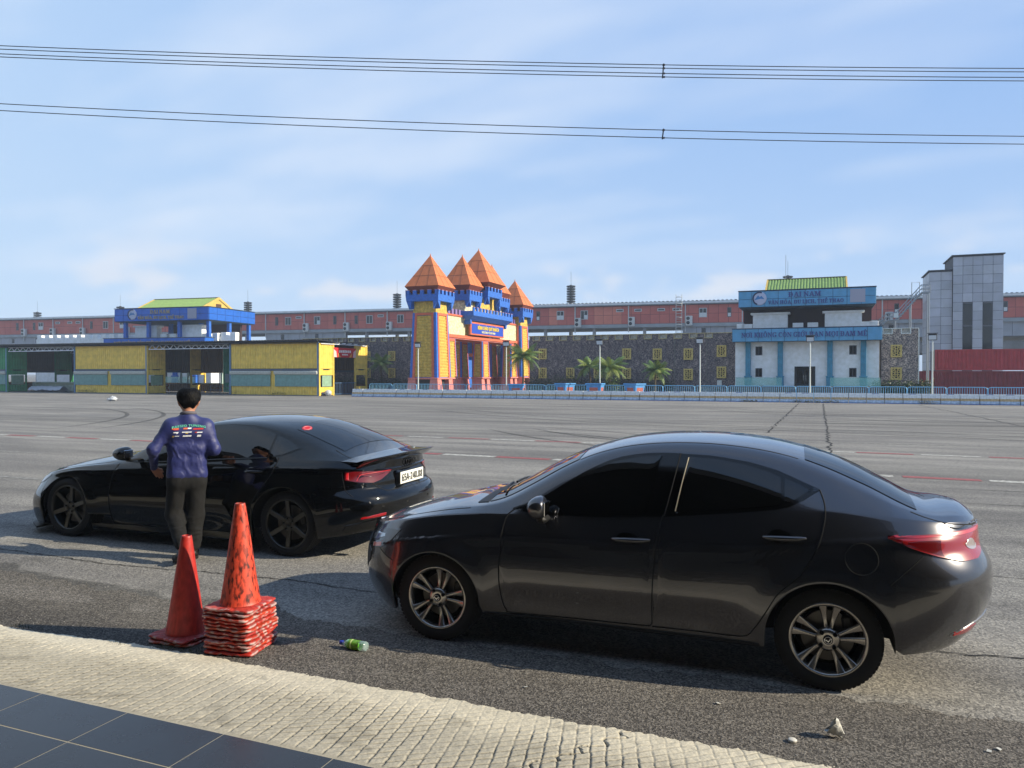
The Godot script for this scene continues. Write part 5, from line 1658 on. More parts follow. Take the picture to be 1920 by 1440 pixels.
	for j in 3:
		var sb := thing("striped_barricade", "red and white striped barricade beside the booth, %s of three" % ["left", "middle", "right"][j], "barricade", yard * at(Vector3(-38.6 + j * 0.75, 0, -3.2)), "striped barricades")
		for r in 3:
			for q in 4: part("stripe", MB.new().box(Vector3(-0.25 + q * 0.165, 0.25 + r * 0.24, 0), Vector3(0.16, 0.15, 0.03)), red if (q + r) % 2 else wht, sb)
		for s in [-0.3, 0.3]: part("leg", MB.new().box(Vector3(s, 0.42, -0.04), Vector3(0.05, 0.84, 0.05)), wht, sb)
	# the red banner on the end of the right kiosk
	var bn := thing("banner", "red banner with white lettering and pale corner shapes on the yellow kiosk end", "banner", yard * Transform3D(Basis(Vector3.UP, PI / 2), Vector3(-17.02, 3.65, -3.5)))
	part("cloth", MB.new().box(Vector3(0, 0, 0), Vector3(3.35, 0.82, 0.03)), mat("banner red", Color(0.75, 0.08, 0.10), 0.6), bn)
	for s in [-1.0, 1.0]:
		part("corner_print", MB.new().prism(PackedVector2Array([Vector2(1.66 * s, -0.40), Vector2(1.2 * s, -0.40), Vector2(1.3 * s, 0.1), Vector2(1.66 * s, 0.28)]), 0.004, Transform3D(), 0.015), mat("banner pale", Color(0.86, 0.72, 0.70), 0.6), bn)
		part("ray_print", MB.new().prism(PackedVector2Array([Vector2(1.05 * s, -0.02), Vector2(0.95 * s, -0.40), Vector2(0.62 * s, -0.40)]), 0.004, Transform3D(), 0.015), mat("banner yellow", Color(0.85, 0.62, 0.20), 0.6), bn)
	var bw := mat("banner white", Color(0.88, 0.86, 0.84), 0.6)
	for j in 7:   # lettering too small to read from the yard: word-sized marks
		part("lettering", MB.new().box(Vector3(-0.78 + 0.26 * j, 0.10, 0.018), Vector3([0.2, 0.17, 0.22, 0.18, 0.21, 0.16, 0.2][j], [0.22, 0.2, 0.22, 0.24, 0.2, 0.22, 0.21][j], 0.006)), bw, bn)
	for j in 4: part("lettering", MB.new().box(Vector3(-0.33 + 0.22 * j, -0.17, 0.018), Vector3(0.18, 0.11, 0.006)), bw, bn)
	# gate rails in the end opening
	var gt := thing("railing", "grey-green tubular gate in the end opening of the yellow kiosk", "gate", yard)
	for y in [0.1, 1.05]: part("rail", MB.new().tube([Vector3(-17.0, y, -1.9), Vector3(-17.0, y, -5.1)], 0.025, 5), post, gt)
	for j in 15: part("bar", MB.new().tube([Vector3(-17.0, 0.1, -1.95 - j * 0.225), Vector3(-17.0, 1.05, -1.95 - j * 0.225)], 0.016, 4), post, gt)
	var spill := thing("rubbish_bag", "white and grey rubbish bag slumped at the kiosk corner", "rubbish bag", yard * at(Vector3(-16.7, 0, -0.6)))
	part("bag", lump(0.30, 0.5, 77, 0.35), mat("bag white", Color(0.70, 0.72, 0.74), 0.6), spill)
	part("dark_bundle", lump(0.17, 0.3, 78, 0.3), mat("bag dark", Color(0.14, 0.20, 0.30), 0.7), spill, at(Vector3(-0.35, 0, 0.3)))


func lump(r: float, h: float, seed_: int, rough: float) -> MB:
	var f := soft(seed_, 2.2)
	var rows := []
	for i in 13:
		var row := PackedVector3Array()
		var th := PI * i / 12.0
		for j in 21:
			var a := TAU * (j % 20) / 20.0
			var d := Vector3(sin(th) * cos(a), -cos(th), -sin(th) * sin(a))
			var k := 1.0 + rough * f.get_noise_3d(d.x * 0.8, d.y * 0.8, d.z * 0.8)
			row.append(Vector3(d.x * r * k, maxf(0, (d.y * k * 0.5 + 0.46) * h), d.z * r * k))
		rows.append(row)
	return MB.new().grid(rows)


# ---------------------------------------------------------------- castle gate
func castle_mats() -> Dictionary:
	return {
		"blue": worn("castle blue", Color(0.19, 0.44, 0.82), 0.7, 0.18, 0.5), "orange": worn("castle orange", Color(0.85, 0.43, 0.30), 0.75, 0.15, 0.5), "roof": worn("castle roof", Color(0.83, 0.46, 0.25), 0.7, 0.14, 0.3),
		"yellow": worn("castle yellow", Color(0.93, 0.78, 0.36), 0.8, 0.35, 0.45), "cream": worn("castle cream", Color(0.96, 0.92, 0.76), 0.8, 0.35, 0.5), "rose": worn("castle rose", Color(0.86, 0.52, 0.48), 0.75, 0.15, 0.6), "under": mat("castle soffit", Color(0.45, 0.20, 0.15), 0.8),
		"lilac": mat("merlon edge", Color(0.72, 0.55, 0.60), 0.8), "seam": mat("panel seam", Color(0.30, 0.14, 0.09), 0.9),
	}


func castle_roof(c: Dictionary, parent: Node, p: Vector3, y0: float, half: float, y1: float, neck: float) -> void:
	var r := MB.new()
	frustum(r, p, Vector2(half, half), Vector2(0, 0), y0, y1)
	var roof := part("roof", r, c.roof, parent)
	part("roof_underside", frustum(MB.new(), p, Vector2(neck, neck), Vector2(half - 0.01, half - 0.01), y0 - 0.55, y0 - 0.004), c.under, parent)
	var tip := p + Vector3(0, y1, 0)
	# seams between the roof panels
	var s := MB.new()
	for f in 4:
		var b := Basis(Vector3.UP, f * PI / 2)
		for lv in [0.33, 0.66]:
			var hh: float = half * (1 - lv) + 0.006
			var y: float = lerpf(y0, y1, lv)
			s.tube([p + b * Vector3(-hh, y, hh), p + b * Vector3(hh, y, hh)], 0.012, 4, false)
		for q in [-0.33, 0.33]:
			s.tube([p + b * Vector3(q * half, y0, half + 0.004), p + b * Vector3(q * half * 0.55, lerpf(y0, y1, 0.66), half * 0.34 + 0.004)], 0.012, 4, false)
	tag(part("roof_seams", s, c.seam, roof), "", "", "", "stuff")
	part("finial", MB.new().lathe([Vector2(0.05, -0.08), Vector2(0.05, 0.0), Vector2(0.0, 0.16)], 8, Transform3D(Basis(), tip)), c.roof, parent)


func crown_ring(c: Dictionary, parent: Node, p: Vector3, y0: float, half: float, shaft: float, drop: float) -> void:
	var b := part("battlement", frustum(MB.new(), p, Vector2(half - 0.05, half - 0.05), Vector2(half, half), y0, y0 + 0.55), c.blue, parent)
	for f in 4:
		var bs := Basis(Vector3.UP, f * PI / 2)
		for s in [-1.0, 1.0]:
			var x: float = s * (half - 0.32)
			part("bracket", MB.new().prism(PackedVector2Array([Vector2(shaft, y0 - drop), Vector2(half - 0.03, y0 + 0.02), Vector2(shaft, y0 + 0.02)]), 0.5, Transform3D(bs * Basis(Vector3(0, 0, 1), Vector3(0, 1, 0), Vector3(-1, 0, 0)), p + bs * Vector3(x + 0.25, 0, 0))), c.blue, b)
		for k in 5:
			var x := lerpf(-half + 0.17, half - 0.17, k / 4.0)
			part("merlon", MB.new().cbox(p + bs * Vector3(x, y0 + 0.72, half - 0.08), Vector3(0.34, 0.36, 0.16), 0.01, bs), c.blue, b)
			part("merlon_edge", MB.new().box(p + bs * Vector3(x, y0 + 0.92, half - 0.08), Vector3(0.36, 0.04, 0.18), bs), c.lilac, b)


# a tapering pillar face set: blue corners, orange frame, ribbed yellow panel
func clad_pillar(c: Dictionary, parent: Node, p: Vector3, w0: float, w1: float, y0: float, y1: float, faces: Array, deep := -1.0) -> void:
	var d0 := w0 if deep < 0 else deep
	part("core", frustum(MB.new(), p, Vector2(w0 - 0.05, d0 - 0.05), Vector2(w1 - 0.05, d0 * w1 / w0 - 0.05), y0, y1), c.blue, parent)
	var lean := atan((w0 - w1) / (y1 - y0))
	for f in faces:
		var bs := Basis(Vector3.UP, f * PI / 2)
		var wide := w0 if f % 2 == 0 else d0
		var out := d0 if f % 2 == 0 else w0
		lean = atan(out * (1 - w1 / w0) / (y1 - y0))
		var tr := Transform3D(bs * Basis(Vector3.RIGHT, -lean), p + bs * Vector3(0, y0, out))
		var h := (y1 - y0) / cos(lean)
		var k := w1 / w0
		var fr := 0.30 * wide
		for s in [-1.0, 1.0]:
			part("corner_strip", MB.new().prism(PackedVector2Array([Vector2(s * wide, 0), Vector2(s * wide * 0.80, 0), Vector2(s * wide * 0.80 * k, h), Vector2(s * wide * k, h)]), 0.06, tr, -0.05), c.blue, parent)
			part("frame", MB.new().prism(PackedVector2Array([Vector2(s * wide * 0.80, 0), Vector2(s * wide * 0.62, 0), Vector2(s * wide * 0.62 * k, h - 0.1), Vector2(s * wide * 0.80 * k, h - 0.1)]), 0.10, tr, -0.05), c.orange, parent)
		part("frame", MB.new().box(tr * Vector3(0, h - 0.12, 0.0), Vector3(wide * 1.6 * k, 0.2, 0.11), tr.basis), c.orange, parent)
		var ribs := MB.new()
		var n := int(h / 0.26)
		for j in n:
			var a := 0.05 + (h - 0.3) * j / n
			var b := 0.05 + (h - 0.3) * (j + 1) / n
			var xa := wide * 0.62 * lerpf(1, k, a / h)
			var xb := wide * 0.62 * lerpf(1, k, b / h)
			var m := a + (b - a) * 0.75
			ribs.quad(tr * Vector3(-xa, a, -0.03), tr * Vector3(xa, a, -0.03), tr * Vector3(xb, m, 0.035), tr * Vector3(-xb, m, 0.035))
			ribs.quad(tr * Vector3(-xb, m, 0.035), tr * Vector3(xb, m, 0.035), tr * Vector3(xb, b, -0.03), tr * Vector3(-xb, b, -0.03))
		part("ribbed_panel", ribs, c.yellow, parent)


func build_castle() -> void:
	var c := castle_mats()
	var o := thing("castle_gate", "painted castle gateway with five orange pyramid roofs, blue battlements and yellow ribbed panels", "gate", yard * Transform3D(Basis(Vector3.UP, PI / 2), Vector3(-9.86, 0, -15.5)))
	for s in [-1.0, 1.0]:
		var t := Node3D.new()
		t.name = "tower"
		o.add_child(t, true)
		var p := Vector3(9.75 * s, 0, 0)
		for q in [Vector3(-1.05, 0.7, -1.05), Vector3(1.05, 0.7, -1.05), Vector3(-1.05, 0.7, 1.05), Vector3(1.05, 0.7, 1.05)]:
			part("plinth", frustum(MB.new(), p + q, Vector2(0.48, 0.48), Vector2(0.34, 0.34), -0.7, 0.7), c.rose, t)
		part("plinth_cap", MB.new().cbox(p + Vector3(0, 1.43, 0), Vector3(2.85, 0.14, 2.85), 0.03), c.rose, t)
		part("plinth_core", MB.new().box(p + Vector3(0, 0.7, 0), Vector3(2.0, 1.36, 2.0)), mat("plinth dark", Color(0.22, 0.20, 0.20), 0.9), t)
		clad_pillar(c, t, p, 1.30, 1.10, 1.5, 7.0, [0, 1, 2, 3])
		part("neck", frustum(MB.new(), p, Vector2(1.08, 1.08), Vector2(1.02, 1.02), 7.0, 8.65), c.yellow, t)
		crown_ring(c, t, p, 7.95, 1.56, 1.05, 0.65)
		castle_roof(c, t, p, 9.2, 1.62, 12.0, 1.2)
	# gatehouse in the middle
	var g := Node3D.new()
	g.name = "gatehouse"
	o.add_child(g, true)
	for s in [-1.0, 1.0]:
		part("side_wall", MB.new().box(Vector3(6.4 * s, 6.15, 0.1), Vector3(4.5, 1.75, 1.0)), c.cream, g)
		part("side_wall_trim", MB.new().box(Vector3(6.4 * s, 7.08, 0.12), Vector3(4.5, 0.14, 1.16)), c.orange, g)
		for k in 6: part("small_merlon", MB.new().cbox(Vector3((4.55 + 0.72 * k) * s, 7.38, 0.55), Vector3(0.36, 0.5, 0.16), 0.02), mat("merlon lilac", Color(0.50, 0.42, 0.62), 0.75), g)
		part("shoulder_wall", MB.new().box(Vector3(3.6 * s, 7.7, 0.1), Vector3(1.9, 1.9, 1.3)), c.cream, g)
		var p := Vector3(3.45 * s, 0, 0)
		crown_ring(c, g, p, 8.55, 1.42, 1.0, 0.6)
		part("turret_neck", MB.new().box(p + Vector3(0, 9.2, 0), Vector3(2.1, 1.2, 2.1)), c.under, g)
		castle_roof(c, g, p, 9.95, 1.52, 12.83, 1.1)
	part("centre_wall", MB.new().box(Vector3(0, 7.4, 0.1), Vector3(5.4, 3.9, 1.5)), c.yellow, g)
	crown_ring(c, g, Vector3(0, 0, 0.15), 9.15, 1.72, 1.25, 0.75)
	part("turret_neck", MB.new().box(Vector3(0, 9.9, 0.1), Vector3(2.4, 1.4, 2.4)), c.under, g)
	castle_roof(c, g, Vector3(0, 0, 0.1), 10.48, 2.05, 13.9, 1.3)
	var bal := part("balcony", frustum(MB.new(), Vector3(0, 0, 0.9), Vector2(4.45, 0.3), Vector2(4.75, 0.85), 6.75, 7.15), c.blue, g)
	part("balcony_front", MB.new().box(Vector3(0, 7.36, 1.0), Vector3(9.5, 0.42, 1.5)), c.blue, bal)
	for k in 13:
		part("merlon", MB.new().cbox(Vector3(-4.55 + 9.1 * k / 12.0, 7.72, 1.68), Vector3(0.36, 0.34, 0.14), 0.01), c.blue, bal)
		part("merlon_edge", MB.new().box(Vector3(-4.55 + 9.1 * k / 12.0, 7.905, 1.68), Vector3(0.38, 0.035, 0.16)), c.lilac, bal)
	for s in [-1.0, 1.0]: part("bracket", MB.new().box(Vector3(4.3 * s, 6.9, 0.9), Vector3(0.3, 1.0, 0.7), Basis(Vector3.BACK, -0.3 * s)), c.blue, bal)
	part("lintel", MB.new().cbox(Vector3(0, 5.2, 0.55), Vector3(17.0, 0.30, 0.5), 0.03), c.orange, g)
	part("lintel_band", MB.new().box(Vector3(0, 5.02, 0.5), Vector3(17.0, 0.1, 0.4)), c.rose, g)
	part("beam", MB.new().box(Vector3(0, 5.15, -0.3), Vector3(17.0, 0.5, 1.2)), c.orange, g)
	# sign over the passage
	var sg := part("sign_board", MB.new().cbox(Vector3(0, 6.04, 0.98), Vector3(7.9, 1.22, 0.22), 0.03), c.orange, g)
	part("sign_face", MB.new().box(Vector3(0, 6.04, 1.09), Vector3(7.5, 0.92, 0.06)), mat("sign blue", Color(0.10, 0.27, 0.68), 0.55), sg)
	part("sign_lettering", letters("KÍNH CHÀO QUÝ KHÁCH", 0.33, 0.04, true, 5.0), mat("sign yellow", Color(0.92, 0.80, 0.28), 0.5), sg, at(Vector3(0, 6.17, 1.122)))
	part("sign_lettering", letters("WELCOME TO DAI NAM", 0.19, 0.04, true, 3.2), mat("sign cream", Color(0.88, 0.86, 0.72), 0.5), sg, at(Vector3(0, 5.78, 1.122)))
	# pillars of the two passages, front and rear
	for x in [-7.3, 0.0, 7.3]:
		for z in [0.35, -1.9]:
			var pl := Node3D.new()
			pl.name = "pillar"
			o.add_child(pl, true)
			clad_pillar(c, pl, Vector3(x, 0, z), 0.92, 0.74, 1.45, 4.95, [0, 1, 3], 0.55)
			for s in [-1.0, 1.0]: part("plinth", frustum(MB.new(), Vector3(x + 0.62 * s, 0.7, z), Vector2(0.46, 0.60), Vector2(0.30, 0.48), -0.7, 0.7), c.rose, pl)
			part("plinth_cap", MB.new().cbox(Vector3(x, 1.42, z), Vector3(2.05, 0.14, 1.25), 0.03), c.rose, pl)
	for s in [-1.0, 1.0]:
		var dr := Node3D.new()
		dr.name = "inner_portal"
		o.add_child(dr, true)
		var x: float = 2.9 * s
		part("leaf", MB.new().box(Vector3(x, 2.7, -2.6), Vector3(2.4, 4.6, 0.2)), c.blue, dr)
		for q in [-1.3, 1.3]: part("frame", MB.new().box(Vector3(x + q, 2.7, -2.5), Vector3(0.34, 4.7, 0.34)), c.orange, dr)
		part("frame", MB.new().box(Vector3(x, 3.75, -2.5), Vector3(2.4, 0.32, 0.34)), c.orange, dr)


# ---------------------------------------------------------------- the two office gates with blue bands
func office_gate(label: String, tr: Transform3D, half: float, ridge: float, blue: Material, seam: Material, ink: Material, open: bool, col: Material) -> void:
	var o := thing("gate_building", label, "building", tr, "white gate buildings with blue sign bands")
	var white := worn("gate plaster", Color(0.95, 0.955, 0.96), 0.85, 0.10, 0.3)
	var wl := half + 0.25
	part("facade", MB.new().box(Vector3(0, 2.2, -3.4), Vector3(wl * 2, 4.4, 6.8)), white, o)
	part("platform", MB.new().box(Vector3(0, 0.46, 0.9), Vector3(wl * 2, 0.92, 1.8)), worn("platform stone", Color(0.42, 0.42, 0.43), 0.8), o)
	for j in 3: part("step", MB.new().box(Vector3(0, 0.62 - 0.24 * j, 1.95 + 0.32 * j), Vector3(4.4, 0.22, 0.34)), worn("platform stone", Color.WHITE), o)
	for x in [-4.08, -1.74, 1.74, 4.0]:
		var k := part("column", MB.new().cbox(Vector3(x, 2.6, 0.12), Vector3(0.38, 3.4, 0.34), 0.02), col, o)
		part("column_foot", MB.new().cbox(Vector3(x, 1.25, 0.14), Vector3(0.5, 0.7, 0.44), 0.03), col, k)
		part("column_ring", MB.new().cbox(Vector3(x, 1.62, 0.14), Vector3(0.56, 0.09, 0.5), 0.02), col, k)
	var wf := mat("window grey frame", Color(0.35, 0.36, 0.38), 0.5, 0.4)
	var pane := mat("dark pane", Color(0.03, 0.035, 0.045), 0.06)
	for x in [-3.3, 3.3]:
		for y in [1.93, 3.59]:
			var w := part("window", MB.new().box(Vector3(x, y, 0.0), Vector3(0.50, 0.68, 0.05)), wf, o)
			part("pane", MB.new().box(Vector3(x - 0.11, y, 0.03), Vector3(0.18, 0.58, 0.02)), pane, w)
			part("pane", MB.new().box(Vector3(x + 0.11, y, 0.022), Vector3(0.18, 0.58, 0.02)), pane, w)
	var d := part("door", MB.new().box(Vector3(0, 1.66, 0.0), Vector3(1.46, 1.46, 0.06)), mat("door frame dark", Color(0.10, 0.11, 0.12), 0.4, 0.4), o)
	for s in [-1.0, 1.0]:
		part("pane", MB.new().box(Vector3(0.32 * s, 1.55, 0.035), Vector3(0.54, 1.15, 0.02)), pane, d)
		part("handle", MB.new().tube([Vector3(0.08 * s, 1.35, 0.07), Vector3(0.08 * s, 1.75, 0.07)], 0.015, 5), mat("chrome", Color.WHITE), d)
	part("pane", MB.new().box(Vector3(0, 2.25, 0.035), Vector3(1.3, 0.2, 0.02)), pane, d)
	for s in [-1.0, 1.0]:
		var g := mat("balustrade glass", Color(0.55, 0.80, 0.76, 0.35), 0.1)
		g.transparency = BaseMaterial3D.TRANSPARENCY_ALPHA
		part("glass_railing", MB.new().box(Vector3(3.3 * s + 0.1, 1.25, 1.6), Vector3(3.3, 0.62, 0.02)), g, o)
	# lower band
	var lb := part("lower_band", MB.new().box(Vector3(0, 4.74, 0.35), Vector3(wl * 2 + 0.2, 0.96, 1.3)), seam, o)
	part("band_cap", MB.new().box(Vector3(0, 5.25, 0.35), Vector3(wl * 2 + 0.3, 0.06, 1.42)), mat("band cap", Color(0.10, 0.20, 0.30), 0.6), lb)
	var n := 11
	for j in n:
		var w := (wl * 2 + 0.2) / n
		part("band_panel", MB.new().cbox(Vector3(-wl - 0.1 + w * (j + 0.5), 4.74, 1.01), Vector3(w - 0.025, 0.93, 0.05), 0.008), blue, lb)
	for s in [-1.0, 1.0]: part("band_panel", MB.new().cbox(Vector3((wl + 0.11) * s, 4.74, 0.36), Vector3(0.05, 0.93, 1.24), 0.008), blue, lb)
	part("lettering", letters("NƠI KHÔNG CÒN GIỚI HẠN MỌI ĐAM MÊ", 0.36, 0.05, true, 8.7, true), ink, lb, at(Vector3(-0.15, 4.76, 1.036)))
	# parapet with big blocks and small merlons
	for s in [-1.0, 1.0]:
		var x := -2.55 if s < 0 else 2.65
		part("parapet_block", MB.new().box(Vector3(x, 5.6, -1.3), Vector3(2.55, 1.75, 0.7)), white, o)
		part("parapet_cap", MB.new().cbox(Vector3(x, 6.5, -1.3), Vector3(2.9, 0.15, 0.95), 0.02), white, o)
		part("parapet_step", MB.new().box(Vector3(4.25 * s, 5.2, -1.3), Vector3(0.75, 1.05, 0.6)), white, o)
		part("parapet_merlon", MB.new().cbox(Vector3((wl - 0.3) * s, 5.2, -1.3), Vector3(0.6, 1.1, 0.6), 0.02), white, o)
		part("parapet_merlon", MB.new().cbox(Vector3(0.53 * s, 5.2, -1.3), Vector3(0.76, 1.08, 0.6), 0.02), white, o)
	# upper storey, set back under the sign band
	if open:
		part("terrace", MB.new().box(Vector3(0, 4.35, -4.2), Vector3(wl * 2 - 0.1, 0.16, 5.0)), white, o)
		for x in [-half + 0.9, -half * 0.33, half * 0.33, half - 0.35]:
			for z in [-0.5, -3.6, -6.8]: part("upper_column", MB.new().cbox(Vector3(x, 5.7, z), Vector3(0.34, 2.6, 0.34), 0.03), col, o)
		part("upper_room", MB.new().box(Vector3(0.4, 5.7, -6.0), Vector3(half * 1.6, 2.5, 0.3)), mat("upper dark wall", Color(0.20, 0.13, 0.14), 0.8), o)
	else:
		part("upper_wall", MB.new().box(Vector3(0, 5.65, -4.6), Vector3(half * 2 - 0.3, 2.6, 4.6)), mat("upper dark wall", Color(0.20, 0.13, 0.14), 0.8), o)  # dark red wall colour also carries the shade under the sign band
	var ub := part("upper_band", MB.new().box(Vector3(0, 7.55, -3.7), Vector3(half * 2, 1.2, 7.3)), seam, o)
	part("band_cap", MB.new().box(Vector3(0, 8.21, -3.7), Vector3(half * 2 + 0.12, 0.06, 7.42)), mat("band cap", Color.WHITE), ub)
	part("soffit", MB.new().box(Vector3(0, 6.92, -3.7), Vector3(half * 2 - 0.1, 0.05, 7.2)), worn("soffit blue", Color(0.14, 0.26, 0.34), 0.8), ub)
	n = 10
	for r in 2:
		for j in n:
			var w := half * 2 / n
			part("band_panel", MB.new().cbox(Vector3(-half + w * (j + 0.5), 7.255 + 0.6 * r, -0.03), Vector3(w - 0.025, 0.575, 0.05), 0.008), blue, ub)
		for j in 6:
			var w := 7.3 / 6
			for s in [-1.0, 1.0]: part("band_panel", MB.new().cbox(Vector3((half + 0.01) * s, 7.255 + 0.6 * r, -0.07 - w * (j + 0.5)), Vector3(0.05, 0.575, w - 0.025), 0.008), blue, ub)
	part("lettering", letters("ĐẠI NAM", 0.36, 0.05, true, 2.3, true), ink, ub, at(Vector3(-0.05, 7.83, -0.004)))
	part("lettering", letters("VĂN HÓA, DU LỊCH, THỂ THAO", 0.28, 0.05, true, 5.3, true), ink, ub, at(Vector3(0.0, 7.27, -0.004)))
	var em := part("emblem", MB.new().lathe([Vector2(0.52, 0.0), Vector2(0.52, 0.05), Vector2(0.46, 0.07), Vector2(0.0, 0.07)], 32, Transform3D(Basis(Vector3.RIGHT, PI / 2), Vector3(-3.27, 7.6, -0.01))), mat("emblem silver", Color(0.70, 0.72, 0.80), 0.4, 0.2), ub)
	part("emblem_mount", MB.new().prism(PackedVector2Array([Vector2(-0.38, -0.12), Vector2(-0.1, 0.26), Vector2(0.02, 0.10), Vector2(0.14, 0.2), Vector2(0.36, -0.06), Vector2(0.1, -0.02)]), 0.01, at(Vector3(-3.27, 7.6, 0.062))), mat("emblem blue", Color(0.22, 0.48, 0.70), 0.5), em)
	var arc := []
	for j in 15: arc.append(Vector3(-3.27 + 0.47 * cos(1.2 + PI * j / 14.0), 7.6 + 0.47 * sin(1.2 + PI * j / 14.0), 0.06))
	part("emblem_edge", MB.new().tube(arc, 0.06, 5), mat("emblem dark", Color(0.10, 0.18, 0.32), 0.6), em)
	part("grey_panel", MB.new().cbox(Vector3(3.6, 7.58, 0.0), Vector3(1.02, 0.98, 0.06), 0.01), mat("pale grey panel", Color(0.62, 0.62, 0.68), 0.5), ub)
	# green tiled roof with yellow gable boards
	var green := worn("green roof tile", Color(0.52, 0.66, 0.34), 0.6, 0.3, 0.4)
	var gy := worn("gable yellow", Color(0.82, 0.70, 0.36), 0.75, 0.15)
	var roof := Node3D.new()
	roof.name = "roof"
	o.add_child(roof, true)
	var zr := -3.7
	for s in [1.0, -1.0]:
		var up := Vector3(0, 1.05, -2.3 * s).normalized()
		var nrm := Vector3(0, 2.3, 1.05 * s).normalized()
		part("tile_slope", MB.new().ribbed(Vector3(-ridge, 8.25, zr + 2.5 * s), Vector3(ridge, 8.25, zr + 2.5 * s), 2.6, 0.22, 0.05, nrm, up), green, roof)
		for e in [-1.0, 1.0]:
			part("gable_board", MB.new().box(Vector3((ridge + 0.06) * e, 8.78, zr + 1.25 * s), Vector3(0.12, 0.22, 2.75), Basis(Vector3.RIGHT, 0.43 * s)), gy, roof)
	for e in [-1.0, 1.0]:
		part("gable", MB.new().prism(PackedVector2Array([Vector2(-2.4, 8.2), Vector2(2.4, 8.2), Vector2(0, 9.22)]), 0.06, Transform3D(Basis(Vector3.UP, PI / 2), Vector3(ridge * e - 0.03, 0, zr))), gy, roof)
		part("gable_vent", MB.new().box(Vector3((ridge + 0.04) * e, 8.6, zr), Vector3(0.04, 0.34, 0.8)), mat("vent brown", Color(0.30, 0.20, 0.12), 0.8), roof)
	part("ridge", MB.new().cbox(Vector3(0, 9.36, zr), Vector3(ridge * 2 + 0.2, 0.2, 0.26), 0.04), worn("ridge moss", Color(0.34, 0.34, 0.22), 0.9), roof)


func build_gates() -> void:
	var c1 := worn("band blue grey", Color(0.36, 0.63, 0.80), 0.45, 0.10, 0.2, 0.2)
	var c2 := worn("band bright blue", Color(0.14, 0.41, 0.80), 0.45, 0.10, 0.2, 0.2)
	office_gate("white gate building with grey-blue sign bands, blue columns and a glass door", yard * at(Vector3(20.1, 0, -9)), 4.8, 2.85, c1, mat("seam blue grey", Color(0.08, 0.18, 0.26), 0.7), mat("letter violet", Color(0.24, 0.28, 0.52), 0.6), false, worn("column teal", Color(0.24, 0.56, 0.69), 0.6, 0.15))
	office_gate("gate building with bright blue sign band on open columns, behind the kiosks on the left", Transform3D(Basis(Vector3.UP, -15.9 * DEG) * Basis.from_scale(Vector3.ONE * 1.18), Vector3(-33.87, -0.34, -85.9)) * at(Vector3(-5.42, 0, 0)), 5.42, 3.75, c2, mat("seam bright blue", Color(0.03, 0.10, 0.30), 0.7), mat("letter sand", Color(0.70, 0.62, 0.46), 0.6), true, worn("column blue", Color(0.16, 0.42, 0.80), 0.6, 0.15))
	var gw := thing("parapet_wall", "low white wall with merlons behind the kiosk roof beside the bright blue gate", "wall", Transform3D(Basis(Vector3.UP, -15.9 * DEG) * Basis.from_scale(Vector3.ONE * 1.18), Vector3(-33.87, -0.34, -85.9)))
	var white := worn("gate plaster", Color.WHITE)
	for seg in [[-22.0, -11.2], [0.3, 2.0]]:
		part("wall", MB.new().box(Vector3((seg[0] + seg[1]) / 2, 2.7, -1.6), Vector3(seg[1] - seg[0], 5.4, 0.6)), white, gw)
		var x: float = seg[0] + 0.4
		while x < seg[1]:
			part("merlon", MB.new().cbox(Vector3(x, 5.6, -1.6), Vector3(0.6, 0.42, 0.6), 0.02), white, gw)
			x += 1.02


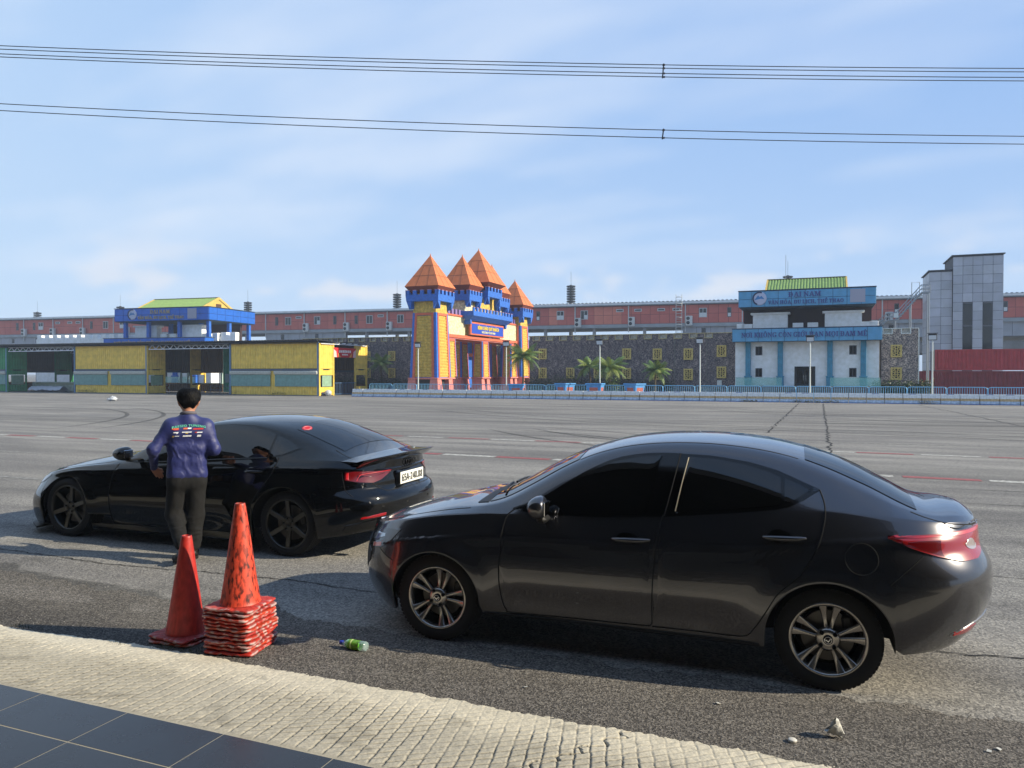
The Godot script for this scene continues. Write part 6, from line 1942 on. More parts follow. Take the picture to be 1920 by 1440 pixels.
# ---------------------------------------------------------------- the stand
func build_stand() -> void:
	var o := thing("grandstand", "long grandstand with red clad upper storey and grey fascia across the background", "grandstand", stand)
	var reds := []
	for k in 3: reds.append(worn("red cladding%d" % k, [Color(0.73, 0.36, 0.32), Color(0.76, 0.385, 0.335), Color(0.82, 0.47, 0.39)][k], 0.6, 0.08, 0.1))
	var back := mat("cladding seam", Color(0.22, 0.09, 0.08), 0.8)
	var grey := worn("grey cladding", Color(0.60, 0.62, 0.66), 0.55, 0.1, 0.1)
	var x0 := -130.0
	var x1 := 92.0
	part("storey", MB.new().box(Vector3((x0 + x1) / 2, 10.6, -5.05), Vector3(x1 - x0, 2.76, 10.0)), back, o)
	part("roof", MB.new().box(Vector3((x0 + x1) / 2, 12.24, -5.0), Vector3(x1 - x0, 0.3, 11.0)), worn("stand roof", Color(0.86, 0.88, 0.90), 0.5, 0.1, 0.1), o)
	part("gutter", MB.new().box(Vector3((x0 + x1) / 2, 12.02, 0.32), Vector3(x1 - x0, 0.14, 0.24)), mat("gutter grey", Color(0.42, 0.44, 0.46), 0.5), o)
	var rib := MB.new()
	rib.ribbed(Vector3(0, 12.42, 0.4), Vector3(92, 12.42, 0.4), 10.4, 0.6, 0.10, Vector3.UP, Vector3(0, 0.02, -1).normalized())
	part("roof_sheet", rib, worn("stand roof", Color.WHITE), o)
	part("fascia", MB.new().box(Vector3((x0 + x1) / 2, 8.95, -4.9), Vector3(x1 - x0, 0.5, 10.4)), worn("fascia grey", Color(0.58, 0.61, 0.64), 0.6, 0.12, 0.1), o)
	part("deck", MB.new().box(Vector3((x0 + x1) / 2, 5.4, -6.0), Vector3(x1 - x0, 1.6, 12.0)), worn("deck concrete", Color(0.5, 0.5, 0.5), 0.9, 0.2, 0.1), o)
	var pm := []
	for k in 3: pm.append([MB.new().box(Vector3.ZERO, Vector3(1.36, 1.34, 0.05)).made(reds[k]), MB.new().box(Vector3.ZERO, Vector3(1.36, 1.26, 0.05)).made(reds[k])])
	var x := -104.0
	var k2 := 0
	while x < 84:
		for r in 2:
			var t := rng.randi() % 2
			if (x > 13.0 and x < 16.6) or (x > 5.4 and x < 6.8) or (x > 74): t = 2
			part("cladding_panel", pm[t][r], null, o, at(Vector3(x, 9.92 if r == 0 else 11.26, 0.0)))
		x += 1.4
		k2 += 1
	var wf := mat("window pale frame", Color(0.72, 0.74, 0.74), 0.5)
	var pane := mat("dark pane", Color.BLACK)
	var blind := mat("white blind", Color(0.78, 0.80, 0.80), 0.8)
	var wi := 0
	for p in [[-91.9, 0], [-77.1, 1], [-73.4, 0], [-39.4, 1], [-33.9, 2], [-24.3, 1], [-18.8, 1], [7.7, 0], [11.4, 2], [28.9, 0]]:
		var w := part("window", MB.new().box(Vector3(p[0], 10.72, 0.04), Vector3(1.12, 1.36, 0.10)), wf, o)
		for s in [-1.0, 1.0]:
			part("pane", MB.new().box(Vector3(p[0] + 0.26 * s, 10.72, 0.085), Vector3(0.44, 1.18, 0.03)), pane, w)
			if p[1] == 0 or (p[1] == 2 and s > 0): part("blind", MB.new().box(Vector3(p[0] + 0.26 * s, 10.42, 0.10), Vector3(0.44, 0.58, 0.02)), blind, w)
	for q in [-97.5, -93.5, -80.3, -41.6, -30.6, -26.7, 4.2, 32.6, 54.6, 58.2, 67.7]:
		var w := part("window", MB.new().box(Vector3(q, 10.72, 0.04), Vector3(0.56, 1.40, 0.09)), mat("window grey frame", Color.WHITE), o)
		part("pane", MB.new().box(Vector3(q, 10.72, 0.075), Vector3(0.42, 1.26, 0.03)), pane, w)
		if q > 30 or q == 4.2: part("blind", MB.new().box(Vector3(q, 10.36, 0.09), Vector3(0.40, 0.5, 0.02)), blind, w)
	for q in [-88.0, -85.2, -83.3, -37.4, -22.3, 16.8, 19.5, 22.9, 25.1]:
		var w := part("slot_window", MB.new().cbox(Vector3(q, 11.27, 0.05), Vector3(1.12, 0.44, 0.10), 0.06), wf, o)
		part("pane", MB.new().box(Vector3(q, 11.27, 0.09), Vector3(0.86, 0.2, 0.03)), pane, w)
	for q in [-95.9, -89.0, -82.2, -75.3, -43.7, -36.3, -28.7, -21.1, 10.0, 18.1, 26.4, 34.4, 52.8]:
		part("down_pipe", MB.new().tube([Vector3(q, 8.0, 0.12), Vector3(q, 12.0, 0.12)], 0.09, 6), wf, o)
	for q in 30:
		part("stand_column", MB.new().box(Vector3(-124 + q * 7.6, 4.4, -0.8), Vector3(0.45, 8.8, 0.45)), grey, o)
	for seg in [[-43.8, -28.6], [26.0, 36.0], [51.0, 92.0], [-130.0, -92.0]]:
		var n := int((seg[1] - seg[0]) / 1.9)
		var wide: float = (seg[1] - seg[0]) / n
		part("lower_wall", MB.new().box(Vector3((seg[0] + seg[1]) / 2, 8.0, -0.35), Vector3(seg[1] - seg[0], 2.4, 0.5)), mat("grey seam", Color(0.22, 0.23, 0.25), 0.7), o)
		for j in n:
			part("grey_panel", MB.new().box(Vector3(seg[0] + wide * (j + 0.5), 8.0, -0.08), Vector3(wide - 0.05, 2.36, 0.05)), grey, o)
			if j % 3 == 1: part("small_window", MB.new().box(Vector3(seg[0] + wide * (j + 0.5), 8.05, -0.04), Vector3(0.6, 0.9, 0.05)), pane, o)
	part("rear_rail", MB.new().box(Vector3((x0 + x1) / 2, 6.9, -11.0), Vector3(x1 - x0, 1.2, 0.2)), worn("rail white", Color(0.82, 0.83, 0.84), 0.7, 0.1, 0.1), o)
	# units hung on the wall
	var acs := [-95.5, -88.75, -81.9, -72.1, -35.8, -28.3, -20.6, 10.5, 18.6, 26.95, 53.6]
	var ord := ["first", "second", "third", "fourth", "fifth", "sixth", "seventh", "eighth", "ninth", "tenth", "eleventh"]
	var first: Node3D
	for j in acs.size():
		var tr := stand * at(Vector3(acs[j], 9.58, 0.45))
		var label: String = "twin-fan air conditioner on the red stand wall, %s from the left" % ord[j]
		if first == null:
			first = thing("air_conditioner", label, "air conditioner", tr, "air conditioners on the stand wall")
			part("case", MB.new().cbox(Vector3(0, 0, 0), Vector3(0.95, 1.35, 0.5), 0.03), worn("unit grey", Color(0.80, 0.81, 0.81), 0.6, 0.1), first)
			for y in [-0.32, 0.32]:
				part("fan", MB.new().lathe([Vector2(0.25, 0), Vector2(0.25, 0.03), Vector2(0.06, 0.03), Vector2(0.05, 0.05), Vector2(0, 0.05)], 20, Transform3D(Basis(Vector3.RIGHT, PI / 2), Vector3(-0.14, y, 0.25))), mat("fan dark", Color(0.12, 0.13, 0.14), 0.6), first)
			part("bracket", MB.new().box(Vector3(0, -0.72, -0.1), Vector3(0.8, 0.06, 0.7)), wf, first)
		else: again(first, tr, label)
	# flood-light masts behind
	var steel := mat("mast steel", Color(0.20, 0.22, 0.24), 0.6, 0.4)
	var glass := mat("flood glass", Color(0.45, 0.50, 0.55), 0.2, 0.3)
	var tops := [[-125.2, 16.5, "at the far left"], [-101.4, 17.3, "left of the bright blue gate building"], [-67.9, 17.5, "right of the bright blue gate building"], [-32.8, 18.3, "left of the castle gate"], [3.4, 18.9, "right of the castle gate"], [42.7, 19.4, "behind the green roof of the right gate building"]]
	var mast: Node3D
	for q in tops:
		var tr := stand * at(Vector3(q[0], q[1] - 19.0, -30))
		var label: String = "dark floodlight mast with stacked lamps %s" % q[2]
		if mast == null:
			mast = thing("floodlight_mast", label, "floodlight", tr, "floodlight masts behind the stand")
			part("pole", MB.new().lathe([Vector2(0.5, 0), Vector2(0.28, 18.9), Vector2(0, 19)], 10), steel, mast)
			part("spike", MB.new().tube([Vector3(0, 19, 0), Vector3(0, 21.5, 0)], 0.025, 4), steel, mast)
			for t in 9:
				var lt := MB.new()
				var y := 18.75 - 0.48 * t
				lt.turned([Vector2(0.62, y - 0.03), Vector2(0.62, y + 0.03)], 12)
				for j in 10:
					var b := Basis(Vector3.UP, TAU * j / 10.0)
					lt.cbox(b * Vector3(0.72, y - 0.12, 0), Vector3(0.22, 0.30, 0.36), 0.03, b * Basis(Vector3.BACK, -0.5))
				part("lamp_tier", lt, steel if t % 2 else mat("mast dark", Color(0.15, 0.16, 0.18), 0.6), mast)
		else: again(mast, tr, label)
	# caged ladder
	var ld := thing("ladder", "pale caged ladder rising past the red stand wall between masts", "ladder", stand * at(Vector3(25.5, 0, 0.6)))
	for s in [-0.42, 0.42]: part("rail", MB.new().tube([Vector3(s, 6.0, 0), Vector3(s, 13.4, 0)], 0.05, 5), wf, ld)
	for j in 18: part("rung", MB.new().tube([Vector3(-0.42, 6.2 + j * 0.4, 0), Vector3(0.42, 6.2 + j * 0.4, 0)], 0.03, 4), wf, ld)
	for j in 6:
		var arc := []
		for a in 9: arc.append(Vector3(0.45 * cos(PI * a / 8.0), 8.0 + j * 1.0, 0.65 * sin(PI * a / 8.0)))
		part("hoop", MB.new().tube(arc, 0.03, 4), wf, ld)


func build_right_side() -> void:
	var grey := worn("tower panel", Color(0.66, 0.68, 0.72), 0.4, 0.08, 0.1, 0.2)
	var grey2 := worn("tower panel pale", Color(0.71, 0.73, 0.77), 0.4, 0.08, 0.1, 0.2)
	var seam := mat("grey seam", Color.BLACK)
	var o := thing("tower_block", "grey panel-clad stair tower in two heights with two tall dark windows, behind the red containers", "building", yard)
	for b in [[31.65, 33.72, 12.5], [33.72, 38.15, 13.9]]:
		var x0: float = b[0]
		var x1: float = b[1]
		var h: float = b[2]
		var z := -38.0 if b[0] < 33 else -37.6
		part("core", MB.new().box(Vector3((x0 + x1) / 2, h / 2, z - 3.0), Vector3(x1 - x0 - 0.02, h, 5.9)), seam, o)
		part("cap", MB.new().box(Vector3((x0 + x1) / 2, h + 0.05, z - 3.0), Vector3(x1 - x0 + 0.3, 0.1, 6.4)), mat("cap dark", Color(0.16, 0.17, 0.19), 0.5), o)
		var cols := 2 if b[0] < 33 else 5
		var w := (x1 - x0) / cols
		for r in 14:
			var y := h - 0.1 - 0.93 * (r + 0.5)
			if y < 2.0: break
			for j in cols:
				var xc := x0 + w * (j + 0.5)
				if cols == 5 and y < 9.0 and (j == 1 or j == 3): continue
				part("panel", MB.new().box(Vector3(xc, y, z), Vector3(w - 0.03, 0.90, 0.06)), grey if rng.randf() < 0.5 else grey2, o)
			for s in 5:
				var side_x: float = x0 - 0.0 if cols == 2 else x1
				part("panel", MB.new().box(Vector3(side_x, y, z - 0.6 - 1.15 * s), Vector3(0.06, 0.90, 1.12)), grey if rng.randf() < 0.5 else grey2, o)
	for x in [34.6 + 0.44, 34.6 + 0.44 + 1.77]:
		var w := part("tall_window", MB.new().box(Vector3(x, 6.6, -37.63), Vector3(0.95, 5.0, 0.06)), mat("window grey frame", Color.BLACK), o)
		part("pane", MB.new().box(Vector3(x, 7.9, -37.59), Vector3(0.82, 2.2, 0.03)), mat("dark pane", Color.BLACK), w)
		part("pane", MB.new().box(Vector3(x, 5.4, -37.59), Vector3(0.82, 2.5, 0.03)), mat("dark pane", Color.BLACK), w)
	# containers
	var labels := ["red shipping container, the upper of the stack at the right edge", "darker red shipping container, the lower of the stack at the right edge"]
	for k in 2:
		var x0 := 30.05 if k == 0 else 28.75
		var y0 := 2.12 if k == 0 else 0.0
		var h := 1.73 if k == 0 else 2.06
		var m := worn(["container red", "container maroon"][k], [Color(0.70, 0.22, 0.24), Color(0.52, 0.17, 0.19)][k], 0.6, 0.18, 0.2)
		var c := thing("shipping_container", labels[k], "container", yard * at(Vector3(x0, y0, -20)), "stacked red containers")
		var L := 12.2
		part("core", MB.new().box(Vector3(L / 2, h / 2, -1.25), Vector3(L - 0.1, h - 0.08, 2.3)), m, c)
		part("side_sheet", MB.new().ribbed(Vector3(0.1, 0.1, -0.06), Vector3(L - 0.1, 0.1, -0.06), h - 0.2, 0.30, 0.055, Vector3.BACK), m, c)
		for y in [0.06, h - 0.06]: part("rail", MB.new().box(Vector3(L / 2, y, -0.03), Vector3(L, 0.12, 0.10)), m, c)
		for x in [0.06, L - 0.06]: part("corner_post", MB.new().box(Vector3(x, h / 2, -0.03), Vector3(0.14, h, 0.12)), m, c)
		part("end_panel", MB.new().box(Vector3(-0.01, h / 2, -1.25), Vector3(0.06, h - 0.1, 2.3)), worn("container end", Color(0.66, 0.66, 0.64), 0.7, 0.2) if k == 0 else m, c)
		for z in [-0.5, -1.0, -1.6, -2.1]: part("door_bar", MB.new().tube([Vector3(-0.08, 0.1, z), Vector3(-0.08, h - 0.1, z)], 0.025, 5), mat("rail steel", Color(0.5, 0.5, 0.5), 0.5, 0.5), c)
	# galvanised stair behind the pier
	var st := thing("outdoor_stair", "galvanised outdoor stair with handrails climbing behind the stone pier", "stairs", yard * at(Vector3(0, 0, -15)))
	var zinc := mat("zinc", Color(0.56, 0.59, 0.62), 0.45, 0.6)
	var path := [Vector3(25.2, 5.3, 0), Vector3(26.1, 6.05, 0), Vector3(26.75, 6.1, 0), Vector3(28.5, 8.2, 0), Vector3(29.1, 8.2, 0)]
	for z in [0.0, -1.0]:
		for dy in [0.0, 0.32, 0.62]:
			var p := []
			for q in path: p.append(q + Vector3(0, dy, z))
			part("rail" if dy > 0 else "stringer", MB.new().tube(p, 0.03 if dy > 0 else 0.06, 5), zinc, st)
		for j in 11:
			var t := j / 10.0 * 3.999
			var q: Vector3 = path[int(t)].lerp(path[int(t) + 1], t - int(t))
			part("baluster", MB.new().tube([q + Vector3(0, 0, z), q + Vector3(0, 0.62, z)], 0.022, 4), zinc, st)
	for j in 11: part("tread", MB.new().box(Vector3(lerpf(26.85, 28.45, j / 10.0), lerpf(6.2, 8.12, j / 10.0), -0.5), Vector3(0.24, 0.04, 0.95)), zinc, st)
	for q in [Vector3(26.65, 6.1, 0), Vector3(27.75, 7.3, 0), Vector3(29.0, 8.2, 0)]:
		part("leg", MB.new().tube([Vector3(q.x, 0, 0), q], 0.05, 5), zinc, st)
		part("leg", MB.new().tube([Vector3(q.x, 0, -1), q + Vector3(0, 0, -1)], 0.05, 5), zinc, st)
	var hp := [Vector3(27.8, 7.4, 0), Vector3(27.8, 9.0, 0), Vector3(28.35, 9.0, 0), Vector3(28.35, 8.1, 0)]
	part("hoop", MB.new().tube(hp, 0.03, 5), zinc, st)
	part("notice", MB.new().box(Vector3(26.7, 6.45, 0.05), Vector3(0.34, 0.36, 0.02)), mat("notice white", Color(0.8, 0.83, 0.83), 0.6), st)
	solo("aerial_mast", MB.new().tube([Vector3(0, 8.3, 0), Vector3(0, 11.4, 0)], 0.02, 5), zinc, "thin aerial mast on the green roof of the right gate building", "aerial", yard * at(Vector3(18.55, 0, -13)))


# ---------------------------------------------------------------- planting
func frond(len_: float, droop: float, seed_: int) -> MB:
	var r := RandomNumberGenerator.new()
	r.seed = seed_
	var mb := MB.new()
	var spine := []
	for j in 11:
		var t := j / 10.0
		spine.append(Vector3(len_ * (t - 0.12 * t * t), len_ * (0.42 * t - droop * t * t), 0))
	mb.tube(spine, [0.022, 0.02, 0.018, 0.016, 0.014, 0.012, 0.01, 0.009, 0.008, 0.006, 0.004], 4, false)
	for j in 38:
		var t := 0.10 + 0.89 * j / 37.0
		var f := t * 10
		var q: Vector3 = spine[int(f)].lerp(spine[mini(int(f) + 1, 10)], f - int(f))
		var d: Vector3 = (spine[mini(int(f) + 1, 10)] - spine[int(f)]).normalized()
		var l := len_ * 0.34 * sin(PI * (0.16 + 0.80 * t)) * r.randf_range(0.85, 1.1)
		for s in [-1.0, 1.0]:
			var dir := (d * 0.55 + Vector3(0, -0.42 - 0.3 * r.randf(), 0) + Vector3(0, 0, s)).normalized()
			var w := d * 0.013
			var m := q + dir * l * 0.5 + Vector3(0, 0.02, 0)
			var tip := q + dir * l + Vector3(0, -0.10 * l, 0)
			mb.quad(q - w, q + w, m + w * 1.2, m - w * 1.2)
			mb.tri(m - w * 1.2, m + w * 1.2, tip)
	return mb


func build_palms() -> void:
	var greens := [mat("frond dark", Color(0.25, 0.35, 0.15), 0.5), mat("frond mid", Color(0.36, 0.46, 0.20), 0.5), mat("frond light", Color(0.52, 0.57, 0.28), 0.5)]
	for g in greens:
		g.backlight_enabled = true
		g.backlight = Color(0.30, 0.34, 0.12)
	var trunk := worn("palm bark", Color(0.42, 0.36, 0.27), 0.9, 0.4, 2.0)
	var spec := [[-0.5, -3.6, 3.05, 1.75, 26, "tall palm before the right tower of the castle gate"], [4.15, -6.5, 2.35, 1.5, 18, "slim palm at the left of the stone wall"], [6.05, -5.2, 2.2, 1.65, 25, "fullest palm beside the lamp post at the middle of the stone wall"], [9.35, -6.2, 2.0, 1.35, 19, "low palm half over a lattice window, right of the lamp post"], [-16.1, -8.0, 2.7, 1.5, 16, "dusky palm behind the right end of the yellow kiosk"]]
	for k in spec.size():
		var p: Array = spec[k]
		var o := thing("palm_tree", p[5], "palm tree", yard * at(Vector3(p[0], 0, p[1])), "palm trees along the wall")
		var h: float = p[2]
		var bend := rng.randf_range(-0.12, 0.12)
		var pts := []
		var rr := []
		for j in 9:
			var t := j / 8.0
			pts.append(Vector3(bend * t * t, h * t, 0.05 * t))
			rr.append(lerpf(0.11, 0.055, t) + (0.03 if j == 0 else 0.0))
		part("trunk", MB.new().tube(pts, rr, 8), trunk, o)
		var kinds := []
		for q in 3: kinds.append(frond(p[3], [0.35, 0.62, 0.95][q], 40 + k * 3 + q))
		var n: int = p[4]
		for j in n:
			var ring := float(j) / n
			var q := 0 if ring < 0.3 else 1 if ring < 0.7 else 2
			var el := lerpf(0.95, -0.35, ring) + rng.randf_range(-0.12, 0.12)
			var b := Basis(Vector3.UP, j * 2.4 + rng.randf_range(-0.3, 0.3)) * Basis(Vector3.BACK, el * 0.8)
			var mm: Material = greens[clampi(int(rng.randf() * 3), 0, 2)]
			part("frond", kinds[q], mm, o, Transform3D(b.scaled(Vector3.ONE * rng.randf_range(0.82, 1.08)), pts[8] + Vector3(0, 0.02, 0)))


func foliage(size: Vector3, n: int, leaf: float, seed_: int) -> MB:
	var r := RandomNumberGenerator.new()
	r.seed = seed_
	var f := soft(seed_, 0.9)
	var mb := MB.new()
	for j in n:
		var p := Vector3(r.randf_range(-1, 1), r.randf(), r.randf_range(-1, 1))
		var lim := 0.75 + 0.5 * f.get_noise_2d(p.x * size.x * 1.3, p.z * 2)
		p.y = pow(p.y, 0.7) * lim
		var c := Vector3(p.x * size.x, p.y * size.y, p.z * size.z * (1 - 0.4 * p.y))
		var b := Basis.from_euler(Vector3(r.randf_range(-0.9, 0.9), r.randf() * TAU, r.randf_range(-0.6, 0.6)))
		var l := leaf * r.randf_range(0.7, 1.3)
		mb.quad(c + b * Vector3(0, 0, -l * 0.3), c + b * Vector3(l * 0.5, l * 0.1, 0), c + b * Vector3(l, 0, l * 0.05), c + b * Vector3(l * 0.5, -l * 0.02, l * 0.32))
	return mb


func build_shrubs() -> void:
	var leaf := mat("hedge leaf", Color(0.13, 0.20, 0.09), 0.5)
	leaf.backlight_enabled = true
	leaf.backlight = Color(0.12, 0.18, 0.05)
	var lime := mat("lime leaf", Color(0.34, 0.42, 0.14), 0.5)
	lime.backlight_enabled = true
	lime.backlight = Color(0.25, 0.30, 0.08)
	var twig := mat("hedge core", Color(0.06, 0.08, 0.04), 0.9)
	var spec := [[-0.9, -8.6, 1.5, 1.65, "at the foot of the stone wall beside the castle gate", leaf], [2.3, -8.4, 1.7, 1.75, "under the slim palm at the stone wall", leaf], [5.4, -8.0, 1.4, 1.7, "under the fullest palm at the stone wall", leaf], [8.6, -8.4, 1.8, 1.45, "under the low palm at the stone wall", leaf], [-16.6, -7.9, 2.6, 1.6, "behind the yellow kiosk end, before the left stone wall", leaf], [-12.7, -8.0, 1.0, 1.5, "at the left foot of the castle gate", leaf], [-20.5, -8.4, 2.2, 1.6, "showing through the yellow kiosk opening", leaf], [6.6, -4.0, 0.45, 1.75, "light green, beside the lamp post at the middle of the wall", lime]]
	for k in spec.size():
		var p: Array = spec[k]
		var o := thing("shrub", "leafy shrub " + p[4], "shrub", yard * at(Vector3(p[0], 0, p[1])), "shrubs along the wall")
		tag(part("leaves", foliage(Vector3(p[2], p[3] * 1.1, 0.7), int(900 * p[2]), 0.17, 60 + k), p[5], o), "", "", "", "stuff")
		part("stems", frustum(MB.new(), Vector3.ZERO, Vector2(p[2] * 0.8, 0.4), Vector2(p[2] * 0.6, 0.2), 0, p[3] * 0.55), twig, o)
	# flowering bush by the pier
	var fb := thing("flowering_shrub", "green bush with pale flowers before the stone pier", "shrub", yard * at(Vector3(26.6, 0, -8.2)))
	tag(part("leaves", foliage(Vector3(1.9, 1.5, 0.7), 2600, 0.2, 91), mat("bush leaf", Color(0.24, 0.33, 0.13), 0.5), fb), "", "", "", "stuff")
	part("stems", frustum(MB.new(), Vector3.ZERO, Vector2(1.5, 0.4), Vector2(1.0, 0.2), 0, 0.8), twig, fb)
	tag(part("flowers", foliage(Vector3(1.8, 1.6, 0.8), 120, 0.13, 92), mat("pale flower", Color(0.82, 0.80, 0.52), 0.6), fb), "", "", "", "stuff")
	# weeds along the barriers and kiosks
	for q in [[20.9, 0.35, 1.4, 0.12], [16.9, 0.35, 0.5, 0.10], [27.2, 0.4, 0.5, 0.16], [-43.0, 0.6, 1.2, 0.25], [-25.7, 0.5, 0.4, 0.3], [-21.0, 0.5, 0.9, 0.22]]:
		var o := thing("weeds", "dry weeds at the foot of the %s, %s" % ["barrier row" if q[0] > -15 else "yellow kiosk wall", {20.9: "below the glass door", 16.9: "left of the white building's door", 27.2: "by the pier", -43.0: "left of the right open bay", -25.7: "at the post left of the last kiosk", -21.0: "under the last kiosk's shutters"}[q[0]]], "weeds", yard * at(Vector3(q[0], 0, q[1])))
		o.set_meta("kind", "stuff")
		part("stalks", foliage(Vector3(q[2], q[3] * 1.6, 0.15), int(160 * q[2]) + 40, 0.09, 120 + int(q[0])), mat("weed", Color(0.42, 0.40, 0.22), 0.8), o)
	# painted planters
	var blue := worn("planter blue", Color(0.32, 0.60, 0.85), 0.7, 0.15, 0.6)
	var red := worn("planter red", Color(0.85, 0.48, 0.42), 0.75, 0.4, 1.5)
	var soil := mat("soil", Color(0.12, 0.09, 0.06), 0.95)
	var first: Node3D
	var at_x := [[-0.1, "by the tall palm at the castle gate", 0.25], [3.75, "behind the barriers below the slim palm", -0.5], [6.05, "behind the barriers at the middle lamp post", 0.0], [8.95, "behind the barriers below the low palm", -0.55]]
	for q in at_x:
		var tr := yard * at(Vector3(q[0], 0 if q[0] > 1 else -0.08, -1.15), q[2])
		var label: String = "blue flared planter with red side panels " + q[1]
		if first == null:
			first = thing("planter", label, "planter", tr, "blue planters behind the barriers")
			part("box", frustum(MB.new(), Vector3.ZERO, Vector2(0.42, 0.36), Vector2(0.56, 0.48), 0.06, 1.06), blue, first)
			part("rim", MB.new().cbox(Vector3(0, 1.10, 0), Vector3(1.24, 0.10, 1.08), 0.02), blue, first)
			part("soil", MB.new().box(Vector3(0, 1.152, 0), Vector3(1.0, 0.02, 0.84)), soil, first)
			for f in 4:
				var b := Basis(Vector3.UP, f * PI / 2)
				var zz := 0.425 if f % 2 == 0 else 0.495
				part("red_panel", MB.new().box(b * Vector3(0, 0.58, zz), Vector3(0.62, 0.55, 0.02), b * Basis(Vector3.RIGHT, 0.12)), red, first)
		else: again(first, tr, label)


# ---------------------------------------------------------------- overhead lines
func build_wires() -> void:
	var m := mat("cable", Color(0.10, 0.12, 0.16), 0.6)
	# heights at the left frame edge, at the spacer and at the right edge, over a line about 29 m off
	var ys := [[89.2, 125.0, 131.5], [95.6, 131.2, 138.0], [104.3, 140.8, 148.3], [110.0, 147.4, 154.8], [196.8, 246.0, 257.6], [209.4, 260.5, 272.2]]
	var names := ["topmost of the four upper overhead cables", "second of the four upper overhead cables", "third of the four upper overhead cables", "lowest of the four upper overhead cables", "upper of the two lower overhead cables", "lower of the two lower overhead cables"]
	var mids := []
	for k in 6:
		var dist := 29.0 + (0.25 if k % 2 else 0.0)
		var pts := []
		for j in 41:
			var u := lerpf(-1500.0, 3400.0, j / 40.0)
			var a: float = ys[k][0]
			var b: float = ys[k][1]
			var c: float = ys[k][2]
			var v := a * (u - 1243) * (u - 1920) / (1243.0 * 1920.0) + b * u * (u - 1920) / (1243.0 * (1243.0 - 1920.0)) + c * u * (u - 1243) / (1920.0 * (1920.0 - 1243.0))
			pts.append(Vector3((u - 960) / 1442.0 * dist, 1.87 + (700 - v) / 1442.0 * dist, -dist))
		solo("overhead_cable", MB.new().tube(pts, 0.017, 5, false), m, "dark overhead cable, " + names[k] + " crossing the sky", "cable", Transform3D(), "overhead cables")
		mids.append(Vector3(283.0 / 1442.0 * dist, 1.87 + (700 - ys[k][1]) / 1442.0 * dist, -dist))
	for s in [[0, 3, "four upper"], [4, 5, "two lower"]]:
		var o := thing("cable_spacer", "short dark spacer clamping the %s overhead cables" % s[2], "spacer", at(mids[s[0]]))
		part("bar", MB.new().tube([Vector3(0.0, 0.05, 0), mids[s[1]] - mids[s[0]] + Vector3(-0.05, -0.05, 0)], 0.025, 6), m, o)
		for k in range(s[0], s[1] + 1): part("clamp", MB.new().cbox(mids[k] - mids[s[0]], Vector3(0.10, 0.06, 0.06), 0.01), m, o)


# the building that the photographer stands under, seen only mirrored in the cars
func build_behind() -> void:
	var o := thing("pit_building", "long building with dark glazed front along the tiled platform, mirrored in the car sides", "building", yard)
	var wall := worn("pit wall", Color(0.34, 0.35, 0.37), 0.8, 0.15, 0.2)
	var glass := mat("dark pane", Color.BLACK)
	part("wall", MB.new().box(Vector3(10, 4.0, 63), Vector3(90, 8.0, 6.0)), wall, o)
	part("roof_slab", MB.new().box(Vector3(10, 4.7, 55.6), Vector3(90, 0.4, 9.6)), wall, o)  # unseen canopy, carried forward to keep sky out of the car reflections
	for j in 15:
		part("pane", MB.new().box(Vector3(-32 + j * 6.0, 1.9, 59.98), Vector3(5.2, 3.2, 0.06)), glass, o)
		part("column", MB.new().box(Vector3(-35 + j * 6.0, 2.3, 57.6), Vector3(0.5, 4.3, 0.5)), wall, o)
		part("upper_pane", MB.new().box(Vector3(-32 + j * 6.0, 6.2, 59.98), Vector3(5.2, 1.6, 0.06)), glass, o)


# ---------------------------------------------------------------- the man
# bones: [from, to, radius at from, radius at to]; joined with a smooth minimum and meshed with surface nets
func bone_d(p: Vector3, b: Array) -> float:
	var ab: Vector3 = b[1] - b[0]
	var t := clampf((p - b[0]).dot(ab) / maxf(1e-9, ab.length_squared()), 0, 1)
	return p.distance_to(b[0] + ab * t) - lerpf(b[2], b[3], t)


func flesh_d(p: Vector3, bones: Array, k: float) -> float:
	var d := 9.0
	for b in bones:
		var e := bone_d(p, b)
		var h := maxf(k - absf(d - e), 0.0) / k
		d = minf(d, e) - h * h * k * 0.25
	return d


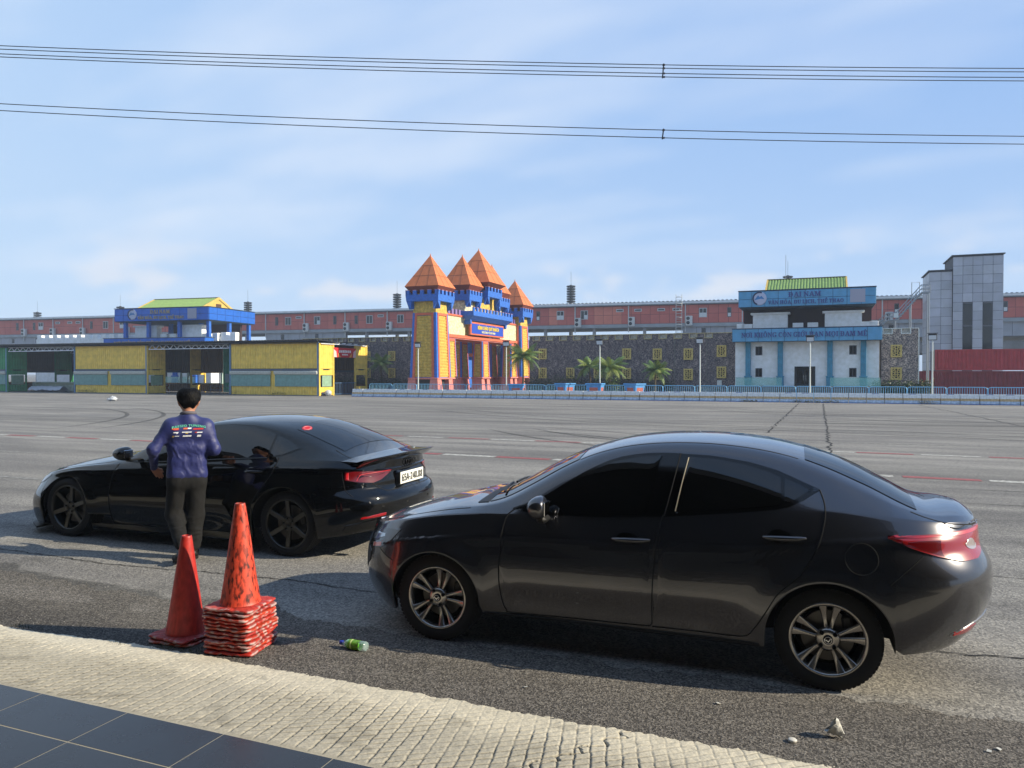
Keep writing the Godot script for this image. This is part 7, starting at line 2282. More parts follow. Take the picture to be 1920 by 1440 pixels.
func flesh(mb: MB, bones: Array, cell: float, k: float, folds = null) -> MB:
	var lo := Vector3.ONE * 99
	var hi := -lo
	for b in bones:
		for e in 2:
			var r: float = b[2 + e] + 3 * cell + 0.01
			lo = lo.min(b[e] - Vector3.ONE * r)
			hi = hi.max(b[e] + Vector3.ONE * r)
	var nx := ceili((hi.x - lo.x) / cell) + 1
	var ny := ceili((hi.y - lo.y) / cell) + 1
	var nz := ceili((hi.z - lo.z) / cell) + 1
	var f := PackedFloat32Array()
	f.resize(nx * ny * nz)
	f.fill(0.25)
	for b in bones:
		var a0: Vector3 = b[0]
		var ab: Vector3 = b[1] - b[0]
		var l2 := maxf(1e-9, ab.length_squared())
		var r0: float = b[2]
		var r1: float = b[3]
		var m := maxf(r0, r1) + k + 2.5 * cell
		var p0: Vector3 = (b[0].min(b[1]) - Vector3.ONE * m - lo) / cell
		var p1: Vector3 = (b[0].max(b[1]) + Vector3.ONE * m - lo) / cell
		for z in range(maxi(0, int(p0.z)), mini(nz, int(p1.z) + 2)):
			for y in range(maxi(0, int(p0.y)), mini(ny, int(p1.y) + 2)):
				var i := (z * ny + y) * nx
				for x in range(maxi(0, int(p0.x)), mini(nx, int(p1.x) + 2)):
					var p := lo + Vector3(x, y, z) * cell
					var t := clampf((p - a0).dot(ab) / l2, 0, 1)
					var e := p.distance_to(a0 + ab * t) - lerpf(r0, r1, t)
					var d := f[i + x]
					var h := maxf(k - absf(d - e), 0.0) / k
					f[i + x] = minf(d, e) - h * h * k * 0.25
	if folds != null:
		for z in nz:
			for y in ny:
				for x in nx:
					var i := (z * ny + y) * nx + x
					if absf(f[i]) < 0.03: f[i] += folds.call(lo + Vector3(x, y, z) * cell)
	var at_ := {}
	var base := mb.v.size()
	var corner := [0, 1, nx, nx + 1, nx * ny, nx * ny + 1, nx * ny + nx, nx * ny + nx + 1]
	var off := [Vector3(0, 0, 0), Vector3(1, 0, 0), Vector3(0, 1, 0), Vector3(1, 1, 0), Vector3(0, 0, 1), Vector3(1, 0, 1), Vector3(0, 1, 1), Vector3(1, 1, 1)]
	var edges := [[0, 1], [2, 3], [4, 5], [6, 7], [0, 2], [1, 3], [4, 6], [5, 7], [0, 4], [1, 5], [2, 6], [3, 7]]
	for z in nz - 1:
		for y in ny - 1:
			var row := (z * ny + y) * nx
			for x in nx - 1:
				var i := row + x
				if f[i] > 0.04: continue
				var mask := 0
				for q in 8:
					if f[i + corner[q]] < 0: mask |= 1 << q
				if mask == 0 or mask == 255: continue
				var s := Vector3.ZERO
				var n := 0
				for e in edges:
					var fa := f[i + corner[e[0]]]
					var fb := f[i + corner[e[1]]]
					if (fa < 0) != (fb < 0):
						s += off[e[0]].lerp(off[e[1]], fa / (fa - fb))
						n += 1
				s /= n
				at_[i] = mb.v.size()
				mb.v.append(lo + (Vector3(x, y, z) + s) * cell)
				var g := Vector3(f[i + 1] + f[i + nx + 1] + f[i + nx * ny + 1] + f[i + nx * ny + nx + 1] - f[i] - f[i + nx] - f[i + nx * ny] - f[i + nx * ny + nx], f[i + nx] + f[i + nx + 1] + f[i + nx * ny + nx] + f[i + nx * ny + nx + 1] - f[i] - f[i + 1] - f[i + nx * ny] - f[i + nx * ny + 1], f[i + nx * ny] + f[i + nx * ny + 1] + f[i + nx * ny + nx] + f[i + nx * ny + nx + 1] - f[i] - f[i + 1] - f[i + nx] - f[i + nx + 1])
				mb.n.append(g.normalized())
	for i in at_:
		var inside := f[i] < 0
		var steps := [[1, nx, nx * ny], [nx, nx * ny, 1], [nx * ny, 1, nx]]
		for s in steps:
			if (f[i + s[0]] < 0) != inside:
				var a: int = i
				var b: int = i - s[1]
				var c: int = i - s[1] - s[2]
				var d: int = i - s[2]
				if not (at_.has(b) and at_.has(c) and at_.has(d)): continue
				if inside: mb.i.append_array([at_[a], at_[b], at_[c], at_[a], at_[c], at_[d]])
				else: mb.i.append_array([at_[a], at_[c], at_[b], at_[a], at_[d], at_[c]])
	return mb


# a hand: palm and five bent fingers; fwd is where the fingers point, palm_dir where the palm faces, side the thumb side
func hand_bones(w: Vector3, fwd: Vector3, palm_dir: Vector3, thumb: Vector3, curl: float) -> Array:
	var out := []
	var knuckle := w + fwd * 0.088
	for j in 4:
		var s := (1.5 - j) * 0.0195
		var k := knuckle + thumb * s - fwd * (0.004 * absf(j - 1))
		out.append([w + thumb * s * 0.7 + fwd * 0.01, k, 0.0125, 0.0105])
		var l: float = [0.040, 0.046, 0.043, 0.033][j]
		var d := fwd
		var p := k
		for q in 3:
			d = (d + palm_dir * curl * (0.75 if q == 0 else 1.1)).normalized()
			var e: Vector3 = p + d * l * [1.0, 0.66, 0.52][q]
			out.append([p, e, 0.0095 - 0.0007 * q, 0.0088 - 0.0009 * q])
			p = e
	var t0 := w + thumb * 0.022 + fwd * 0.022
	var t1 := t0 + (thumb * 0.75 + fwd * 0.6 + palm_dir * 0.25).normalized() * 0.042
	var t2 := t1 + (fwd * 0.8 + palm_dir * 0.55 + thumb * 0.1).normalized() * 0.032
	out.append([t0, t1, 0.0135, 0.011])
	out.append([t1, t2, 0.0105, 0.0085])
	return out


func build_man(xf: Transform3D) -> void:
	var o := thing("person", "person in navy printed shirt and black trousers, seen from behind, reaching for a car door", "person", xf)
	var neck := Vector3(0.018, 1.45, -0.01)
	var head := Vector3(0.022, 1.585, -0.03)
	var ls := Vector3(-0.15, 1.345, 0.0)
	var rs := Vector3(0.188, 1.335, 0.0)
	var le := Vector3(-0.305, 1.115, 0.04)
	var lw := Vector3(-0.305, 0.905, -0.18)
	var re := Vector3(0.258, 1.10, 0.05)
	var rw := Vector3(0.17, 1.10, -0.20)
	var lh := Vector3(-0.085, 0.80, 0.01)
	var rh := Vector3(0.085, 0.80, 0.0)
	var lk := Vector3(-0.12, 0.46, -0.05)
	var rk := Vector3(0.075, 0.44, -0.04)
	var la := Vector3(-0.05, 0.15, 0.24)
	var ra := Vector3(0.055, 0.085, -0.03)
	var lt := Vector3(-0.095, 0.035, 0.12)
	var rt := Vector3(0.065, 0.03, -0.20)
	var skin := mat("skin", Color(0.66, 0.46, 0.36), 0.55)
	skin.subsurf_scatter_enabled = true
	skin.subsurf_scatter_strength = 0.08
	# skin: one continuous body under the clothes, with head and hands on finer grids
	var body := MB.new()
	flesh(body, [[neck + Vector3(0, 0.04, 0), neck - Vector3(0, 0.05, 0), 0.056, 0.066], [Vector3(-0.09, 1.27, 0), Vector3(0.12, 1.27, 0), 0.06, 0.06], [Vector3(-0.06, 0.98, 0), Vector3(0.07, 0.98, 0), 0.055, 0.055], [Vector3(0.015, 1.27, 0), Vector3(0, 0.85, 0), 0.06, 0.06], [ls, le, 0.036, 0.028], [le, lw, 0.030, 0.025], [rs, re, 0.036, 0.028], [re, rw, 0.030, 0.025], [lh, lk, 0.06, 0.045], [lk, la, 0.045, 0.034], [rh, rk, 0.06, 0.045], [rk, ra, 0.045, 0.034], [neck + Vector3(0, -0.05, 0), ls, 0.036, 0.034], [neck + Vector3(0, -0.05, 0), rs, 0.036, 0.034]], 0.012, 0.03)
	var hb := [[head + Vector3(0, 0.015, 0.012), head + Vector3(0, 0.0, -0.02), 0.088, 0.082], [head + Vector3(0, -0.04, -0.055), head + Vector3(0, -0.082, -0.06), 0.052, 0.034], [head + Vector3(-0.035, -0.055, -0.03), head + Vector3(0.035, -0.055, -0.03), 0.04, 0.04], [neck + Vector3(0, -0.03, 0), head + Vector3(0, -0.05, 0.015), 0.062, 0.054]]
	for s in [-1.0, 1.0]:
		hb.append([head + Vector3(0.086 * s, 0.012, 0.002), head + Vector3(0.084 * s, -0.034, -0.006), 0.013, 0.010])
		hb.append([head + Vector3(0.091 * s, 0.018, 0.012), head + Vector3(0.089 * s, -0.01, 0.016), 0.009, 0.008])
		hb.append([head + Vector3(0.035 * s, 0.012, -0.088), head + Vector3(0.015 * s, 0.015, -0.094), 0.013, 0.012])
	flesh(body, hb, 0.0055, 0.03)
	flesh(body, [[head + Vector3(0, 0.004, -0.096), head + Vector3(0, -0.032, -0.113), 0.009, 0.012], [head + Vector3(-0.012, -0.036, -0.104), head + Vector3(0.012, -0.036, -0.104), 0.009, 0.009]], 0.004, 0.012)
	flesh(body, hand_bones(lw, Vector3(0.25, -0.45, -0.86).normalized(), Vector3(0.35, -0.83, 0.44).normalized(), Vector3(0.90, 0.19, 0.16).normalized(), 0.42), 0.0038, 0.008)
	flesh(body, hand_bones(rw, Vector3(-0.5, 0.1, -0.86).normalized(), Vector3(-0.86, 0.05, 0.5).normalized(), Vector3(0, 1, 0), 0.3), 0.0038, 0.008)
	var b := part("body", body, skin, o)
	var eye := mat("eye", Color(0.75, 0.72, 0.68), 0.2)
	for s in [-1.0, 1.0]:
		part("eye", MB.new().lathe([Vector2(0, -0.011), Vector2(0.008, -0.008), Vector2(0.011, 0), Vector2(0.008, 0.008), Vector2(0, 0.011)], 12, at(head + Vector3(0.031 * s, 0.0, -0.082))), eye, b)
		part("iris", MB.new().lathe([Vector2(0, -0.0045), Vector2(0.0045, 0), Vector2(0, 0.0045)], 10, at(head + Vector3(0.031 * s, 0.0, -0.0905))), mat("hair black", Color(0.018, 0.016, 0.017), 0.62), b)
		part("eyebrow", MB.new().tube([head + Vector3(0.015 * s, 0.022, -0.101), head + Vector3(0.032 * s, 0.027, -0.098), head + Vector3(0.05 * s, 0.021, -0.086)], 0.004, 5), mat("hair black", Color.BLACK), b)
	part("lips", MB.new().tube([head + Vector3(-0.022, -0.064, -0.094), head + Vector3(0, -0.061, -0.107), head + Vector3(0.022, -0.064, -0.094)], 0.006, 6), mat("lips", Color(0.52, 0.27, 0.24), 0.5), b)
	# hair: full on top, short at the nape
	mat("hair black", Color.BLACK).metallic_specular = 0.25
	var f := soft(17, 1.0, 3)
	var strands := func(p: Vector3) -> float:
		return 0.0035 * f.get_noise_3d(p.x * 150, p.y * 22, p.z * 60) + 0.003 * f.get_noise_3d(p.x * 40, p.y * 20, p.z * 40)
	var hairs := [[head + Vector3(0, 0.035, 0.014), head + Vector3(0, 0.045, -0.04), 0.095, 0.084], [head + Vector3(-0.042, 0.062, 0.0), head + Vector3(0.046, 0.064, -0.01), 0.072, 0.070], [head + Vector3(-0.06, 0.03, 0.02), head + Vector3(-0.055, 0.035, -0.05), 0.048, 0.036], [head + Vector3(0.062, 0.03, 0.02), head + Vector3(0.056, 0.035, -0.05), 0.048, 0.036], [head + Vector3(-0.04, -0.005, 0.055), head + Vector3(0.04, -0.005, 0.055), 0.046, 0.046], [head + Vector3(-0.032, -0.05, 0.052), head + Vector3(0.032, -0.05, 0.052), 0.024, 0.024], [head + Vector3(-0.03, 0.07, -0.085), head + Vector3(0.04, 0.075, -0.08), 0.025, 0.025]]
	part("hair", flesh(MB.new(), hairs, 0.005, 0.02, strands), mat("hair black", Color.BLACK), b)
	# shirt, with folds that run down from the shoulders to the waist
	var w := soft(23, 1.0, 3)
	var shirt_folds := func(p: Vector3) -> float:
		var a := p.x * 9.0 + p.y * 5.0 + 1.5 * w.get_noise_3d(p.x * 4, p.y * 3, p.z * 4)
		var low := smoothstep(1.34, 1.05, p.y)
		var arm := smoothstep(0.2, 0.25, absf(p.x))
		return -0.009 * low * (1 - arm) * w.get_noise_2d(a * 1.1, p.z * 2 + p.y * 0.8) - 0.006 * arm * w.get_noise_3d(p.x * 9, p.y * 14, p.z * 9)
	var sb := [[Vector3(-0.095, 1.275, 0.0), Vector3(0.13, 1.27, 0.0), 0.108, 0.108], [Vector3(-0.085, 1.12, 0.0), Vector3(0.11, 1.12, 0.0), 0.104, 0.104], [Vector3(-0.075, 0.98, 0.0), Vector3(0.09, 0.98, 0.0), 0.104, 0.102], [Vector3(-0.085, 0.855, 0.005), Vector3(0.09, 0.855, 0.005), 0.106, 0.104], [neck - Vector3(0, 0.045, -0.01), ls + Vector3(0.02, 0.005, 0), 0.062, 0.066], [neck - Vector3(0, 0.045, -0.01), rs + Vector3(-0.02, 0.005, 0), 0.062, 0.066], [ls, le, 0.064, 0.050], [le, lw + Vector3(0, 0.015, 0.01), 0.050, 0.036], [rs, re, 0.064, 0.052], [re, rw + Vector3(0.01, 0, 0.02), 0.055, 0.038], [neck - Vector3(0, 0.03, 0), neck - Vector3(0, 0.07, 0), 0.058, 0.07]]
	var navy := worn("navy shirt", Color(0.14, 0.17, 0.40), 0.55, 0.15, 6.0)
	navy.rim_enabled = true
	navy.rim = 0.35
	var shirt := part("shirt", flesh(MB.new(), sb, 0.0105, 0.055, shirt_folds), navy, b)
	var ring := []
	for j in 25:
		var a := TAU * j / 24.0
		ring.append(neck + Vector3(0.062 * cos(a), 0.012 + 0.010 * sin(a), 0.062 * sin(a)))
	part("collar", MB.new().tube(ring, 0.019, 8, false), mat("grey collar", Color(0.34, 0.33, 0.36), 0.8), shirt)
	# print on the back, laid onto the cloth
	var onto := func(x: float, y: float) -> float:
		var z := 0.28
		for it in 14:
			z -= 0.9 * flesh_d(Vector3(x, y, z), sb, 0.055)
		return z + 0.004
	var word := letters("PASSIO TUNING", 0.021, 0.002, true, 0.31)
	for j in word.v.size():
		var p := word.v[j]
		var x := p.x + 0.022
		var y := p.y + 1.348 - 0.75 * p.x * p.x
		word.v[j] = Vector3(x, y, onto.call(x, y) + p.z)
	part("back_lettering", word, mat("print mint", Color(0.42, 0.80, 0.70), 0.6), shirt)
	var tones := {"r": mat("print red", Color(0.72, 0.16, 0.16), 0.6), "o": mat("print orange", Color(0.80, 0.38, 0.22), 0.6), "w": mat("print white", Color(0.85, 0.86, 0.88), 0.6), "y": mat("print gold", Color(0.72, 0.60, 0.28), 0.6)}
	for q in [[-0.105, 1.318, 0.062, 0.016, "o"], [-0.098, 1.309, 0.05, 0.008, "r"], [-0.012, 1.320, 0.038, 0.018, "o"], [0.026, 1.321, 0.034, 0.015, "w"], [0.105, 1.314, 0.095, 0.017, "r"], [-0.10, 1.282, 0.046, 0.012, "w"], [-0.09, 1.273, 0.016, 0.007, "w"], [0.0, 1.284, 0.088, 0.011, "w"], [0.0, 1.273, 0.024, 0.010, "y"], [0.085, 1.280, 0.018, 0.012, "r"], [0.118, 1.279, 0.05, 0.012, "w"], [-0.125, 1.243, 0.018, 0.018, "y"], [-0.09, 1.246, 0.04, 0.008, "w"], [0.002, 1.246, 0.078, 0.017, "w"], [0.112, 1.245, 0.036, 0.024, "w"]]:
		var rows := []
		for j in 9:
			var x: float = q[0] + q[2] * (j / 8.0 - 0.5)
			var bite := 0.25 * absf(sin(j * 2.3 + q[0] * 40))
			var y0: float = q[1] - q[3] * (0.5 - bite * 0.4)
			var y1: float = q[1] + q[3] * (0.5 - bite * 0.5)
			var sk := 0.006
			rows.append(PackedVector3Array([Vector3(x, y0, onto.call(x, y0)), Vector3(x + sk, y1, onto.call(x + sk, y1))]))
		part("logo_print", MB.new().grid(rows, true), tones[q[4]], shirt)
	# trousers
	var tf := func(p: Vector3) -> float:
		return -0.007 * w.get_noise_3d(p.x * 8, p.y * 5, p.z * 8) - 0.008 * smoothstep(0.55, 0.2, p.y) * w.get_noise_3d(p.x * 5, p.y * 18, p.z * 5)
	var tb := [[Vector3(-0.07, 0.87, 0.0), Vector3(0.075, 0.87, 0.0), 0.098, 0.098], [Vector3(-0.08, 0.78, 0.012), Vector3(0.085, 0.78, 0.008), 0.100, 0.098], [lh, lk, 0.098, 0.084], [lk, la + Vector3(0, 0.045, -0.03), 0.084, 0.064], [rh, rk, 0.098, 0.088], [rk, ra + Vector3(0, 0.06, 0), 0.088, 0.078]]
	part("trousers", flesh(MB.new(), tb, 0.0115, 0.035, tf), worn("black trousers", Color(0.02, 0.02, 0.024), 0.9, 0.2, 5.0), b)
	# shoes: the left one up on its toe
	var shoe := mat("dark shoe", Color(0.045, 0.043, 0.042), 0.6)
	var sole := mat("shoe sole", Color(0.10, 0.095, 0.09), 0.8)
	var heel := la + Vector3(0.0, -0.045, 0.075)
	part("shoe", flesh(MB.new(), [[lt + Vector3(-0.018, 0.008, -0.02), lt + Vector3(0.022, 0.008, -0.02), 0.026, 0.026], [lt, lerp(lt, heel, 0.6), 0.036, 0.035], [lerp(lt, heel, 0.6), heel, 0.035, 0.030]], 0.006, 0.03), shoe, b)
	var up := (heel - lt).normalized()
	part("sole", MB.new().cbox((lt + heel) / 2 + Vector3(0, -0.022, 0.024), Vector3(0.082, 0.014, 0.235), 0.006, Basis.looking_at(-up, Vector3(0, 1, -0.3))), sole, b)
	part("shoe", flesh(MB.new(), [[rt + Vector3(-0.02, 0.005, 0), rt + Vector3(0.02, 0.005, 0), 0.028, 0.028], [rt + Vector3(0, 0.01, 0.03), ra + Vector3(0, -0.045, 0.02), 0.036, 0.038], [ra + Vector3(0, -0.045, 0.02), ra + Vector3(0, -0.03, 0.045), 0.04, 0.034]], 0.006, 0.03), shoe, b)
	part("sole", MB.new().cbox(Vector3(0.06, 0.011, -0.10), Vector3(0.09, 0.018, 0.27), 0.007), sole, b)


# ---------------------------------------------------------------- small things in front
func cone_base(seed_: int, red: Color) -> MB:
	var f := soft(seed_, 3.0, 3)
	var w := soft(seed_ + 90, 1.0, 4)
	var rows := []
	var cs := []
	# ring by ring: underside, edge, top, up to the cone foot; the edges are rubbed pale
	var prof := [[0.10, 0.008, 0.0, 0.0], [0.96, 0.004, 1.0, 0.3], [1.0, 0.007, 1.0, 1.0], [1.0, 0.016, 1.0, 1.0], [0.975, 0.0205, 1.0, 0.8], [0.93, 0.0215, 1.0, 0.35], [0.84, 0.022, 0.9, 0.12], [0.62, 0.025, 0.2, 0.0]]
	for q in prof:
		var row := PackedVector3Array()
		var cr := PackedColorArray()
		for j in 121:
			var a := TAU * (j % 120) / 120.0
			var c := Vector2(cos(a), sin(a))
			var sq: float = 1.0 / pow(pow(absf(c.x), 11.0) + pow(absf(c.y), 11.0), 1.0 / 11.0)
			var r: float = 0.180 * q[0] * lerpf(1.0, sq, q[2])
			var warp: float = 0.007 * f.get_noise_2d(c.x * 0.8, c.y * 0.8) * q[0]
			row.append(Vector3(c.x * r * (1 + 0.012 * f.get_noise_2d(c.x * 3 + 9, c.y * 3)), q[1] + warp, -c.y * r))
			var rub: float = smoothstep(0.02, 0.30, w.get_noise_2d(a * 3.0, q[1] * 30) + 0.25 * (sq - 1.05)) * q[3]
			cr.append(red.srgb_to_linear().lerp(Color(0.66, 0.58, 0.55), rub * 0.9))
		rows.append(row)
		cs.append(cr)
	return MB.new().grid(rows, false, cs)


func build_cones() -> void:
	var plastics := []
	for k in 4:
		var m := mat("cone plastic%d" % k, [Color(0.80, 0.21, 0.17), Color(0.83, 0.30, 0.20), Color(0.80, 0.19, 0.15), Color(0.74, 0.20, 0.19)][k], 0.5)
		if k == 1: m.albedo_texture = noise_map("scuffs", FastNoiseLite.TYPE_SIMPLEX_SMOOTH, 0.010, Color(0.14, 0.11, 0.11), Color.WHITE, 6, 512, 0.30, 12)
		else: m.albedo_texture = noise_map("light scuffs", FastNoiseLite.TYPE_SIMPLEX_SMOOTH, 0.010, Color(0.66, 0.6, 0.6), Color.WHITE, 5, 512, -1, 13)
		if k == 1: (m.albedo_texture as NoiseTexture2D).color_ramp.add_point(0.47, Color(0.95, 0.90, 0.90))
		m.uv1_triplanar = true
		m.uv1_scale = Vector3(6.0, 2.0, 6.0)
		plastics.append(m)
	var foot := mat("cone foot", Color.WHITE, 0.62)
	foot.vertex_color_use_as_albedo = true
	foot.albedo_texture = noise_map("light scuffs", FastNoiseLite.TYPE_SIMPLEX_SMOOTH, 0.01, Color.WHITE, Color.WHITE)
	foot.uv1_triplanar = true
	foot.uv1_scale = Vector3(4, 4, 4)
	var bases := [foot, foot, foot]
	var meshes := []
	for q in [[51, Color(0.80, 0.19, 0.13)], [52, Color(0.82, 0.30, 0.18)], [53, Color(0.74, 0.20, 0.18)], [54, Color(0.80, 0.24, 0.17)], [55, Color(0.70, 0.22, 0.20)], [56, Color(0.84, 0.27, 0.15)]]: meshes.append(cone_base(q[0], q[1]))
	var cone := MB.new().lathe([Vector2(0.136, 0.026), Vector2(0.132, 0.034), Vector2(0.128, 0.05), Vector2(0.108, 0.18), Vector2(0.083, 0.36), Vector2(0.056, 0.55), Vector2(0.0365, 0.685), Vector2(0.033, 0.698), Vector2(0.027, 0.70), Vector2(0.025, 0.66), Vector2(0.028, 0.60)], 44)
	var words := ["bottom", "second from the bottom", "third from the bottom", "fourth from the bottom", "fifth from the bottom", "sixth from the bottom", "seventh from the bottom", "fifth from the top", "fourth from the top", "third from the top", "second from the top"]
	var spot := yard * Vector3(17.68, 0.004, 48.70)
	for j in 12:
		var tilt := Basis(Vector3.UP, -22 * DEG + 0.12)
		var label: String = "scuffed orange-red traffic cone standing free on top of the tall stack" if j == 11 else "traffic cone, %s in the tall stack, only its worn foot showing" % words[j]
		var sway := Vector3(rng.randf_range(-0.0015, 0.0015), 0.0258 * j, rng.randf_range(-0.0015, 0.0015))
		var c := thing("traffic_cone", label, "traffic cone", Transform3D(tilt, spot + sway), "stacked traffic cones")
		part("foot", meshes[(j * 5 + j / 4) % 6], bases[rng.randi() % 3] if j < 11 else bases[1], c, Transform3D(Basis(Vector3.UP, rng.randf_range(-0.10, 0.10)) * Basis(Vector3.RIGHT, rng.randf_range(-0.02, 0.02)) * Basis(Vector3.BACK, rng.randf_range(-0.02, 0.02)), Vector3(rng.randf_range(-0.008, 0.008), 0, rng.randf_range(-0.008, 0.008))))
		part("cone", cone, plastics[1] if j == 11 else plastics[2], c)
	for j in 2:
		var c := thing("traffic_cone", ["lower of the two clean red cones left of the tall stack, only its foot showing", "upper of the two clean red cones, leaning, left of the tall stack"][j], "traffic cone", Transform3D(Basis(Vector3.UP, -0.36) * Basis(Vector3.BACK, -0.02), yard * Vector3(17.19, 0.004 + 0.026 * j, 48.70)), "pair of red traffic cones")
		part("foot", meshes[j + 1], bases[2], c, at(Vector3.ZERO, 0.08 - 0.16 * j))
		part("cone", cone, plastics[0], c)


func build_litter() -> void:
	# bottle lying on its side
	var b := thing("drink_bottle", "plastic drink bottle with green label and blue cap, lying on the dark tarmac", "bottle", yard * Transform3D(Basis(Vector3.UP, -0.02), Vector3(18.42, 0.036, 48.45)))
	var ax := Transform3D(Basis(Vector3.BACK, -PI / 2), Vector3.ZERO)   # +y becomes +x
	var clear := mat("clear plastic", Color(0.80, 0.92, 0.92, 0.25), 0.08)
	clear.transparency = BaseMaterial3D.TRANSPARENCY_ALPHA
	part("bottle_body", MB.new().lathe([Vector2(0.011, -0.088), Vector2(0.013, -0.075), Vector2(0.022, -0.062), Vector2(0.031, -0.045), Vector2(0.032, 0.0), Vector2(0.030, 0.03), Vector2(0.032, 0.06), Vector2(0.033, 0.09), Vector2(0.028, 0.102), Vector2(0.0, 0.098)], 28, ax), clear, b)
	part("drink", MB.new().lathe([Vector2(0, -0.07), Vector2(0.02, -0.06), Vector2(0.029, -0.044), Vector2(0.030, 0.0), Vector2(0.028, 0.03), Vector2(0.0, 0.035)], 24, ax), mat("green drink", Color(0.45, 0.80, 0.12), 0.25), b)
	part("label_wrap", MB.new().lathe([Vector2(0.0325, -0.03), Vector2(0.0328, 0.0), Vector2(0.0315, 0.03), Vector2(0.0328, 0.055)], 28, ax), worn("bottle label", Color(0.52, 0.78, 0.16), 0.4, 0.5, 9.0), b)
	part("label_band", MB.new().lathe([Vector2(0.0332, -0.012), Vector2(0.0332, -0.002)], 28, ax), mat("label pale", Color(0.82, 0.88, 0.55), 0.4), b)
	part("cap", MB.new().turned([Vector2(0.0, -0.108), Vector2(0.0145, -0.108), Vector2(0.0155, -0.088), Vector2(0.0, -0.088)], 20, ax), mat("cap blue", Color(0.06, 0.16, 0.62), 0.4), b)
	# crumpled cup, cap and scraps
	var cup := MB.new()
	var pale := mat("paper pale", Color(0.72, 0.72, 0.70), 0.6)
	var f := soft(71, 3.0)
	var rows := []
	for i in 9:
		var row := PackedVector3Array()
		for j in 17:
			var a := TAU * (j % 16) / 16.0
			var r := lerpf(0.012, 0.045, i / 8.0) * (1 + 0.6 * f.get_noise_2d(cos(a) * 1.5 + i * 0.2, sin(a) * 1.5))
			row.append(Vector3(cos(a) * r, 0.004 + 0.07 * i / 8.0 + 0.02 * f.get_noise_2d(a, i), -sin(a) * r * 0.7))
		rows.append(row)
	cup.grid(rows)
	solo("crushed_cup", cup, pale, "crushed pale paper cup on the dark tarmac right of the ramp", "cup", yard * Transform3D(Basis(Vector3.BACK, 0.9), Vector3(21.46, 0.02, 48.60)))
	solo("bottle_lid", MB.new().lathe([Vector2(0.0, 0), Vector2(0.021, 0), Vector2(0.022, 0.010), Vector2(0.018, 0.014), Vector2(0, 0.014)], 20), mat("lid white", Color(0.78, 0.77, 0.74), 0.5), "round white bottle lid on the dark tarmac, left of the crushed cup", "lid", yard * at(Vector3(21.22, 0.006, 48.73)))
	var k := 0
	for q in [[22.12, 48.48, "right of the crushed cup, near the frame corner"], [22.17, 48.44, "at the far right frame corner"], [20.815, 48.415, "on the dark tarmac below the rear wheel of the grey sedan"], [19.73, 48.61, "on the dark tarmac below the grey sedan's front door"]]:
		solo("paper_scrap", MB.new().prism(PackedVector2Array([Vector2(-0.012, -0.008), Vector2(0.011, -0.012), Vector2(0.014, 0.006), Vector2(-0.004, 0.013)]), 0.003, Transform3D(Basis(Vector3.RIGHT, -PI / 2 + 0.2), Vector3.ZERO)), pale, "small white paper scrap " + q[2], "paper scrap", yard * at(Vector3(q[0], 0.009, q[1]), k * 1.3))
		k += 1
	solo("rubbish_bag", lump(0.26, 0.3, 83, 0.9), mat("bag white", Color.WHITE), "pale rubbish bag lying alone on the open yard, before the yellow kiosk", "rubbish bag", yard * at(Vector3(-23.0, 0, 14.9)))
	# loose chippings along the dark strip
	var stone := MB.new()
	frustum(stone, Vector3.ZERO, Vector2(1, 0.8), Vector2(0.5, 0.55), 0.0, 0.9)
	var mm := MultiMesh.new()
	mm.transform_format = MultiMesh.TRANSFORM_3D
	mm.use_colors = true
	var gm := mat("chippings", Color.WHITE, 0.85)
	gm.vertex_color_use_as_albedo = true
	mm.mesh = stone.made(gm)
	mm.instance_count = 2600
	for j in 2600:
		var x := rng.randf_range(13.5, 25.0)
		var z := rng.randf_range(47.9, 49.0) if rng.randf() < 0.6 else rng.randf_range(48.7, 48.98)
		var s := rng.randf_range(0.0018, 0.0048)
		mm.set_instance_transform(j, yard * Transform3D(Basis.from_euler(Vector3(rng.randf() * 0.8, rng.randf() * TAU, rng.randf() * 0.8)).scaled(Vector3.ONE * s), Vector3(x, 0.003, z)))
		var t := rng.randf_range(0.06, 0.26) if rng.randf() < 0.95 else rng.randf_range(0.3, 0.45)
		mm.set_instance_color(j, Color(t, t * 0.97, t * 0.9))
	var mi := MultiMeshInstance3D.new()
	mi.multimesh = mm
	mi.name = "chippings"
	add_child(mi)
	tag(mi, "loose stone chippings scattered on the dark tarmac strip", "gravel", "", "stuff")
	# grass tufts where ramp and tarmac meet
	var gr := mat("tuft green", Color(0.22, 0.27, 0.10), 0.7)
	k = 0
	for q in [[16.85, 48.99, 40, "at the ramp foot left of the red cones"], [17.22, 48.93, 26, "under the left corner of the red cones"], [15.9, 48.98, 30, "at the far left of the ramp foot"], [17.45, 48.90, 22, "between the two groups of cones"]]:
		var mb := MB.new()
		for j in int(q[2]):
			var p := Vector3(rng.randf_range(-0.09, 0.09), 0, rng.randf_range(-0.03, 0.03))
			var d := Vector3(rng.randf_range(-0.6, 0.6), 1, rng.randf_range(-0.6, 0.6)).normalized() * rng.randf_range(0.012, 0.04)
			mb.tri(p - Vector3(0.0025, 0, 0), p + Vector3(0.0025, 0, 0), p + d)
		var o := solo("grass_tuft", mb, gr, "small grass tuft " + q[3], "grass", yard * at(Vector3(q[0], 0.004, q[1])))
		o.set_meta("kind", "stuff")


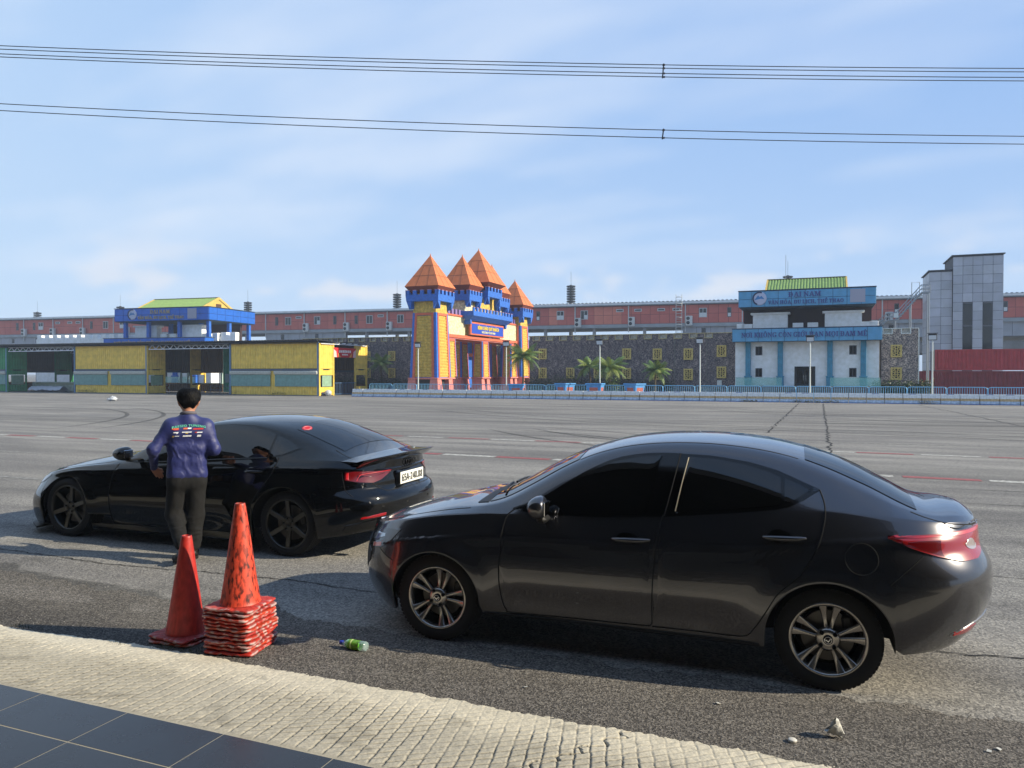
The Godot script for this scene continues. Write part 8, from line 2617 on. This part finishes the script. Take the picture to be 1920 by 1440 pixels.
func _ready() -> void:
	rng.seed = 7
	# camera, sky, sun, exposure
	var cam := Camera3D.new()
	cam.name = "camera"
	cam.position = Vector3(0, 1.87, 0)
	cam.rotation = Vector3(-atan(20.0 / 1442.0), 0, 0)
	cam.fov = rad_to_deg(2 * atan(720.0 / 1442.0))
	cam.far = 3000
	add_child(cam)
	cam.current = true
	var we := WorldEnvironment.new()
	we.name = "surroundings"
	var env := Environment.new()
	env.background_mode = Environment.BG_SKY
	var sky := Sky.new()
	sky.sky_material = make_sky()
	env.sky = sky
	env.tonemap_mode = Environment.TONE_MAPPER_LINEAR
	env.tonemap_exposure = 1.5
	env.sdfgi_enabled = true
	env.ssao_enabled = true
	env.ssil_enabled = true
	env.fog_enabled = true
	env.fog_density = 0.0008
	env.fog_light_color = Color(0.80, 0.87, 0.96)
	we.environment = env
	add_child(we)
	var sun := DirectionalLight3D.new()
	sun.name = "sun"
	sun.light_energy = 1.6
	sun.light_color = Color(1.0, 0.95, 0.85)
	sun.light_angular_distance = 0.53
	sun.shadow_enabled = true
	sun.basis = Basis.looking_at(-Vector3(0.865, 0.469, 0.168), Vector3.UP)
	add_child(sun)
	palette()
	build()


# clear morning sky with thin high cloud, paler towards the sun and the horizon
func make_sky() -> PanoramaSkyMaterial:
	var W := 1024
	var H := 512
	var im := Image.create(W, H, false, Image.FORMAT_RGBF)
	var f := FastNoiseLite.new()
	f.seed = 11
	f.noise_type = FastNoiseLite.TYPE_SIMPLEX_SMOOTH
	f.frequency = 1.0
	f.fractal_octaves = 5
	var g := FastNoiseLite.new()
	g.seed = 4
	g.frequency = 1.0
	g.fractal_octaves = 5
	var to_sun := Vector3(0.865, 0.469, 0.168).normalized()
	for y in H:
		var el := PI * (0.5 - (y + 0.5) / H)
		for x in W:
			var az := TAU * ((x + 0.5) / W - 0.5)      # 0 looks along -z, to the right positive
			var d := Vector3(sin(az) * cos(el), sin(el), -cos(az) * cos(el))
			var up := maxf(d.y, 0.0)
			var t := pow(1 - up, 3.2)
			var c := Vector3(0.20, 0.38, 0.76).lerp(Vector3(0.50, 0.68, 0.90), t)
			var sd := d.dot(to_sun)
			var glow := pow(maxf(0, sd * 0.5 + 0.5), 3.0)
			c = c.lerp(Vector3(0.66, 0.82, 0.94), glow * 0.6)
			c += Vector3(0.5, 0.46, 0.4) * pow(maxf(0, sd), 24) * 0.6
			if d.y > -0.02:
				# high streaks on a flat layer overhead
				var q := Vector3(d.x, 0, d.z) / (up + 0.09)
				var s := q.rotated(Vector3.UP, 0.5)
				var n := f.get_noise_3d(s.x * 0.35 + 3.0, 2.0, s.z * 1.1) + 0.55 * f.get_noise_3d(s.x * 1.1, 7.0, s.z * 2.6)
				var hz := clampf((n + 0.10) * 1.15, 0, 1) * smoothstep(0.0, 0.12, up) * (0.65 + 0.45 * sd)
				c = c.lerp(Vector3(0.72, 0.80, 0.92), clampf(hz, 0, 1) * 0.62)
				# low banks near the horizon
				var m := g.get_noise_3d(d.x * 5.0, d.y * 15.0, d.z * 5.0) + 0.35 * g.get_noise_3d(d.x * 16.0, d.y * 34.0, d.z * 16.0)
				var band := exp(-pow((up - 0.09) / 0.06, 2))
				c = c.lerp(Vector3(0.76, 0.78, 0.84), smoothstep(0.08, 0.42, m) * band * 0.85)
				c = c.lerp(Vector3(0.60, 0.72, 0.87), 0.62 * exp(-up * 13.0))
			else:
				c = Vector3(0.24, 0.23, 0.22)
			c *= 0.745
			im.set_pixel(x, y, Color(c.x, c.y, c.z))
	var m := PanoramaSkyMaterial.new()
	m.panorama = ImageTexture.create_from_image(im)
	return m


func build() -> void:
	build_ground()
	build_ramp()
	build_stand()
	build_walls()
	build_castle()
	build_gates()
	build_right_side()
	build_kiosks()
	build_barriers()
	build_fence()
	build_lamps()
	build_palms()
	build_shrubs()
	build_wires()
	build_behind()
	grey_sedan(Transform3D(Basis(Vector3.UP, -19.7 * DEG), Vector3(0.933, 0, -5.670)))
	black_liftback(Transform3D(Basis(Vector3.UP, -19.3 * DEG), Vector3(-3.393, 0, -9.149)))
	build_man(at(Vector3(-3.27, 0.003, -7.72), 23 * DEG))
	build_cones()
	build_litter()
